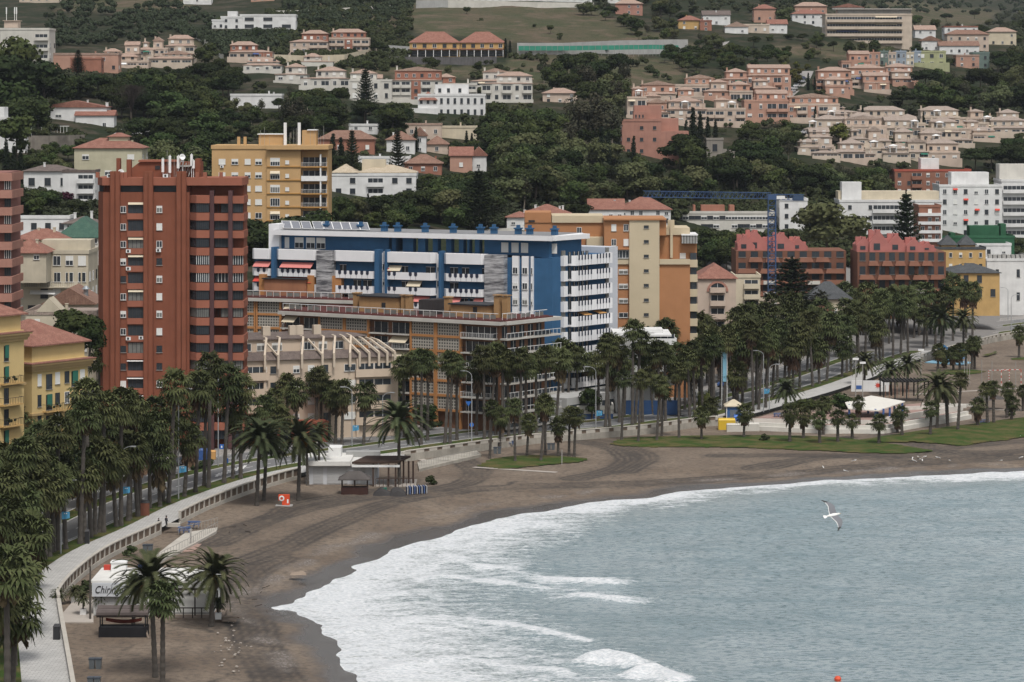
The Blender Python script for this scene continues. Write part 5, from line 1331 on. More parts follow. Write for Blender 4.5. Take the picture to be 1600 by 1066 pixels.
def pink_tower():
 Y = 520.0; b = front('apartment_tower', 'pink banded apartment tower cut off by the left edge of the photo', 'apartment tower', XY(-70, Y), XY(19, Y)); s = F/Y
 pk = pl('pink'); H = zat(270, Y); W = b.W; u = lambda px: (px+70)/s
 b.box('wall', plaster('dull_pink', (.26,.13,.11)), 0, W-1.2, 1.6, 16, 0, H)
 for k in range(14):
  z = H-1.5-k*27/s
  if z < 1: break
  mb = MB(); mb.prism([(0,0),(W,0),(W,12),(W-.3,12),(W-.3,1.59),(0,1.59)], z, z+1.45); b.part('parapet_band', mb, pk)
  g = MB(); g.box(u(6), W-.4, .9, 1.2, z-1.55, z-.01, 0)
  for q in range(4): x = u(6)+(W-.4-u(6))*q/3; g.box(x-.04, x+.04, .8, .899, z-1.55, z-.01, 1)
  b.part('glazed_gallery', g, [glass, darkm if k % 2 else whitep])
 reg(-70, 20, 270, 700, Y)
pink_tower()
def balustr(b, face, plane, a, w, L, dep=.9, clutter=False):
 o = b.balcony(face, plane, a, w, L, darkm, depth=dep, ph=1.0, rail=True, slabmat=pl('ochre'), opening=False)
 if clutter:
  mb = MB(); r = b.r
  for k in range(5): x = r.uniform(-L/2+.3, L/2-.3); blob_core(mb, Vector((x,-dep+.3,r.uniform(.5,1.0))), .3, .3, r, 5)
  b.part('pot_plants', mb, L_SHRUB, loc=b.at(face, plane, a, w), rz=FACE[face])
def yellow_flats(label, A, Bp, eave_z, storeys, dz, z_first, cols, end, seed):
 b = front('apartment_block', label, 'apartment block', A, Bp, 'pale yellow flats with red tiled roofs on the seafront'); W = b.W; D = 13
 yw = plaster('pale_yellow_render', (.60,.45,.215), .08, .06); oc = plaster('ochre_trim', (.42,.30,.15), .1)
 H = eave_z
 b.box('wall', yw, 0, W, 0, D, 0, H-2.3)
 b.box('attic_wall', yw, .35, W-.35, .35, D-.35, H-2.299, H)
 mb = MB(); mb.box(-.9, W+.9, -.9, D+.9, H-2.9, H-2.6); mb.box(-.6, W+.6, -.6, D+.6, H-3.4, H-2.901); mb.box(-.4, W+.4, -.4, D+.4, H-3.8, H-3.401); b.part('cornice', mb, oc)
 mb = MB(); hip(mb, -.2, W+.2, -.2, D+.2, H-2.6, .5, .8); b.part('cornice_tiles', mb, T_RED)
 mb = MB(); hip(mb, .35, W-.35, .35, D-.35, H, 3.4, .8, th=.2); rf = b.part('roof', mb, T_RED)
 for zz in (H-3.8-dz*2-.4, H-3.8-dz*5-.4):
  if zz > 3: mb = MB(); mb.box(-.25, W+.25, -.25, D+.25, zz, zz+.35); b.part('string_course', mb, oc)
 for j in range(storeys):
  z = H-3.9-dz*(j+1)+.7
  if z < 1: break
  for k, (q, w_, kind) in enumerate(cols):
   a = W*q
   if kind == 'w': b.win('F', 0, a, z+.3, w_, 1.8, b.r.choice((0,1,3,3)))
   elif kind == 'd' or (kind == 'b' and j % 1 == 0):
    b.win('F', 0, a, z-.35, w_, 2.3, 3)
    if kind == 'b' and j > 0: balustr(b, 'F', 0, a+.7, z-.45, 4.2, .9, j % 2 == 1)
    if kind == 'b' and b.r.random() < .3:
     mb = MB(); mb.box(-w_/2+.1, w_/2-.1, -.22, -.17, .5, 2.4); b.part('roller_blind', mb, F_GREEN, loc=(a, 0, z-.35))
  for q in (.25,.75): b.win(end, 0 if end == 'L' else W, D*q, z+.3, .9, 1.7, 1)
 return b
s = 10.45; Yf = F/s
A1 = (-83.0, 419); B1 = ((37.5-800)*431/F, 431)
yf = yellow_flats('pale yellow flats with a red roof cut off by the left edge', (-88.0, 408.0), B1, 29.3, 9, 3.15, 0, [(.12,1,'w'),(.3,1.2,'w'),(.52,1.2,'b'),(.72,.9,'w'),(.86,1,'b')], 'R', 1)
A2 = ((50-800)*437/F, 437); B2 = ((137-800)*447/F, 447)
dirv = Vector((B2[0]-A2[0], B2[1]-A2[1], 0)).normalized()
yf2 = yellow_flats('lower pale yellow flats with flower balconies left of the red tower', A2, B2, 23.9, 7, 3.15, 0, [(.13,.8,'w'),(.30,1.3,'b'),(.45,1,'w'),(.62,1,'w'),(.76,1.4,'b'),(.90,1,'w')], 'L', 2)
def yellow_block():
 x0,x1 = 331,512; Y = hillY(420, 392); s = F/Y
 b = Bd('apartment_block', 'bright ochre yellow apartment block with white balconies and rooftop masts', 'apartment block', P(x0, 400, Y), 0, None, True)
 W = (x1-x0)/s; u = lambda px: (px-x0)/s; H = (400-233)/s; D = 16
 yw = plaster('warm_yellow_render', (.50,.325,.16), .08, .05); yd = plaster('deep_yellow_trim', (.42,.23,.07), .1)
 b.box('wall', yw, 0, u(470), 0, D, -6, H); b.box('balcony_wall', yw, u(470)+.002, W, 2.0, D, -6, H-.3)
 mb = MB(); mb.box(-.2, u(470)+.1, -.2, D, H+.001, H+.9); mb.box(u(417), W+.3, -1.6, -.201, H-.1, H+.9); mb.box(u(470)+.101, W+.3, -.2, D, H-.1, H+.9); b.part('parapet', mb, yw)
 dh = 21.0/s
 for j in range(8):
  z = H-1.4-dh*(j+1)+.9
  for px, w_ in ((347,1.6),(367,1.6),(387,1.4),(404,1.6)): b.win('F', 0, u(px), z, w_, 1.35, b.r.choice((1,2,1,0)))
  b.win('F', -.4, u(430), z-.3, 2.3, 1.9, b.r.choice((0,2,4)))
  mb = MB(); mb.box(u(417), u(470), -.4, -.003, z-.9, z-.31) if False else mb.box(u(417), W, -.65, -.41, z-.62, z-.4); b.part('floor_band', mb, yd)
  b.win('F', -.4, u(449), z+.1, .9, .9, b.r.choice((1,4)))
  b.balcony('F', 2.0, u(491), z-.5, u(511)-u(471), whitep, depth=2.8, ph=1.0, rail=(j % 3 != 1), slabmat=yd, opening=True, oh=2.2)
  mb = MB(); mb.box(u(500), u(502), -.75, 1.9, z-.28, z+dh-.75); b.part('divider', mb, whitep)
  if j % 2 == 0: b.aircon('F', 0, u(347), z-.75)
  if j % 3 == 1: b.awning('F', -.45, u(430), z+1.7, 2.3, F_CREAM, .8, .6)
 mb = MB(); mb.box(u(417), u(470), -.4, -.003, -6, H); b.part('projecting_wall', mb, yw)
 mb = MB(); mb.box(u(402), u(440), 4, 10, H+.9, H+3.4); b.part('roof_room', mb, yw); mb = MB(); mb.box(u(470), u(492), 4, 10, H+.9, H+4.4); b.part('roof_room', mb, yw)
 mb = MB(); mb.box(u(400), u(441), 3.6, 10.4, H+3.401, H+3.6); mb.box(u(478), u(493), 3.6, 10.4, H+4.401, H+4.6); b.part('roof_slab', mb, whitep)
 for px, h in ((444,5.4),(466,5.4),(371,2),(381,2)):
  mb = MB(); mb.box(u(px)-.35, u(px)+.35, 3, 3.6, H+.9, H+.9+h); b.part('antenna' if h > 3 else 'chimney', mb, whitep if h > 3 else yw)
 mb = MB()
 for px in (406,412,420,452,458,462,474,484,490,497,500,505): mb.bar((u(px),2,H+.9),(u(px),2,H+2.5+(px*7%13)*.25),.045,n=4)
 b.part('aerials', mb, conc)
 reg(331, 512, 222, 345, Y)
yellow_block()
def blue_block():
 bl = plaster('blue_render', (.042,.115,.225), .12, .05); wh = plaster('bright_white_render', (.76,.76,.77), .05, .04)
 notch = flat('smoked_panel', (.03,.035,.06), .3)
 m, nt, bb = _nodes('ribbed_metal_screen'); f = noise_fac(nt, 1.0, 5, coords(nt, (.22, .22, 2.2)), .7)
 nt.links.new(ramp(nt, f, [(.38,(.10,.10,.11)),(.6,(.62,.62,.63))]), bb.inputs['Base Color']); bb.inputs['Roughness'].default_value = .4; bb.inputs['Metallic'].default_value = .3  # grey bands paint the metal's reflections into the colour
 A = XY(398, 589); C = XY(863, 562); b = front('apartment_block', 'long blue and white apartment block with solar panels on its roof', 'apartment block', A, C)
 W = b.W; root = b.root
 ca, sa = math.cos(root.rotation_euler.z), math.sin(root.rotation_euler.z)
 def u(px):   # where the view ray through px meets the front plane
  k = (px-CX)/F; t = (A[1]*k-A[0])/(ca-sa*k); return t
 H = zat(373, 562); D = 15; dh = 3.0; zr = zat(369, 562)
 b.box('wall', bl, 0, W, 0, D, 0, 30.2)
 bays = [(398,431,0),(436,501,0),(525,592,0),(602,684,1),(697,763,0)]
 tops = [zat(382-(0 if True else 0), 575)]
 ztop = 30.7
 for (p0, p1, kind) in bays:
  a0, a1 = u(p0), u(p1)
  mb = MB(); mb.box(a0, a1, -1.5, -.003, ztop-.2, ztop+1.9) if False else mb.prism([(a0,-.9),(a0+.8,-1.7),(a1-.8,-1.7),(a1,-.9),(a1,-.003),(a0,-.003)], ztop-1.9, ztop+.15)
  b.part('top_band', mb, wh)
  for j in range(8):
   z = ztop-1.9-(j+1)*dh-.15
   if z < 1: break
   mb = MB(); mb.prism([(a0,-.9),(a0+.8,-1.7),(a1-.8,-1.7),(a1,-.9),(a1,-.003),(a0,-.003)], z-.25, z+.05)
   mb.prism([(a0,-.9),(a0+.8,-1.7),(a1-.8,-1.7),(a1,-.9),(a1-.15,-.8),(a1-.9,-1.55),(a0+.9,-1.55),(a0+.15,-.8)], z+.051, z+1.25)
   o = b.part('balcony', mb, wh)
   nb = MB(); n = int((a1-a0-2)/1.18);
   for q in range(n):
    if kind == 1 and q in (2,3,6,7) : continue
    x = a0+1.1+(a1-a0-2.2)*(q+.5)/n
    nb.prism([(x-.33,-1.73),(x+.33,-1.73),(x+.33,-1.7),(x-.33,-1.7)], z+.62, z+1.27); nb.prism([(x-.2,-1.73),(x+.2,-1.73),(x+.2,-1.7),(x-.2,-1.7)], z+.47, z+.619); nb.box(x-.02, x+.02, -1.72, -1.7, z-.25, z+.469)
   b.part('smoked_notch', nb, notch, o)
   g = MB(); r = b.r; x = a0+.9
   while x < a1-1.2:
    w_ = r.uniform(1.2,2.2)
    if r.random() < .7: g.box(x, x+w_, -.05, -.004, z+.1, z+2.3, 0); g.box(x+w_/2-.04, x+w_/2+.04, -.08, -.051, z+.1, z+2.3, 1); g.box(x-.05, x+w_+.05, -.06, -.004, z+2.301, z+2.37, 1)
    x += w_+r.uniform(.3,1.2)
   b.part('glazed_door', g, [glass, whitep])
   if p0 < 440 and j < 2: b.awning('F', -.6, (a0+a1)/2, z+2.6, (a1-a0)*.75, F_PINK if j == 0 else F_RED, 1.5, 1.0)
   if p0 == 602 and j == 2: b.awning('F', -.6, a0+(a1-a0)*.72, z+2.5, (a1-a0)*.32, F_PINK, 1.3, 1.0)
   if p0 == 697 and j == 2:
    b.awning('F', -.6, a0+2.2, z+2.5, 3, F_PINK, 1.3, 1.0); b.awning('F', -.6, a1-1.6, z+2.5, 2, F_PINK, 1.3, 1.0)
   if p0 == 602 and j in (0,1): b.awning('F', -.6, a0+(2.6 if j == 0 else 7), z+2.5, 3, F_CREAM, 1.2, 1.0)
 for px in (594, 610):
  mb = MB(); c = u(px); mb.box(c-.45, c+.45, -1.5, -.6, ztop-4.3, ztop-3.1); b.part('round_awning', mb, F_RED)
 for (p0, p1) in ((501,525),(763,793)):
  mb = MB(); a0, a1 = u(p0), u(p1); n = 60;
  mb.box(a0+.02, a1-.02, -1.9, -.003, 0, ztop+.1); b.part('ribbed_screen', mb, m)
 for (p0,p1) in ((431,436),(592,599),(608,611),(692,696)):
  mb = MB(); mb.box(u(p0), u(p1), -2.0, -.003, 0, ztop+.6); b.part('blue_fin', mb, bl)
 for (p0,p1) in ((599,607),(684,691),(802,812),(817,827),(831,834.5)):
  mb = MB(); a0, a1 = u(p0), u(p1); mb.box(a0+.02, a1-.02, -.6, -.003, 0, ztop-.1); b.part('white_strip', mb, wh)
  for j in range(8):
   z = ztop-3.6-j*dh
   if z > 1: b.win('F', -.6, (a0+a1)/2, z, (a1-a0)*.8, 1.3, b.r.choice((0,2,4)))
 b.box('attic_wall', bl, u(432), u(602), 1.5, D-1, ztop+.001, zr-.951); b.box('attic_wall', bl, u(752), W-.5, 1.5, D-1, ztop+.001, zr-.951)
 for (p0,p1) in ((607,613),(624,640),(648,659),(671,679),(692,700),(712,719),(725,728),(737,744)):
  mb = MB(); mb.box(u(p0), u(p1), 1.5, 3, ztop, zr-.951); b.part('attic_column', mb, bl)
 for px in (784,800,815,860): b.win('F', 1.5, u(px), ztop+.5, 1.5, 1.9, 1)
 for px in (443,): b.win('F', 1.5, u(px), ztop+.3, 1.0, 2.2, 1)
 for px in (462,480,496): b.win('F', 1.5, u(px), ztop+.3, 2.0, 2.2, 2)
 mb = MB(); mb.box(u(428)+.4, W-.2, -.4, D-.3, zr+.001, zr+.05); b.part('roof_felt', mb, plaster('grey_roof_felt', (.23,.23,.235))); mb = MB(); mb.box(u(428), W+.3, -.9, D, zr-.95, zr); mb.box(u(418), u(434), .5, 9, ztop-1, zr+1.2); sl = b.part('roof_slab', mb, wh)
 for i, px in enumerate((436,449,466,484,500,514,528,542,556)):
  mb = MB(); a = u(px); mb.add([(a,2,zr+.3),(a+2.1,2,zr+.3),(a+.7,3.6,zr+1.7),(a-1.4,3.6,zr+1.7),(a,2.1,zr+.2),(a+2.1,2.1,zr+.2),(a+.7,3.7,zr+1.6),(a-1.4,3.7,zr+1.6)], [(0,1,2,3),(7,6,5,4),(0,4,5,1),(1,5,6,2),(2,6,7,3),(3,7,4,0)])
  mb.bar((a-1.2,3.7,zr),(a-1.2,3.7,zr+1.6),.05,1); mb.bar((a+.6,3.7,zr),(a+.6,3.7,zr+1.6),.05,1)
  for q0,q1 in (((0,2,.33),(2.1,2,.33)),((-1.4,3.6,1.73),(.7,3.6,1.73)),((0,2,.33),(-1.4,3.6,1.73)),((2.1,2,.33),(.7,3.6,1.73))): mb.bar((a+q0[0],q0[1],zr+q0[2]),(a+q1[0],q1[1],zr+q1[2]),.07,1)
  b.part('solar_panel', mb, [flat('solar_glass', (.26,.27,.30), .15, .3, .8, .1), whitep])
 for px in (500,553,590,611,654,698,741,762,800,818,857):
  mb = MB(); c = u(px); mb.box(c-.55, c+.55, 2.5, 3.6, zr, zr+1.1); mb.box(c-.7, c+.7, 2.3, 3.8, zr+1.101, zr+1.35); mb.box(c-.3, c+.3, 2.7, 3.4, zr+1.351, zr+1.9); b.part('chimney', mb, bl)
 reg(398, 863, 350, 640, 575)
 E = XY(951, 578); b2r = math.atan2(E[1]-C[1], E[0]-C[0]); W2 = math.hypot(E[0]-C[0], E[1]-C[1])
 rot = b2r-root.rotation_euler.z
 def place(mb, name, mat, parent=None):
  o = mb.build(name, mat, parent or root)
  if parent is None: o.location = (W, 0, 0); o.rotation_euler = (0,0,rot)
  return o
 def u2(px):
  k = (px-CX)/F; c2, s2 = math.cos(b2r), math.sin(b2r); return (C[1]*k-C[0])/(c2-s2*k)
 mb = MB(); mb.prism([(0.0,0.0),(W2,0),(W2,16),(2,16)], 0, 30.4); place(mb, 'wall', bl)
 mb = MB(); mb.box(0.4, u2(919), -.4, 14, zr-.95, zr-.003); place(mb, 'roof_slab', wh)
 mb = MB(); mb.box(.3, u2(915), 1, 13, 30.4, zr-.951); place(mb, 'attic_wall', bl)
 z0 = 30.8
 for j in range(10):
  z = z0-1.9-j*dh
  if z < 1: break
  mb = MB(); a0, a1 = u2(885), u2(946)
  mb.prism([(a0,-1.2),(a0+.5,-1.9),(a1-.3,-1.9),(a1,-1.4),(a1,-.003),(a0,-.003)], z-.25, z+.05)
  mb.prism([(a0,-1.2),(a0+.5,-1.9),(a1-.3,-1.9),(a1,-1.4),(a1-.12,-1.3),(a1-.35,-1.75),(a0+.6,-1.75),(a0+.15,-1.1)], z+.051, z+1.75)
  o = place(mb, 'balcony', wh)
  nb = MB()
  for q in list(range(5))+list(range(6,11)):
   x = a0+1.1+(a1-a0-2.0)*(q+.5)/11
   nb.box(x-.21, x+.21, -1.95, -1.901, z+.85, z+1.77); nb.box(x-.02, x+.02, -1.93, -1.901, z-.2, z+.849)
  place(nb, 'smoked_notch', notch, o)
  g = MB()
  for q in range(5): x = a0+.6+q*1.5; g.box(x, x+1.0, -.06, -.004, z+.1, z+2.4, 0); g.box(x+.46, x+.54, -.09, -.061, z+.1, z+2.4, 1)
  place(g, 'glazed_door', [glass, whitep])
  for (p0, p1) in ((876,882),(945,950)):
   mb = MB(); mb.box(u2(p0), u2(p1), -.8, -.003, z-.25, z+1.75); place(mb, 'white_strip', wh)
   mb = MB(); mb.box(u2(p0)+.1, u2(p1)-.1, -.3, -.004, z+1.76, z+2.74); place(mb, 'window', [glass2])
 for (px, z) in ((907,z0-1.9-4*dh+2.4),(930,z0-1.9-4*dh+2.4)):
  mb = MB(); c = u2(px); mb.add([(c-1.3,-.1,z),(c+1.3,-.1,z),(c+1.3,-2,z-.5),(c-1.3,-2,z-.5)], [(0,1,2,3)]);
  mb.add([(c-1.3,-.1,z-.05),(c+1.3,-.1,z-.05),(c+1.3,-2,z-.55),(c-1.3,-2,z-.55)], [(3,2,1,0)]); place(mb, 'awning', F_ORANGE)
 mb = MB(); mb.box(W2+.02, W2+4.2, .6, 14, 0, 31.6); place(mb, 'side_wall', plaster('pale_grey_render', (.52,.54,.58), .05))
 mb = MB(); mb.box(-8, W2+3, -9, -.81, 0, 4.2); place(mb, 'shop_wall', plaster('shop_white', (.42,.42,.41)))
 mb = MB(); mb.box(-7, -1, -9.05, -9.001, .6, 2.8); mb.box(4, 8, -9.05, -9.001, .6, 2.8); place(mb, 'shop_window', glass)
 reg(863, 955, 350, 640, 565)
blue_block()
def annex():
 Y = 566; b = front('villa', 'white modernist house with stacked terraces between the blue block and the tan tower', 'house', XY(958, Y), XY(1046, Y)); s = F/Y; u = lambda px: (px-958)/s
 wh = pl('white')
 b.box('wall', wh, 0, u(1022), 0, 10, 0, zat(520,Y)); b.box('grey_wall', pl('grey'), -1, u(985), -1.2, -.003, 0, zat(524,Y))
 for j in range(4):
  z = zat(527+j*21, Y); b.balcony('F', 0, u(1022), z-1, 8.5, wh, depth=3.2, ph=1.0, oh=1.6)
 mb = MB(); mb.box(u(1010), u(1048), -3, 10, zat(524,Y), zat(521,Y)); b.part('roof_slab', mb, wh)
 mb = MB(); mb.box(u(1008), u(1036), 0, 6, zat(521,Y), zat(515,Y)); b.part('roof_room', mb, wh)
 reg(958, 1048, 515, 640, Y)
annex()
def tan_block():
 Y = 592.0; b = front('apartment_block', 'tan and cream apartment tower with a blank cream stair shaft', 'apartment block', XY(955, Y), XY(1089, Y)); s = F/Y; u = lambda px: (px-955)/s; Z = lambda py: zat(py, Y)
 tan = plaster('tan_render', (.40,.195,.095), .07, .04); cr = plaster('cream_render', (.52,.44,.31), .05, .05)
 b.box('stair_shaft', cr, u(983), u(1030), -.9, 14, 0, Z(344))
 b.box('wall', tan, u(961), u(983)-.003, 0, 14, 0, Z(348)); mb = MB(); mb.box(u(944), u(983)-.003, -.5, 14, Z(388), Z(344)); b.part('upper_wall', mb, tan)
 mb = MB(); mb.box(u(943), u(1041), -1.2, 14.5, Z(344)+.001, Z(341.5)); mb.box(u(942), u(983), -.9, 2, Z(390), Z(388)-.001); b.part('cornice', mb, tan)
 mb = MB(); mb.box(u(960), u(983)-.005, -.3, -.003, Z(413), Z(404)); mb.box(u(1029)+.2, u(1078), -.7, -.003, Z(413), Z(405)); b.part('cream_band', mb, cr)
 b.box('tan_side_wall', tan, u(1030)+.003, u(1078), -.3, 14, 0, Z(413)-.0)
 b.box('setback_wall', tan, u(1030)+.003, u(1090), 2.5, 14, Z(413)+.001, Z(368)); mb = MB(); mb.box(u(1030)+.003, u(1079), 2.2, 14.2, Z(368)+.001, Z(357)); b.part('parapet', mb, cr)
 mb = MB(); mb.box(u(1030)+.003, u(1041), -.2, 10, Z(368), Z(346)); b.part('tan_pier', mb, tan)
 mb = MB(); mb.box(u(1048), u(1052), 1.6, 2.19, Z(404), Z(345)); b.part('flue', mb, cr)
 for j in range(9):
  z = Z(354+j*22.8)-.35
  if z > 1: b.win('F', -.9, u(1009.5), z, 1.0, .6, 3)
  z = Z(427+j*22.6)
  if z > 1: b.win('F', 0, u(974), z-.2, 1.9, 1.0, b.r.choice((4,0)))
 for (px,py,k) in ((959,361,1),(978,361,0),(959,384,0),(978,384,1)): b.win('F', -.5, u(px), Z(py), 1.0, 1.4, k)
 mb = MB(); b.win('F', -.3, u(972.5), Z(403.5), 2.7, 1.6, 0)
 b.win('F', 2.5, u(1068), Z(405), 1.2, 1.1, 1)
 for j in range(10):
  z = Z(408+j*23)-.1
  if z < 2: break
  mb = MB(); mb.box(u(1078)+.01, u(1090), .2, 12, z-1.2, z+.3, 0); mb.box(u(1079), u(1089), .9, 11, z+.301, z+1.7, 1); b.part('corner_balcony', mb, [cr, glass])
 mb = MB(); mb.box(u(1066), u(1090), .9, 10, Z(381), Z(368.5), 0); b.part('glazed_room', mb, glass2)
 mb = MB()
 for q in range(6): mb.box(u(1066+q*4.6), u(1066.6+q*4.6), .8, .899, Z(381), Z(368.5))
 mb.box(u(1065), u(1091), .7, 10.2, Z(368.4), Z(366.5)); b.part('glazed_room_frame', mb, whitep)
 b.box('rear_wing_wall', tan, u(820), u(944)-.01, 6, 18, 0, Z(350)); mb = MB(); mb.box(u(863), u(944)-.01, 5.6, 5.99, Z(350), Z(339)); mb.box(u(863), u(944)-.01, 6.0, 18, Z(350)+.001, Z(339)); b.part('rear_parapet', mb, cr)
 mb = MB(); mb.box(u(820), u(862), 5.8, 17, Z(350)+.001, Z(334)); b.part('rear_roof_room', mb, tan)
 mb = MB(); mb.box(u(826), u(836), 5.7, 5.79, Z(349), Z(346)); mb.box(u(862), u(872), 5.5, 5.59, Z(369), Z(358.5)); b.part('louvre', mb, darkm)
 b.win('F', 6, u(906), Z(368), 1.0, 1.4, 0)
 mb = MB(); mb.box(u(917), u(943), 2, 5.99, Z(393), Z(372)); b.part('terrace_wall', mb, cr)
 mb = MB(); mb.box(u(917), u(943), 2.2, 2.3, Z(386), Z(374), 0)
 for q in range(6): mb.box(u(917+q*5), u(917.7+q*5), 2.05, 2.19, Z(388), Z(372), 1)
 b.part('glazed_terrace', mb, [glass2, whitep])
 for px in (1047,1052):
  mb = MB(); mb.box(u(px)-.3, u(px)+.4, 3, 4, Z(357), Z(345)); b.part('chimney', mb, cr)
 reg(820, 1090, 335, 640, Y)
tan_block()
def lattice_mat():
 m, nt, b = _nodes('pierced_screen')
 t = nt.nodes.new('ShaderNodeTexCoord'); sx = nt.nodes.new('ShaderNodeSeparateXYZ'); nt.links.new(t.outputs['Object'], sx.inputs[0])
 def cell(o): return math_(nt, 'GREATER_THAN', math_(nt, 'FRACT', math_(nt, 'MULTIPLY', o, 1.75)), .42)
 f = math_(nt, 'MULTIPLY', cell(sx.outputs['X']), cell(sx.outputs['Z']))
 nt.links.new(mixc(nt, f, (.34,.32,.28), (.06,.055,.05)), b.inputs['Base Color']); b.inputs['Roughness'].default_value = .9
 return m
def orange_block():
 lat = lattice_mat(); og = plaster('orange_frame', (.42,.20,.08), .12, .12); wh = plaster('offwhite_fascia', (.48,.46,.42), .1); bk = plaster('brown_brick', (.22,.11,.065), .2); rfm = plaster('maroon_roof', (.10,.035,.032), .2); yb = plaster('mustard_render', (.36,.22,.105), .15)
 C = XY(781, 532);
 def slab(label, A, B_, H, D, xs, y_un, dh, gname, terr=True):
  b = front('apartment_block', label, 'apartment block', A, B_, gname); W = b.W; ca, sa = math.cos(b.root.rotation_euler.z), math.sin(b.root.rotation_euler.z)
  def u(px): k = (px-CX)/F; return (A[1]*k-A[0])/(ca-sa*k)
  b.box('wall', bk, 0, W, 0, D, 0, H-.9)
  mb = MB(); mb.box(-.3, W+1.2, -1.9, D+1, H-.9+.001, H-.25); b.part('fascia', mb, wh); mb = MB(); mb.box(-.3, W+1.2, -1.5, D+1, H-.249, H); b.part('roof', mb, rfm)
  for (p0, p1, kind) in xs:
   a0, a1 = u(p0), u(p1); fl = int((H-1.5)/dh)
   for j in range(fl):
    z = H-1.0-dh*(j+1)
    if z < .5: break
    if kind == 's':
     mb = MB(); mb.box(a0, a1, -.9, -.7, z+.45, z+dh-.02); b.part('pierced_screen', mb, lat)
     mb = MB(); mb.box(a0-.3, a1+.3, -1.1, -.69, z, z+.449); b.part('floor_beam', mb, og)
    else:
     b.balcony('F', 0, (a0+a1)/2, z+.3, a1-a0, whitep if (j+p0) % 2 else darkm, depth=1.7, ph=.95, rail=True, slabmat=wh, oh=2.0)
     if b.r.random() < .3: b.awning('F', -.3, (a0+a1)/2, z+dh-.2, (a1-a0)*.8, F_CREAM, 1.6, 1.1)
   if kind == 's':
    for x in (a0-.35, a1+.02):
     mb = MB(); mb.box(x, x+.33, -1.2, -.6, 0, H-1.0); b.part('orange_pier', mb, og)
  if terr:
   mb = MB(); n = int(W/1.5)
   for k in range(n):
    mb.box(k*1.5, k*1.5+.06, -.6, -.54, H, H+1.1, 0)
    if k % 3: mb.box(k*1.5+.1, k*1.5+1.3, -.6, -.56, H+.15, H+.9, 1)
   mb.box(0, W, -.62, -.52, H+1.1, H+1.2, 0); b.part('roof_railing', mb, [whitep, glass2])
  return b, u
 b, u = slab('orange framed apartment block with pierced screens in front of the blue block', XY(445, 559), C, zat(500, 532)-.0, 14,
    [(505,541,'s'),(545,579,'s'),(584,608,'b'),(612,645,'b'),(648,683,'s'),(688,723,'s'),(727,778,'b'),(446,470,'b'),(474,500,'b')], 0, 2.75, 'orange framed apartment blocks with pierced screens')
 H = zat(500, 532)
 for (p0,p1,py,v) in ((547,604,466,3),(690,747,472,3)):
  mb = MB(); a0, a1 = u(p0), u(p1); z1 = zat(py, 548); mb.box(a0, a1, v, v+6, H, z1, 0); mb.box(a0-.4, a1+.4, v-.4, v+6.4, z1+.001, z1+.25, 1); mb.box((a0+a1)/2+1, (a0+a1)/2+1.9, v-.05, v-.001, H+.8, H+1.9, 1); b.part('roof_hut', mb, [yb, darkm])
 for px in (536,611,616,679,757,770):
  mb = MB(); c = u(px); mb.box(c-.55, c+.55, 4, 5.2, H, H+4.0 if px > 700 else H+3.2); mb.box(c-.7, c+.7, 3.8, 5.4, H+3.3 if px < 700 else H+4.1, H+3.5 if px < 700 else H+4.3); b.part('chimney', mb, yb)
 mb = MB(); mb.box(u(640), u(662), 3, 8, H, H+2.8); b.part('dark_hut', mb, plaster('dark_slats', (.05,.045,.045)))
 E = XY(866, 545); W = b.W; rot = math.atan2(E[1]-C[1], E[0]-C[0])-b.root.rotation_euler.z; W2 = math.hypot(E[0]-C[0], E[1]-C[1])
 def place(mb, name, mat): o = mb.build(name, mat, b.root); o.location = (W, 0, 0); o.rotation_euler = (0,0,rot); return o
 mb = MB(); mb.prism([(0,0),(W2-3,0),(W2-3,12),(1.5,12)], 0, H-.9); place(mb, 'wall', bk)
 mb = MB(); mb.prism([(-.3,-1.9),(W2,-1.9),(W2,12),(0,12)], H-.9+.002, H-.25); place(mb, 'fascia', wh); mb = MB(); mb.prism([(-.3,-1.5),(W2-2.3,-1.5),(W2-2.3,12),(0,12)], H-.249, H+.001); place(mb, 'roof', rfm)
 for j in range(7):
  z = H-1.0-2.75*(j+1)+.3
  if z < .5: break
  mb = MB(); mb.prism([(-.2,-1.8),(W2,-1.8),(W2,2),(W2-3,2),(W2-3,-.01),(0,-.01)], z-.3, z, 1)
  n = 14
  for k in range(n+1): x = -.1+(W2-.1)*k/n; mb.box(x-.03, x+.03, -1.75, -1.7, z, z+.95, 0)
  mb.box(-.1, W2, -1.78, -1.68, z+.951, z+1.03, 0); mb.box(.3, W2*.3, -1.72, -1.70, z+.12, z+.85, 2); mb.box(W2*.5, W2*.8, -1.72, -1.70, z+.12, z+.85, 2); place(mb, 'balcony', [whitep, wh, glass])
  mb = MB(); x = .6
  while x < W2-4.5: mb.box(x, x+1.5, -.06, -.002, z+.05, z+2.1, 0); mb.box(x+.7, x+.8, -.09, -.061, z+.05, z+2.1, 1); x += 2.6
  place(mb, 'glazed_door', [glass, whitep])
 mb = MB(); n = int((W2-3)/1.4)
 for k in range(n):
  mb.box(k*1.4, k*1.4+.06, -.6, -.54, H, H+1.1, 0)
  if k % 3: mb.box(k*1.4+.1, k*1.4+1.2, -.6, -.56, H+.15, H+.9, 1)
 mb.box(0, W2-3, -.62, -.52, H+1.1, H+1.2, 0); place(mb, 'roof_railing', [whitep, glass2])
 reg(445, 866, 470, 650, 545)
 b3, u3 = slab('rear orange framed apartment block with pierced screens beside the red tower', XY(376, 583), XY(605, 572), zat(466, 576), 12,
    [(378,400,'s'),(406,440,'s'),(446,472,'b'),(476,520,'b'),(524,560,'b')], 0, 2.75, 'orange framed apartment blocks with pierced screens')
 H3 = zat(466, 576)
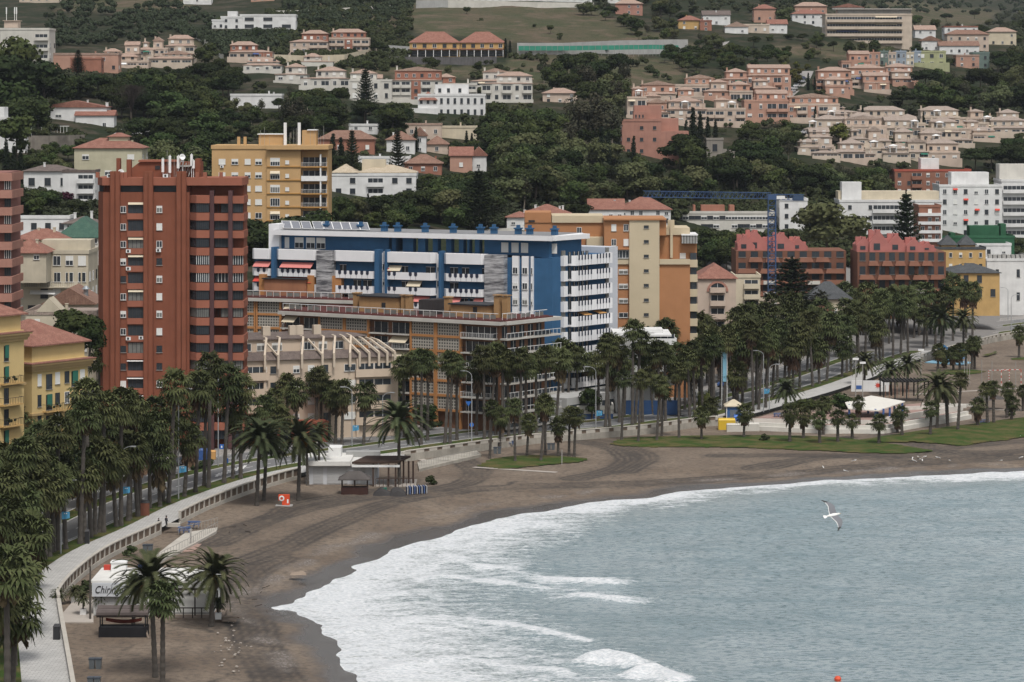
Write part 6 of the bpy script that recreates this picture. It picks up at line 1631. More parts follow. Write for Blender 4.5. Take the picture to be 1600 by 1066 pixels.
 for (p0,p1,py,v) in ((403,468,437,3),(455,512,452,5)):
  mb = MB(); a0, a1 = u3(p0), u3(p1); z1 = zat(py, 582); mb.box(a0, a1, v, v+5, H3, z1, 0); mb.box(a0-.4, a1+.4, v-.4, v+5.4, z1+.001, z1+.2, 1); b3.part('roof_hut', mb, [plaster('rust_render', (.32,.15,.085)), darkm])
 for px in (398,474,507,517):
  mb = MB(); c = u3(px); mb.box(c-.7, c+.7, 3.5, 5, H3, H3+4.2); b3.part('chimney', mb, og)
orange_block()
def truss_block():
 A = XY(376, 512); B_ = XY(624, 530)
 A = ((376-800)*516/F, 516); B_ = ((622-800)*526/F, 526)
 b = front('apartment_block', 'cream apartment block with slanting concrete ribs over its roof terraces', 'apartment block', A, B_); W = b.W; ca, sa = math.cos(b.root.rotation_euler.z), math.sin(b.root.rotation_euler.z)
 def u(px): k = (px-CX)/F; return (A[1]*k-A[0])/(ca-sa*k)
 cr = plaster('pinkish_cream_render', (.56,.455,.355), .06, .08); rb = plaster('rib_concrete', (.53,.45,.36), .08)
 H = zat(562, 520); z2 = zat(532, 520); zt = zat(521, 520)
 b.box('wall', cr, 0, W, 0, 13, 0, H)
 b.box('upper_wall', cr, .3, u(560), 3.2, 12.5, H+.001, z2)
 mb = MB(); a1 = u(548); mb.add([(-.3,2.8,z2),(a1,2.8,z2),(a1+5,6,z2),(-.3,2.8,z2+.2),(a1,2.8,z2+.2),(a1-2,7.5,zt-.2),(-.3,7.5,zt-.2),(-.3,13,z2),(a1+5,13,z2)], [(3,4,5,6),(0,1,4,3),(6,5,8,7),(4,1,2,5),(5,2,8),(0,3,6,7),(0,7,8,2,1)]); b.part('roof', mb, T_DARK)
 mb = MB(); mb.add([(-.1,-.5,H+.1),(W*.96,-.5,H+.1),(W*.96,1.0,H+1.5),(-.1,1.0,H+1.5),(-.1,1.3,H+.1),(W*.96,1.3,H+.1)], [(0,1,2,3),(3,2,5,4),(0,3,4),(1,5,2),(0,4,5,1)]); b.part('terrace_roof', mb, T_DARK)
 for px in (381,412,433,470,502,520,545,560,575,590,603,615):
  a = u(px); k = max(0, (px-560)/60)
  mb = MB(); top = z2+.3-k*1.0
  mb.bar((a,-.75,H-1.5),(a,-.75,H+1.0),.28); mb.bar((a,-.75,H+.9),(a+1.2-3.4*(px > 550),2.6,top),.27); mb.bar((a+1.2-3.4*(px > 550),2.6,top),(a+1.2-3.4*(px > 550),5.5+k*2,top+.1),.24); b.part('concrete_rib', mb, rb)
 for p0,p1 in ((433,412),(502,520)):
  mb = MB(); mb.bar((u(p0),-.75,H+.8),(u(p0)-1.8,2.6,z2),.2); b.part('concrete_rib', mb, rb)
 for px, w_ in ((392,1.8),(415,1.6),(440,1.9),(488,2.6),(512,1.6),(536,2.0)): b.win('F', 3.2, u(px), H+1.5, w_, 1.4, b.r.choice((0,4)))
 for j in range(7):
  z = H-2.35-j*2.9
  if z < 1: break
  for px, w_, k in ((427,1.1,3),(463,1.2,2),(486,1.2,1),(509,.9,3),(547,2.2,0)): b.win('F', 0, u(px), z, w_, 1.3, k if b.r.random() < .7 else 1)
  b.balcony('F', 0, u(400), z-.9, 4.4, cr, depth=.8, ph=1.2, oh=2.2); b.balcony('F', 0, u(570), z-.9, 3.8, cr, depth=.8, ph=1.2, oh=2.2); b.balcony('F', 0, u(598), z-.9, 3.6, cr, depth=.8, ph=1.2, oh=2.2)
  if j < 3: b.aircon('F', 0, u(384), z)
 for px in (383,413,558):
  mb = MB(); mb.box(u(px)-.25, u(px)+.25, -.5, -.003, 0, H-.1); b.part('pilaster', mb, cr)
 for px in (428,470,480,508):
  mb = MB(); mb.box(u(px)-.7, u(px)+.7, 5, 6.2, z2-.3, zt+1.0); b.part('chimney', mb, rb)
 mb = MB(); mb.box(-1, W*.5, -5, -.81, 0, 3.4, 0); mb.box(-1.2, W*.5+.2, -5.2, -.8, 3.401, 3.7, 0); b.part('shop_wall', mb, plaster('terracotta_shop', (.34,.11,.07)))
 mb = MB()
 for k in range(5): mb.box(1+k*2.6, 2.8+k*2.6, -5.05, -5.001, .3, 2.6)
 b.part('shop_window', mb, glass)
 reg(376, 624, 517, 680, 520)
truss_block()
# ------------------------------------------------------------------ sea walls and balustrades
stonew = plaster('white_sea_wall', (.47,.44,.39), .15, .2); stoneb = plaster('block_stone', (.36,.335,.29), .35, .2)
def arc_param(line):
 s = [0.0]
 for a, b in zip(line, line[1:]): s.append(s[-1]+(Vector((b.x,b.y,0))-Vector((a.x,a.y,0))).length)
 return s
WS = arc_param(WALLS)
def wall_at(s, off=0.0, line=None):
 line = line or WALLS
 i = max(0, min(len(WS)-2, int(np.searchsorted(WS, s))-1)); t = (s-WS[i])/(WS[i+1]-WS[i]+1e-9)
 a, b = line[i], line[i+1]; d = Vector((b.x-a.x, b.y-a.y, 0)).normalized()
 p = a.lerp(b, t); return Vector((p.x-d.y*off, p.y+d.x*off, 0)), d
def s_near(px, py):
 p = G(px, py); best = min(range(len(WALLS)), key=lambda i: (WALLS[i].x-p.x)**2+(WALLS[i].y-p.y)**2); return WS[best]
def beam(mb, s0, s1, o0, o1, z0, z1, step=1.5, mi=0):
 n = max(1, int((s1-s0)/step))
 for k in range(n):
  a, d = wall_at(s0+(s1-s0)*k/n); c, e = wall_at(s0+(s1-s0)*(k+1)/n)
  na = Vector((-d.y, d.x, 0)); nc = Vector((-e.y, e.x, 0))
  q = [a+na*o0, c+nc*o0, c+nc*o1, a+na*o1]
  mb.add([(p.x,p.y,z0) for p in q]+[(p.x,p.y,z1) for p in q], [(0,3,2,1),(4,5,6,7),(0,1,5,4),(2,3,7,6)]+([(3,0,4,7)] if k == 0 else [])+([(1,2,6,5)] if k == n-1 else []), mi)
def balustrade(label, s0, s1, kind='open', h=1.0, base=.35):
 if kind == 'open': base = -.3
 w = Bd('balustrade', label, 'balustrade', (0,0,0))
 mb = MB(); beam(mb, s0, s1, -.25, .12, -1.3, base); w.part('footing', mb, stoneb if kind == 'block' else stonew)
 if kind == 'solid':
  mb = MB(); beam(mb, s0, s1, -.3, .2, base+.001, h-.1); w.part('parapet', mb, stonew); return
 mb = MB(); beam(mb, s0, s1, -.28, .15, h-.16, h); w.part('rail', mb, stonew)
 n = int((s1-s0)/(2.4 if kind == 'open' else 3.0));
 mbs = MB(); inf = MB(); beam(inf, s0+.2, s1-.2, -.12, -.06, base+.001, h-.161); w.part('infill_panel', inf, plaster('brown_infill', (.17,.13,.10), .3))
 for k in range(n+1):
  p, d = wall_at(s0+(s1-s0-.3)*k/n+.15); nn = Vector((-d.y,d.x,0)); mb = MB()
  L = .22 if kind == 'open' else 1.0
  q = [p-d*L-nn*.24, p+d*L-nn*.24, p+d*L+nn*.1, p-d*L+nn*.1]
  mb.add([(a.x,a.y,base+.001) for a in q]+[(a.x,a.y,h-.161) for a in q], [(0,3,2,1),(4,5,6,7),(0,1,5,4),(1,2,6,5),(2,3,7,6),(3,0,4,7)])
  w.part('post', mb, stonew)
  if kind == 'open' and k < n:
   for g in range(1, 5):
    c, _ = wall_at(s0+(s1-s0-.3)*(k+g/5)/n+.15); mbs.box(c.x-.05, c.x+.05, c.y-.05, c.y+.05, base+.001, h-.161)
 if mbs.v: w.part('balusters', mbs, stonew)
sA = s_near(90, 940); sB = s_near(250, 825); sC = s_near(272, 813); sD = s_near(480, 738); sE = s_near(640, 712); sF = s_near(800, 690); sG = s_near(1150, 653)
balustrade('plain solid white parapet at the bottom left between promenade and sand', WS[2], sA-1.0, 'solid', .75)
balustrade('white stone balustrade curving past the sign fronted beach bar', sA-.5, sB, 'open')
balustrade('white stone balustrade from the beach steps to the two tall date palms', sC, sD, 'open')
balustrade('white stone balustrade beside the access ramp right of the pergola bar', sE, sF-4, 'block')
balustrade('long block stone sea wall in front of the blue and white block', sF-3, sG, 'block', 1.0, .2)
sH = s_near(1440, 560); sI = s_near(1600, 522)
balustrade('far white balustrade at the right beyond the playground', sH, sI, 'block', 1.0)
def px_prism(mb, pts, z0, z1, zz=None, mi=0):
 q = [G(p[0], p[1], z1 if zz is None else zz) for p in pts]
 poly = [(a.x, a.y) for a in q]
 ar = sum(poly[i][0]*poly[(i+1) % len(poly)][1]-poly[(i+1) % len(poly)][0]*poly[i][1] for i in range(len(poly)))
 if ar < 0: poly.reverse()
 mb.prism(poly, z0, z1, mi)
w = Bd('beach_ramp', 'white beach access ramp with railing in front of the steps gap', 'ramp', (0,0,0))
mb = MB(); px_prism(mb, [(243,868),(259,855),(290,832),(340,824),(338,830),(302,850),(262,870),(250,878)], -1.2, -.55); w.part('ramp_slab', mb, stonew)
mb = MB();
for a, c in (((248,876),(302,848)),((302,848),(340,826)),((279,836),(340,819))):
 A_ = G(a[0],a[1],-.55); B_ = G(c[0],c[1],-.55)
 n = 12
 for k in range(n+1): p = A_.lerp(B_, k/n); mb.bar((p.x,p.y,-.6),(p.x,p.y,.4),.03,n=4)
 mb.bar((A_.x,A_.y,.4),(B_.x,B_.y,.4),.035,n=4)
w.part('railing', mb, conc)
w = Bd('beach_ramp', 'long stone access ramp with a pipe railing right of the pergola bar', 'ramp', (0,0,0))
mb = MB(); px_prism(mb, [(652,722),(700,712),(745,704),(752,710),(700,722),(655,733)], -1.2, -.45); w.part('ramp_slab', mb, stoneb); mb = MB()
for a, c in (((655,730),(700,720)),((700,720),(750,709))):
 A_ = G(a[0],a[1],-.45); B_ = G(c[0],c[1],-.45)
 for k in range(13): p = A_.lerp(B_, k/12); mb.bar((p.x,p.y,-.5),(p.x,p.y,.5),.03,n=4)
 mb.bar((A_.x,A_.y,.5),(B_.x,B_.y,.5),.035,n=4)
w.part('railing', mb, conc)
mb = MB(); px_prism(mb, [(258,856),(285,848),(315,850),(303,861),(256,862)], -1.0, -.82); o = mb.build('shower_pad', plaster('pink_slab',(.36,.25,.21))); tag(o, 'pinkish concrete shower pad on the sand below the ramp', 'slab')
mb = MB(); p = G(298,852,-.8); mb.box(p.x-.1,p.x+.1,p.y-.1,p.y+.1,-.82,1.5,0); mb.box(p.x-.3,p.x+.3,p.y-.06,p.y+.06,1.3,1.38,0); o = mb.build('beach_shower', conc); tag(o, 'grey beach shower post on the pinkish pad', 'shower')
# ------------------------------------------------------------------ lawns on the beach
def lawn(label_name, pts, z=-.82, mound=0):
 q = [G(p[0], p[1], z) for p in pts]; L = smooth_poly(q+[q[0]], 5); xs = [p.x for p in L]; ys = [p.y for p in L]
 X, Y = np.meshgrid(np.arange(min(xs)-1, max(xs)+1, .7), np.arange(min(ys)-1, max(ys)+1, .7))
 poly = [(p.x, p.y) for p in L]
 ins = inside(X+fbm(X,Y,3,5)*.8, Y+fbm(X,Y,3,6)*.8, poly); d = dist_poly(X, Y, L)
 Z = z+np.clip(d/7, 0, 1)*mound+np.clip(d/1.2,0,1)*.08
 k = ins[:-1,:-1] & ins[:-1,1:] & ins[1:,1:] & ins[1:,:-1]
 return grid_object('lawn', X, Y, Z, k, M_GRASS, {})
lawn('', [(742,728),(770,716),(830,711),(900,714),(918,720),(850,728),(790,733)])
lawn('', [(950,694),(975,684),(1060,681),(1180,680),(1290,682),(1370,690),(1440,700),(1462,705),(1400,709),(1300,706),(1150,700),(1000,699)], mound=.1)
lawn('', [(1335,688),(1400,678),(1470,668),(1520,662),(1600,652),(1680,650),(1640,675),(1590,686),(1540,692),(1500,697),(1440,692),(1380,692)], mound=.5)
lawn('', [(1455,583),(1500,577),(1545,581),(1500,586)]); lawn('', [(1575,560),(1650,555),(1660,562),(1590,563)]); lawn('', [(1530,556),(1560,548),(1552,555)], z=-.5)
# ------------------------------------------------------------------ beach bars
def bar_front():
 Y = 349.0; p0 = G(146, 962, -.9); s = F/p0.y
 b = Bd('beach_bar', 'white beach bar with a script name sign behind the two nearest date palms', 'beach bar', p0, 0, None, True); u = lambda px: (px-146)/s; Z = lambda py, y=p0.y: zat(py, y)+.9
 wh = plaster('bar_white_boards', (.55,.55,.53), .1, .15)
 H = Z(910); b.box('wall', wh, 0, 14.5, 0, 9.0, -.3, H)
 b.box('roof', M_FLATW, -.3, 11.6, -.3, 9.3, H+.001, H+.25)
 mb = MB(); mb.box(-.1, 4.6, -.6, -.31, Z(931), H-.02); sg = b.part('name_sign', mb, plaster('sign_board', (.52,.54,.57), .05, 0))
 cu = bpy.data.curves.new('lettering', 'FONT'); cu.body = 'Chiringuito'; cu.size = 1.15; cu.extrude = .015; cu.shear = .35; cu.offset = .012; cu.space_character = 1.05
 ob = bpy.data.objects.new('lettering', cu); COL.objects.link(ob); dg = bpy.context.evaluated_depsgraph_get(); me = bpy.data.meshes.new_from_object(ob.evaluated_get(dg)); bpy.data.objects.remove(ob)
 me.materials.clear(); me.materials.append(darkm)
 o = inst('lettering', me, sg, (.2,-.63,Z(931)+.42)); o.rotation_euler = (R(90),0,0); o.scale = (.82,1.1,1)
 for i in range(4):
  mb = MB(); mb.box(.2+i*1.35, 1.45+i*1.35, -.08, -.002, .1, 2.2);
  for q in range(9): mb.box(.25+i*1.35, 1.4+i*1.35, -.11, -.081, .15+q*.23, .28+q*.23)
  b.part('shutter', mb, plaster('shutter_grey', (.42,.42,.42), .05))
 mb = MB(); mb.box(1.3, 3.1, 6, 7.5, H+.25, H+1.35); mb.box(1.2, 3.2, 5.9, 7.6, H+1.351, H+1.5); b.part('roof_unit', mb, whitep)
 for (x, y, c) in ((.2,7.4,'red'),(4.4,7.6,'blue'),(5.4,7.5,'red')):
  mb = MB(); mb.box(x, x+.8, y, y+.6, H+.25, H+.85); b.part('roof_crate', mb, F_RED if c == 'red' else F_BLUE)
 mb = MB(); mb.box(9.2, 15.8, -2.6, 4, -.2, .15); b.part('deck', mb, plaster('deck_timber', (.20,.16,.13), .2)); mb = MB()
 for q in range(6): mb.box(10+q*1.1, 10.12+q*1.1, -2.5, -2.38, .15, 1.3)
 mb.box(9.4, 15.8, -2.52, -2.36, 1.3, 1.42); mb.box(9.4, 15.8, -2.52, -2.36, .7, .78)
 for q in range(9): mb.box(9.3+q*.15, 15, -1+q*.5, -.85+q*.5, 3.2, 3.35)
 for x in (9.4, 12.3, 15): mb.box(x, x+.16, -.9, -.74, .15, 3.2); mb.box(x, x+.16, 3.2, 3.36, .15, 3.2)
 b.part('timber_frame', mb, plaster('dark_timber', (.05,.042,.036), .2))
 mb = MB(); mb.box(15.9, 17.6, -3.6, -2.7, -.1, .05); mb.box(15.9, 17.9, -2.69, -1.8, .15, .3); b.part('deck_steps', mb, plaster('deck_timber', (.2,.16,.13)))
 mb = MB(); px_prism(mb, [(96,960),(97,972),(146,972),(146,935),(118,935)], -1.0, -.72, ); o = mb.build('terrace', plaster('pale_terrace', (.42,.38,.34), .1)); o['kind'] = 'structure'
 reg(140,300,905,960,Y)
bar_front()
def potted(px, py, h, label):
 p = G(px, py, -.72); t = empty('potted_palm', p, 0, label, 'potted palm', 'potted palms round the white beach bar')
 mb = MB(); mb.box(-.35,.35,-.35,.35,-.1,.65); mb.build('pot', whitep, t)
 inst('trunk', KIND['fan_palm'][0][1], t, (0,0,.5), 0, (.35,.35,h-.8)); inst('crown', KIND['date_palm'][0][0], t, (0,0,h-.4), 0, (.34,)*3)
potted(130,960,2.4,'potted palm in a white pot on the pale terrace left of the sign'); potted(157,958,2.2,'potted palm in a white pot in front of the shuttered bar wall'); potted(116,940,1.6,'small potted plant in a white pot at the back of the pale terrace'); potted(341,966,2.2,'potted palm in a white pot at the right end of the bar deck'); potted(92,942,1.4,'small potted plant with orange leaves at the end of the solid parapet')
mb = MB(); p = G(141,968,-.8); mb.bar((p.x,p.y,-1),(p.x,p.y,5.6),.14,n=8,r2=.1); o = mb.build('utility_pole', BARKP); tag(o, 'weathered wooden pole standing at the left end of the name sign', 'pole')
def grill_hut():
 p0 = G(154, 996, -.9); b = Bd('barbecue_boat', 'black beach grill counter with a rolled reed roof and an old boat inside', 'grill stand', p0);
 W = 5.6; dk = plaster('blackened_timber', (.018,.018,.02), .2)
 mb = MB(); mb.box(0, W, 0, 2.0, -.2, 1.15); b.part('counter', mb, dk); mb = MB()
 for x in (.1, W-.25):
  for y in (.1, 1.8): mb.box(x, x+.14, y, y+.14, 1.15, 2.5)
 b.part('post', mb, dk); mb = MB(); mb.tube([(0,0,-.2),(0,0,W+.2)],[.5,.5],n=10); o = b.part('reed_roll', mb, plaster('dark_reed', (.12,.10,.095), .3), loc=(-.1,.6,2.7)); o.rotation_euler = (0,R(90),0)
 mb = MB(); mb.tube([(0,0,-.2),(0,0,W+.2)],[.5,.5],n=10); o = b.part('reed_roll', mb, plaster('dark_reed', (.12,.10,.095), .3), loc=(-.1,1.6,3.0)); o.rotation_euler = (0,R(90),0)
 n = 12; mb = MB(); vs = []
 for k in range(n+1):
  t = k/n*2-1; w_ = .5*(1-t*t)**.6+.01; z = 1.45+.3*t*t; x = W/2+t*2.1
  vs += [(x,1-w_,z+.35),(x,1,z),(x,1+w_,z+.35)]
 mb.add(vs, [(3*k,3*k+3,3*k+4,3*k+1) for k in range(n)]+[(3*k+1,3*k+4,3*k+5,3*k+2) for k in range(n)]); b.part('boat_hull', mb, plaster('worn_red_paint', (.22,.06,.045), .3))
 mb = MB(); mb.bar((W+.2,-.3,-.1),(W-.3,.6,1.3),.12); b.part('leaning_plank', mb, plaster('deck_timber', (.2,.16,.13)))
grill_hut()
def bar_far():
 p0 = G(478, 757, -.9); s = F/p0.y; b = Bd('beach_bar', 'white beach restaurant with roller shutters and a timber pergola', 'beach bar', p0, 0, None, True); u = lambda px: (px-478)/s; Z = lambda py: zat(py, p0.y)+.9
 wh = plaster('restaurant_white', (.50,.51,.53), .06, .06); H = Z(727)
 b.box('wall', wh, 0, u(588), 0, 10, -.3, H); mb = MB(); mb.box(-.5, u(548), -.9, 10.5, H+.001, H+.7); mb.box(u(548)+.01, u(590), -.5, 10, H+.001, H+.3); b.part('roof', mb, M_FLATW)
 mb = MB(); mb.box(u(510), u(530), 5, 9, H+.7, H+2.2); b.part('roof_unit', mb, whitep); mb = MB(); mb.box(u(536), u(590), 8, 9.8, H+.35, H+1.2); b.part('roof_parapet', mb, pl('grey'))
 for (a, c) in ((511,543),(489,505),(552,560),(563,571)):
  mb = MB(); mb.box(u(a), u(c), -.06, -.002, .1, 2.75)
  for q in range(11): mb.box(u(a)+.05, u(c)-.05, -.09, -.061, .2+q*.23, .3+q*.23)
  b.part('roller_shutter', mb, plaster('shutter_grey', (.42,.42,.42), .05))
 tb = plaster('brown_timber', (.075,.05,.04), .2); mb = MB(); x0, x1 = u(551), u(640)
 mb.add([(x0,-2.5,Z(722)),(x1-1.8,-2.5,Z(721)),(x1,5,Z(721)),(x0+2,5,Z(721)),(x0,-2.5,Z(719)),(x1-1.8,-2.5,Z(718)),(x1,5,Z(718)),(x0+2,5,Z(718))], [(0,3,2,1),(4,5,6,7),(0,1,5,4),(1,2,6,5),(2,3,7,6),(3,0,4,7)]); b.part('pergola_roof', mb, tb)
 mb = MB(); mb.box(x0, x1-1.5, -2.62, -2.51, Z(727), Z(723.5)); b.part('pergola_fascia', mb, whitep)
 for px in (587,611,622,633,641,648):
  mb = MB(); x = u(px)-.3; mb.box(x-.14, x+.14, -2.45 if px < 625 else 1, -2.17 if px < 625 else 1.28, -.2, Z(722)); b.part('pergola_post', mb, tb)
 mb = MB()
 for q in range(11): x = u(588)+q*.62; mb.box(x-.04, x+.04, -2.6, -2.52, 0, 1.2)
 mb.box(u(588), u(648), -2.62, -2.5, 1.2, 1.3); b.part('railing', mb, tb)
 mb = MB(); mb.box(u(586), u(650), -2.4, 6, -.3, .05); b.part('deck', mb, plaster('pale_terrace', (.42,.38,.34)))
 reg(490,650,700,760,p0.y)
bar_far()
def gazebo():
 p0 = G(554, 772, -.9); b = Bd('gazebo', 'small dark thatched gazebo with a timber counter in front of the restaurant', 'gazebo', p0); tb = plaster('brown_timber', (.075,.05,.04), .2)
 mb = MB(); mb.box(-2.1, 2.1, -.6, 1.4, -.2, 1.1); b.part('counter', mb, plaster('maroon_boards', (.06,.032,.027), .2))
 for x in (-2.0,2.0,-.0):
  for y in (-.5,1.3): mb = MB(); mb.box(x-.07, x+.07, y-.07, y+.07, 1.1, 2.3); b.part('post', mb, tb)
 mb = MB(); hip(mb, -2.2, 2.2, -.9, 1.7, 2.3, 1.15, .35); b.part('thatched_roof', mb, plaster('grey_thatch', (.10,.09,.085), .35))
gazebo()
def heap(name, label, cat, px, py, L, D, H, mat, seed, z=-.9):
 p = G(px, py, z); r = random.Random(seed); n, m = 18, 9; vs = []
 for j in range(m+1):
  for i in range(n+1):
   x = (i/n-.5)*L; y = (j/m-.5)*D; e = max(0, 1-(abs(i/n*2-1))**4)*max(0, 1-(abs(j/m*2-1))**4)
   k = .7+.5*mnoise.noise(Vector((x*.8+seed, y*.8, 0)))
   vs.append((x, y, -.15+H*e**.5*k))
 mb = MB(); mb.add(vs, [(j*(n+1)+i, j*(n+1)+i+1, (j+1)*(n+1)+i+1, (j+1)*(n+1)+i) for j in range(m) for i in range(n)])
 o = mb.build(name, mat, None, p); tag(o, label, cat)
heap('tarpaulin_heap', 'dark grey tarpaulin covered heap on the sand before the pergola', 'tarpaulin', 603, 773, 4.2, 2.2, 1.5, plaster('grey_tarpaulin', (.055,.052,.052), .2), 1)
heap('tarpaulin_heap', 'second smaller tarpaulin covered heap beside the green bin', 'tarpaulin', 622, 774, 2.6, 2.0, 1.5, plaster('grey_tarpaulin', (.055,.052,.052), .2), 7)
heap('driftwood', 'small pale heap of driftwood and nets on the sand', 'driftwood', 466, 896, 2.2, 1.2, .5, plaster('bleached_wood', (.30,.24,.19), .4), 3)
for k in range(9):
 p = G(636+k*3.7, 772-k*.2, -.9); c = flat('lounger_blue', (.10,.18,.40), .5) if k % 2 else flat('lounger_white', (.5,.5,.5), .5)
 t = empty('sun_lounger', p, R(100), 'folded blue and white sun lounger in the stack beside the pergola', 'sun lounger', 'folded loungers stacked beside the pergola')
 mb = MB(); mb.box(-.9,.9,-.05,.05,.05,1.2,0);
 for q in range(8): mb.box(-.8+q*.21, -.72+q*.21, -.07, .07, .1, 1.15, 1)
 mb.build('frame', [c, flat('lounger_navy', (.03,.04,.09), .5)], t)
for (px,py,l) in ((797,0,''),):
 pass
p = G(602,771,-.9)
mb = MB(); mb.box(-.3,.3,-.3,.3,0,1.0,0); mb.box(-.34,.34,-.34,.34,1.0,1.1,0); o = mb.build('rubbish_bin', F_GREEN, None, (p.x,p.y-1.6,p.z)); tag(o, 'green wheelie bin in front of the tarpaulin heaps', 'bin')
p0 = G(444, 790, -.9); b = Bd('lifebuoy_station', 'orange red lifebuoy station standing alone on the sand', 'lifebuoy station', p0)
og_ = flat('signal_orange', (.62,.07,.02), .5); mb = MB(); mb.box(-.3, .85, -.3, .3, .1, 1.7); mb.box(-.85, -.3, -.3, .3, .8, 1.7); b.part('cabinet', mb, og_)
mb = MB(); n = 20
for k in range(n):
 a0 = 6.283*k/n; a1 = 6.283*(k+1)/n
 mb.add([(-.35+.42*math.cos(a0), -.36, 1.15+.42*math.sin(a0)),(-.35+.42*math.cos(a1), -.36, 1.15+.42*math.sin(a1)),(-.35+.22*math.cos(a1), -.40, 1.15+.22*math.sin(a1)),(-.35+.22*math.cos(a0), -.40, 1.15+.22*math.sin(a0))], [(0,1,2,3)])
b.part('lifebuoy', mb, whitep); mb = MB(); mb.box(-1.3, 1.3, -.8, .8, -.1, .08); b.part('base_slab', mb, pl('grey'))
mb = MB(); mb.box(.45, .7, -.32, -.302, .4, 1.0); b.part('label_plate', mb, whitep)
# ------------------------------------------------------------------ small street and beach furniture
def bins(px, py, label, z=-.9, group='paired grey beach bins'):
 t = empty('beach_bin', G(px, py, z), 0, label, 'bin', group)
 g = flat('bin_grey', (.10,.115,.125), .5)
 for x in (-.68, .04):
  mb = MB(); mb.add([(x+.06,-.3,0),(x+.58,-.3,0),(x+.58,.3,0),(x+.06,.3,0),(x,-.36,1.05),(x+.64,-.36,1.05),(x+.64,.36,1.05),(x,.36,1.05)], [(0,3,2,1),(4,5,6,7),(0,1,5,4),(1,2,6,5),(2,3,7,6),(3,0,4,7)]); mb.build('bin_body', g, t)
  mb = MB(); mb.box(x-.03, x+.67, -.4, .4, 1.051, 1.18); mb.build('lid', flat('bin_lid', (.05,.06,.075), .5), t)
bins(149,1045,'pair of grey bins on the sand at the bottom left'); bins(231,864,'pair of grey bins against the balustrade below the steps'); bins(777,709,'pair of dark bins by the sea wall near the first short palms'); bins(861,703,'pair of grey bins in front of the stone wall behind the first lawn')
bins(1442,663,'pair of bins below the white pergola terrace'); bins(1526,645,'pair of bins on the path right of the terrace'); bins(147,1075,'pair of bins with a blue lid at the very bottom edge')
def person(px, py, z, label, shirt, trousers, h=1.72, walk=.0, rz=0.0):
 me = bpy.data.meshes.new('person'); k = h/1.72
 J = {'pel':(0,0,.95),'che':(0,.02,1.28),'nek':(0,.02,1.48),'hd0':(0,0,1.58),'hd1':(0,0,1.68),'ls':(-.19,.02,1.42),'le':(-.25,.04-walk*.2,1.13),'lh':(-.24,-.12-walk*.2,.9),'rs':(.19,.02,1.42),'re':(.25,.04+walk*.2,1.13),'rh':(.24,-.12+walk*.2,.9),
         'lk':(-.11,-.05-walk*.25,.5),'la':(-.11,.02-walk*.45,.08),'lt':(-.12,-.14-walk*.45,.04),'rk':(.11,-.05+walk*.2,.5),'ra':(.11,.02+walk*.5,.10),'rt':(.12,-.14+walk*.5,.05)}
 names = list(J); idx = {n: i for i, n in enumerate(names)}
 E = [('pel','che'),('che','nek'),('nek','hd0'),('hd0','hd1'),('che','ls'),('ls','le'),('le','lh'),('che','rs'),('rs','re'),('re','rh'),('pel','lk'),('lk','la'),('la','lt'),('pel','rk'),('rk','ra'),('ra','rt')]
 rad = {'pel':.16,'che':.17,'nek':.06,'hd0':.10,'hd1':.09,'ls':.07,'le':.05,'lh':.04,'rs':.07,'re':.05,'rh':.04,'lk':.075,'la':.05,'lt':.045,'rk':.075,'ra':.05,'rt':.045}
 me.from_pydata([Vector(J[n])*k for n in names], [(idx[a], idx[b]) for a, b in E], [])
 o = bpy.data.objects.new('person', me); COL.objects.link(o)
 o.modifiers.new('skin', 'SKIN'); ss = o.modifiers.new('sub', 'SUBSURF'); ss.levels = 1; ss.render_levels = 1
 for n in names: me.skin_vertices[0].data[idx[n]].radius = (rad[n]*k, rad[n]*k*.8)
 me.skin_vertices[0].data[idx['pel']].use_root = True
 dg = bpy.context.evaluated_depsgraph_get(); m2 = bpy.data.meshes.new_from_object(o.evaluated_get(dg)); bpy.data.objects.remove(o)
 skin = flat('skin', (.36,.21,.15), .7); m2.materials.clear()
 for m in (skin, shirt, trousers): m2.materials.append(m)
 for p in m2.polygons:
  zc = p.center.z/k; p.material_index = 2 if zc < .95 and zc > .1 else (1 if .95 <= zc < 1.47 and abs(p.center.x) < .27*k and zc > .98 else (0 if zc > 1.47 else 2)); p.use_smooth = True
 loc = G(px, py, z); t = bpy.data.objects.new('person', m2); t.location = (loc.x, loc.y, z); t.rotation_euler = (0,0,rz); put(t); tag(t, label, 'person')
 mb = MB(); mb.lathe([(.02,1.62),(.115,1.62),(.125,1.70),(.10,1.77),(.02,1.80)], n=10, c=(0,.015,0)); hr = mb.build('hair', flat('dark_hair', (.03,.022,.018), .6), t); hr.scale = (k,k,k)
 return t
cl_d = flat('dark_cloth', (.03,.032,.04), .8); cl_b = flat('blue_cloth', (.05,.08,.16), .8); cl_w = flat('pale_cloth', (.45,.43,.42), .8); cl_r = flat('pink_cloth', (.5,.22,.2), .8)
person(260, 825, 0, 'person in dark clothes standing at the gap in the balustrade', cl_d, cl_d, rz=2.5)
person(248, 824, 0, 'shorter person in dark clothes standing left of the balustrade gap', cl_d, cl_d, 1.3, rz=1)
person(365, 742, 0, 'jogger in a pink top crossing the road by the red tower', cl_r, cl_d, walk=.8, rz=1.2)
person(1458, 553, 0, 'person in dark clothes on the far promenade near the playground', cl_d, cl_d, 1.7, rz=0)
LM = None
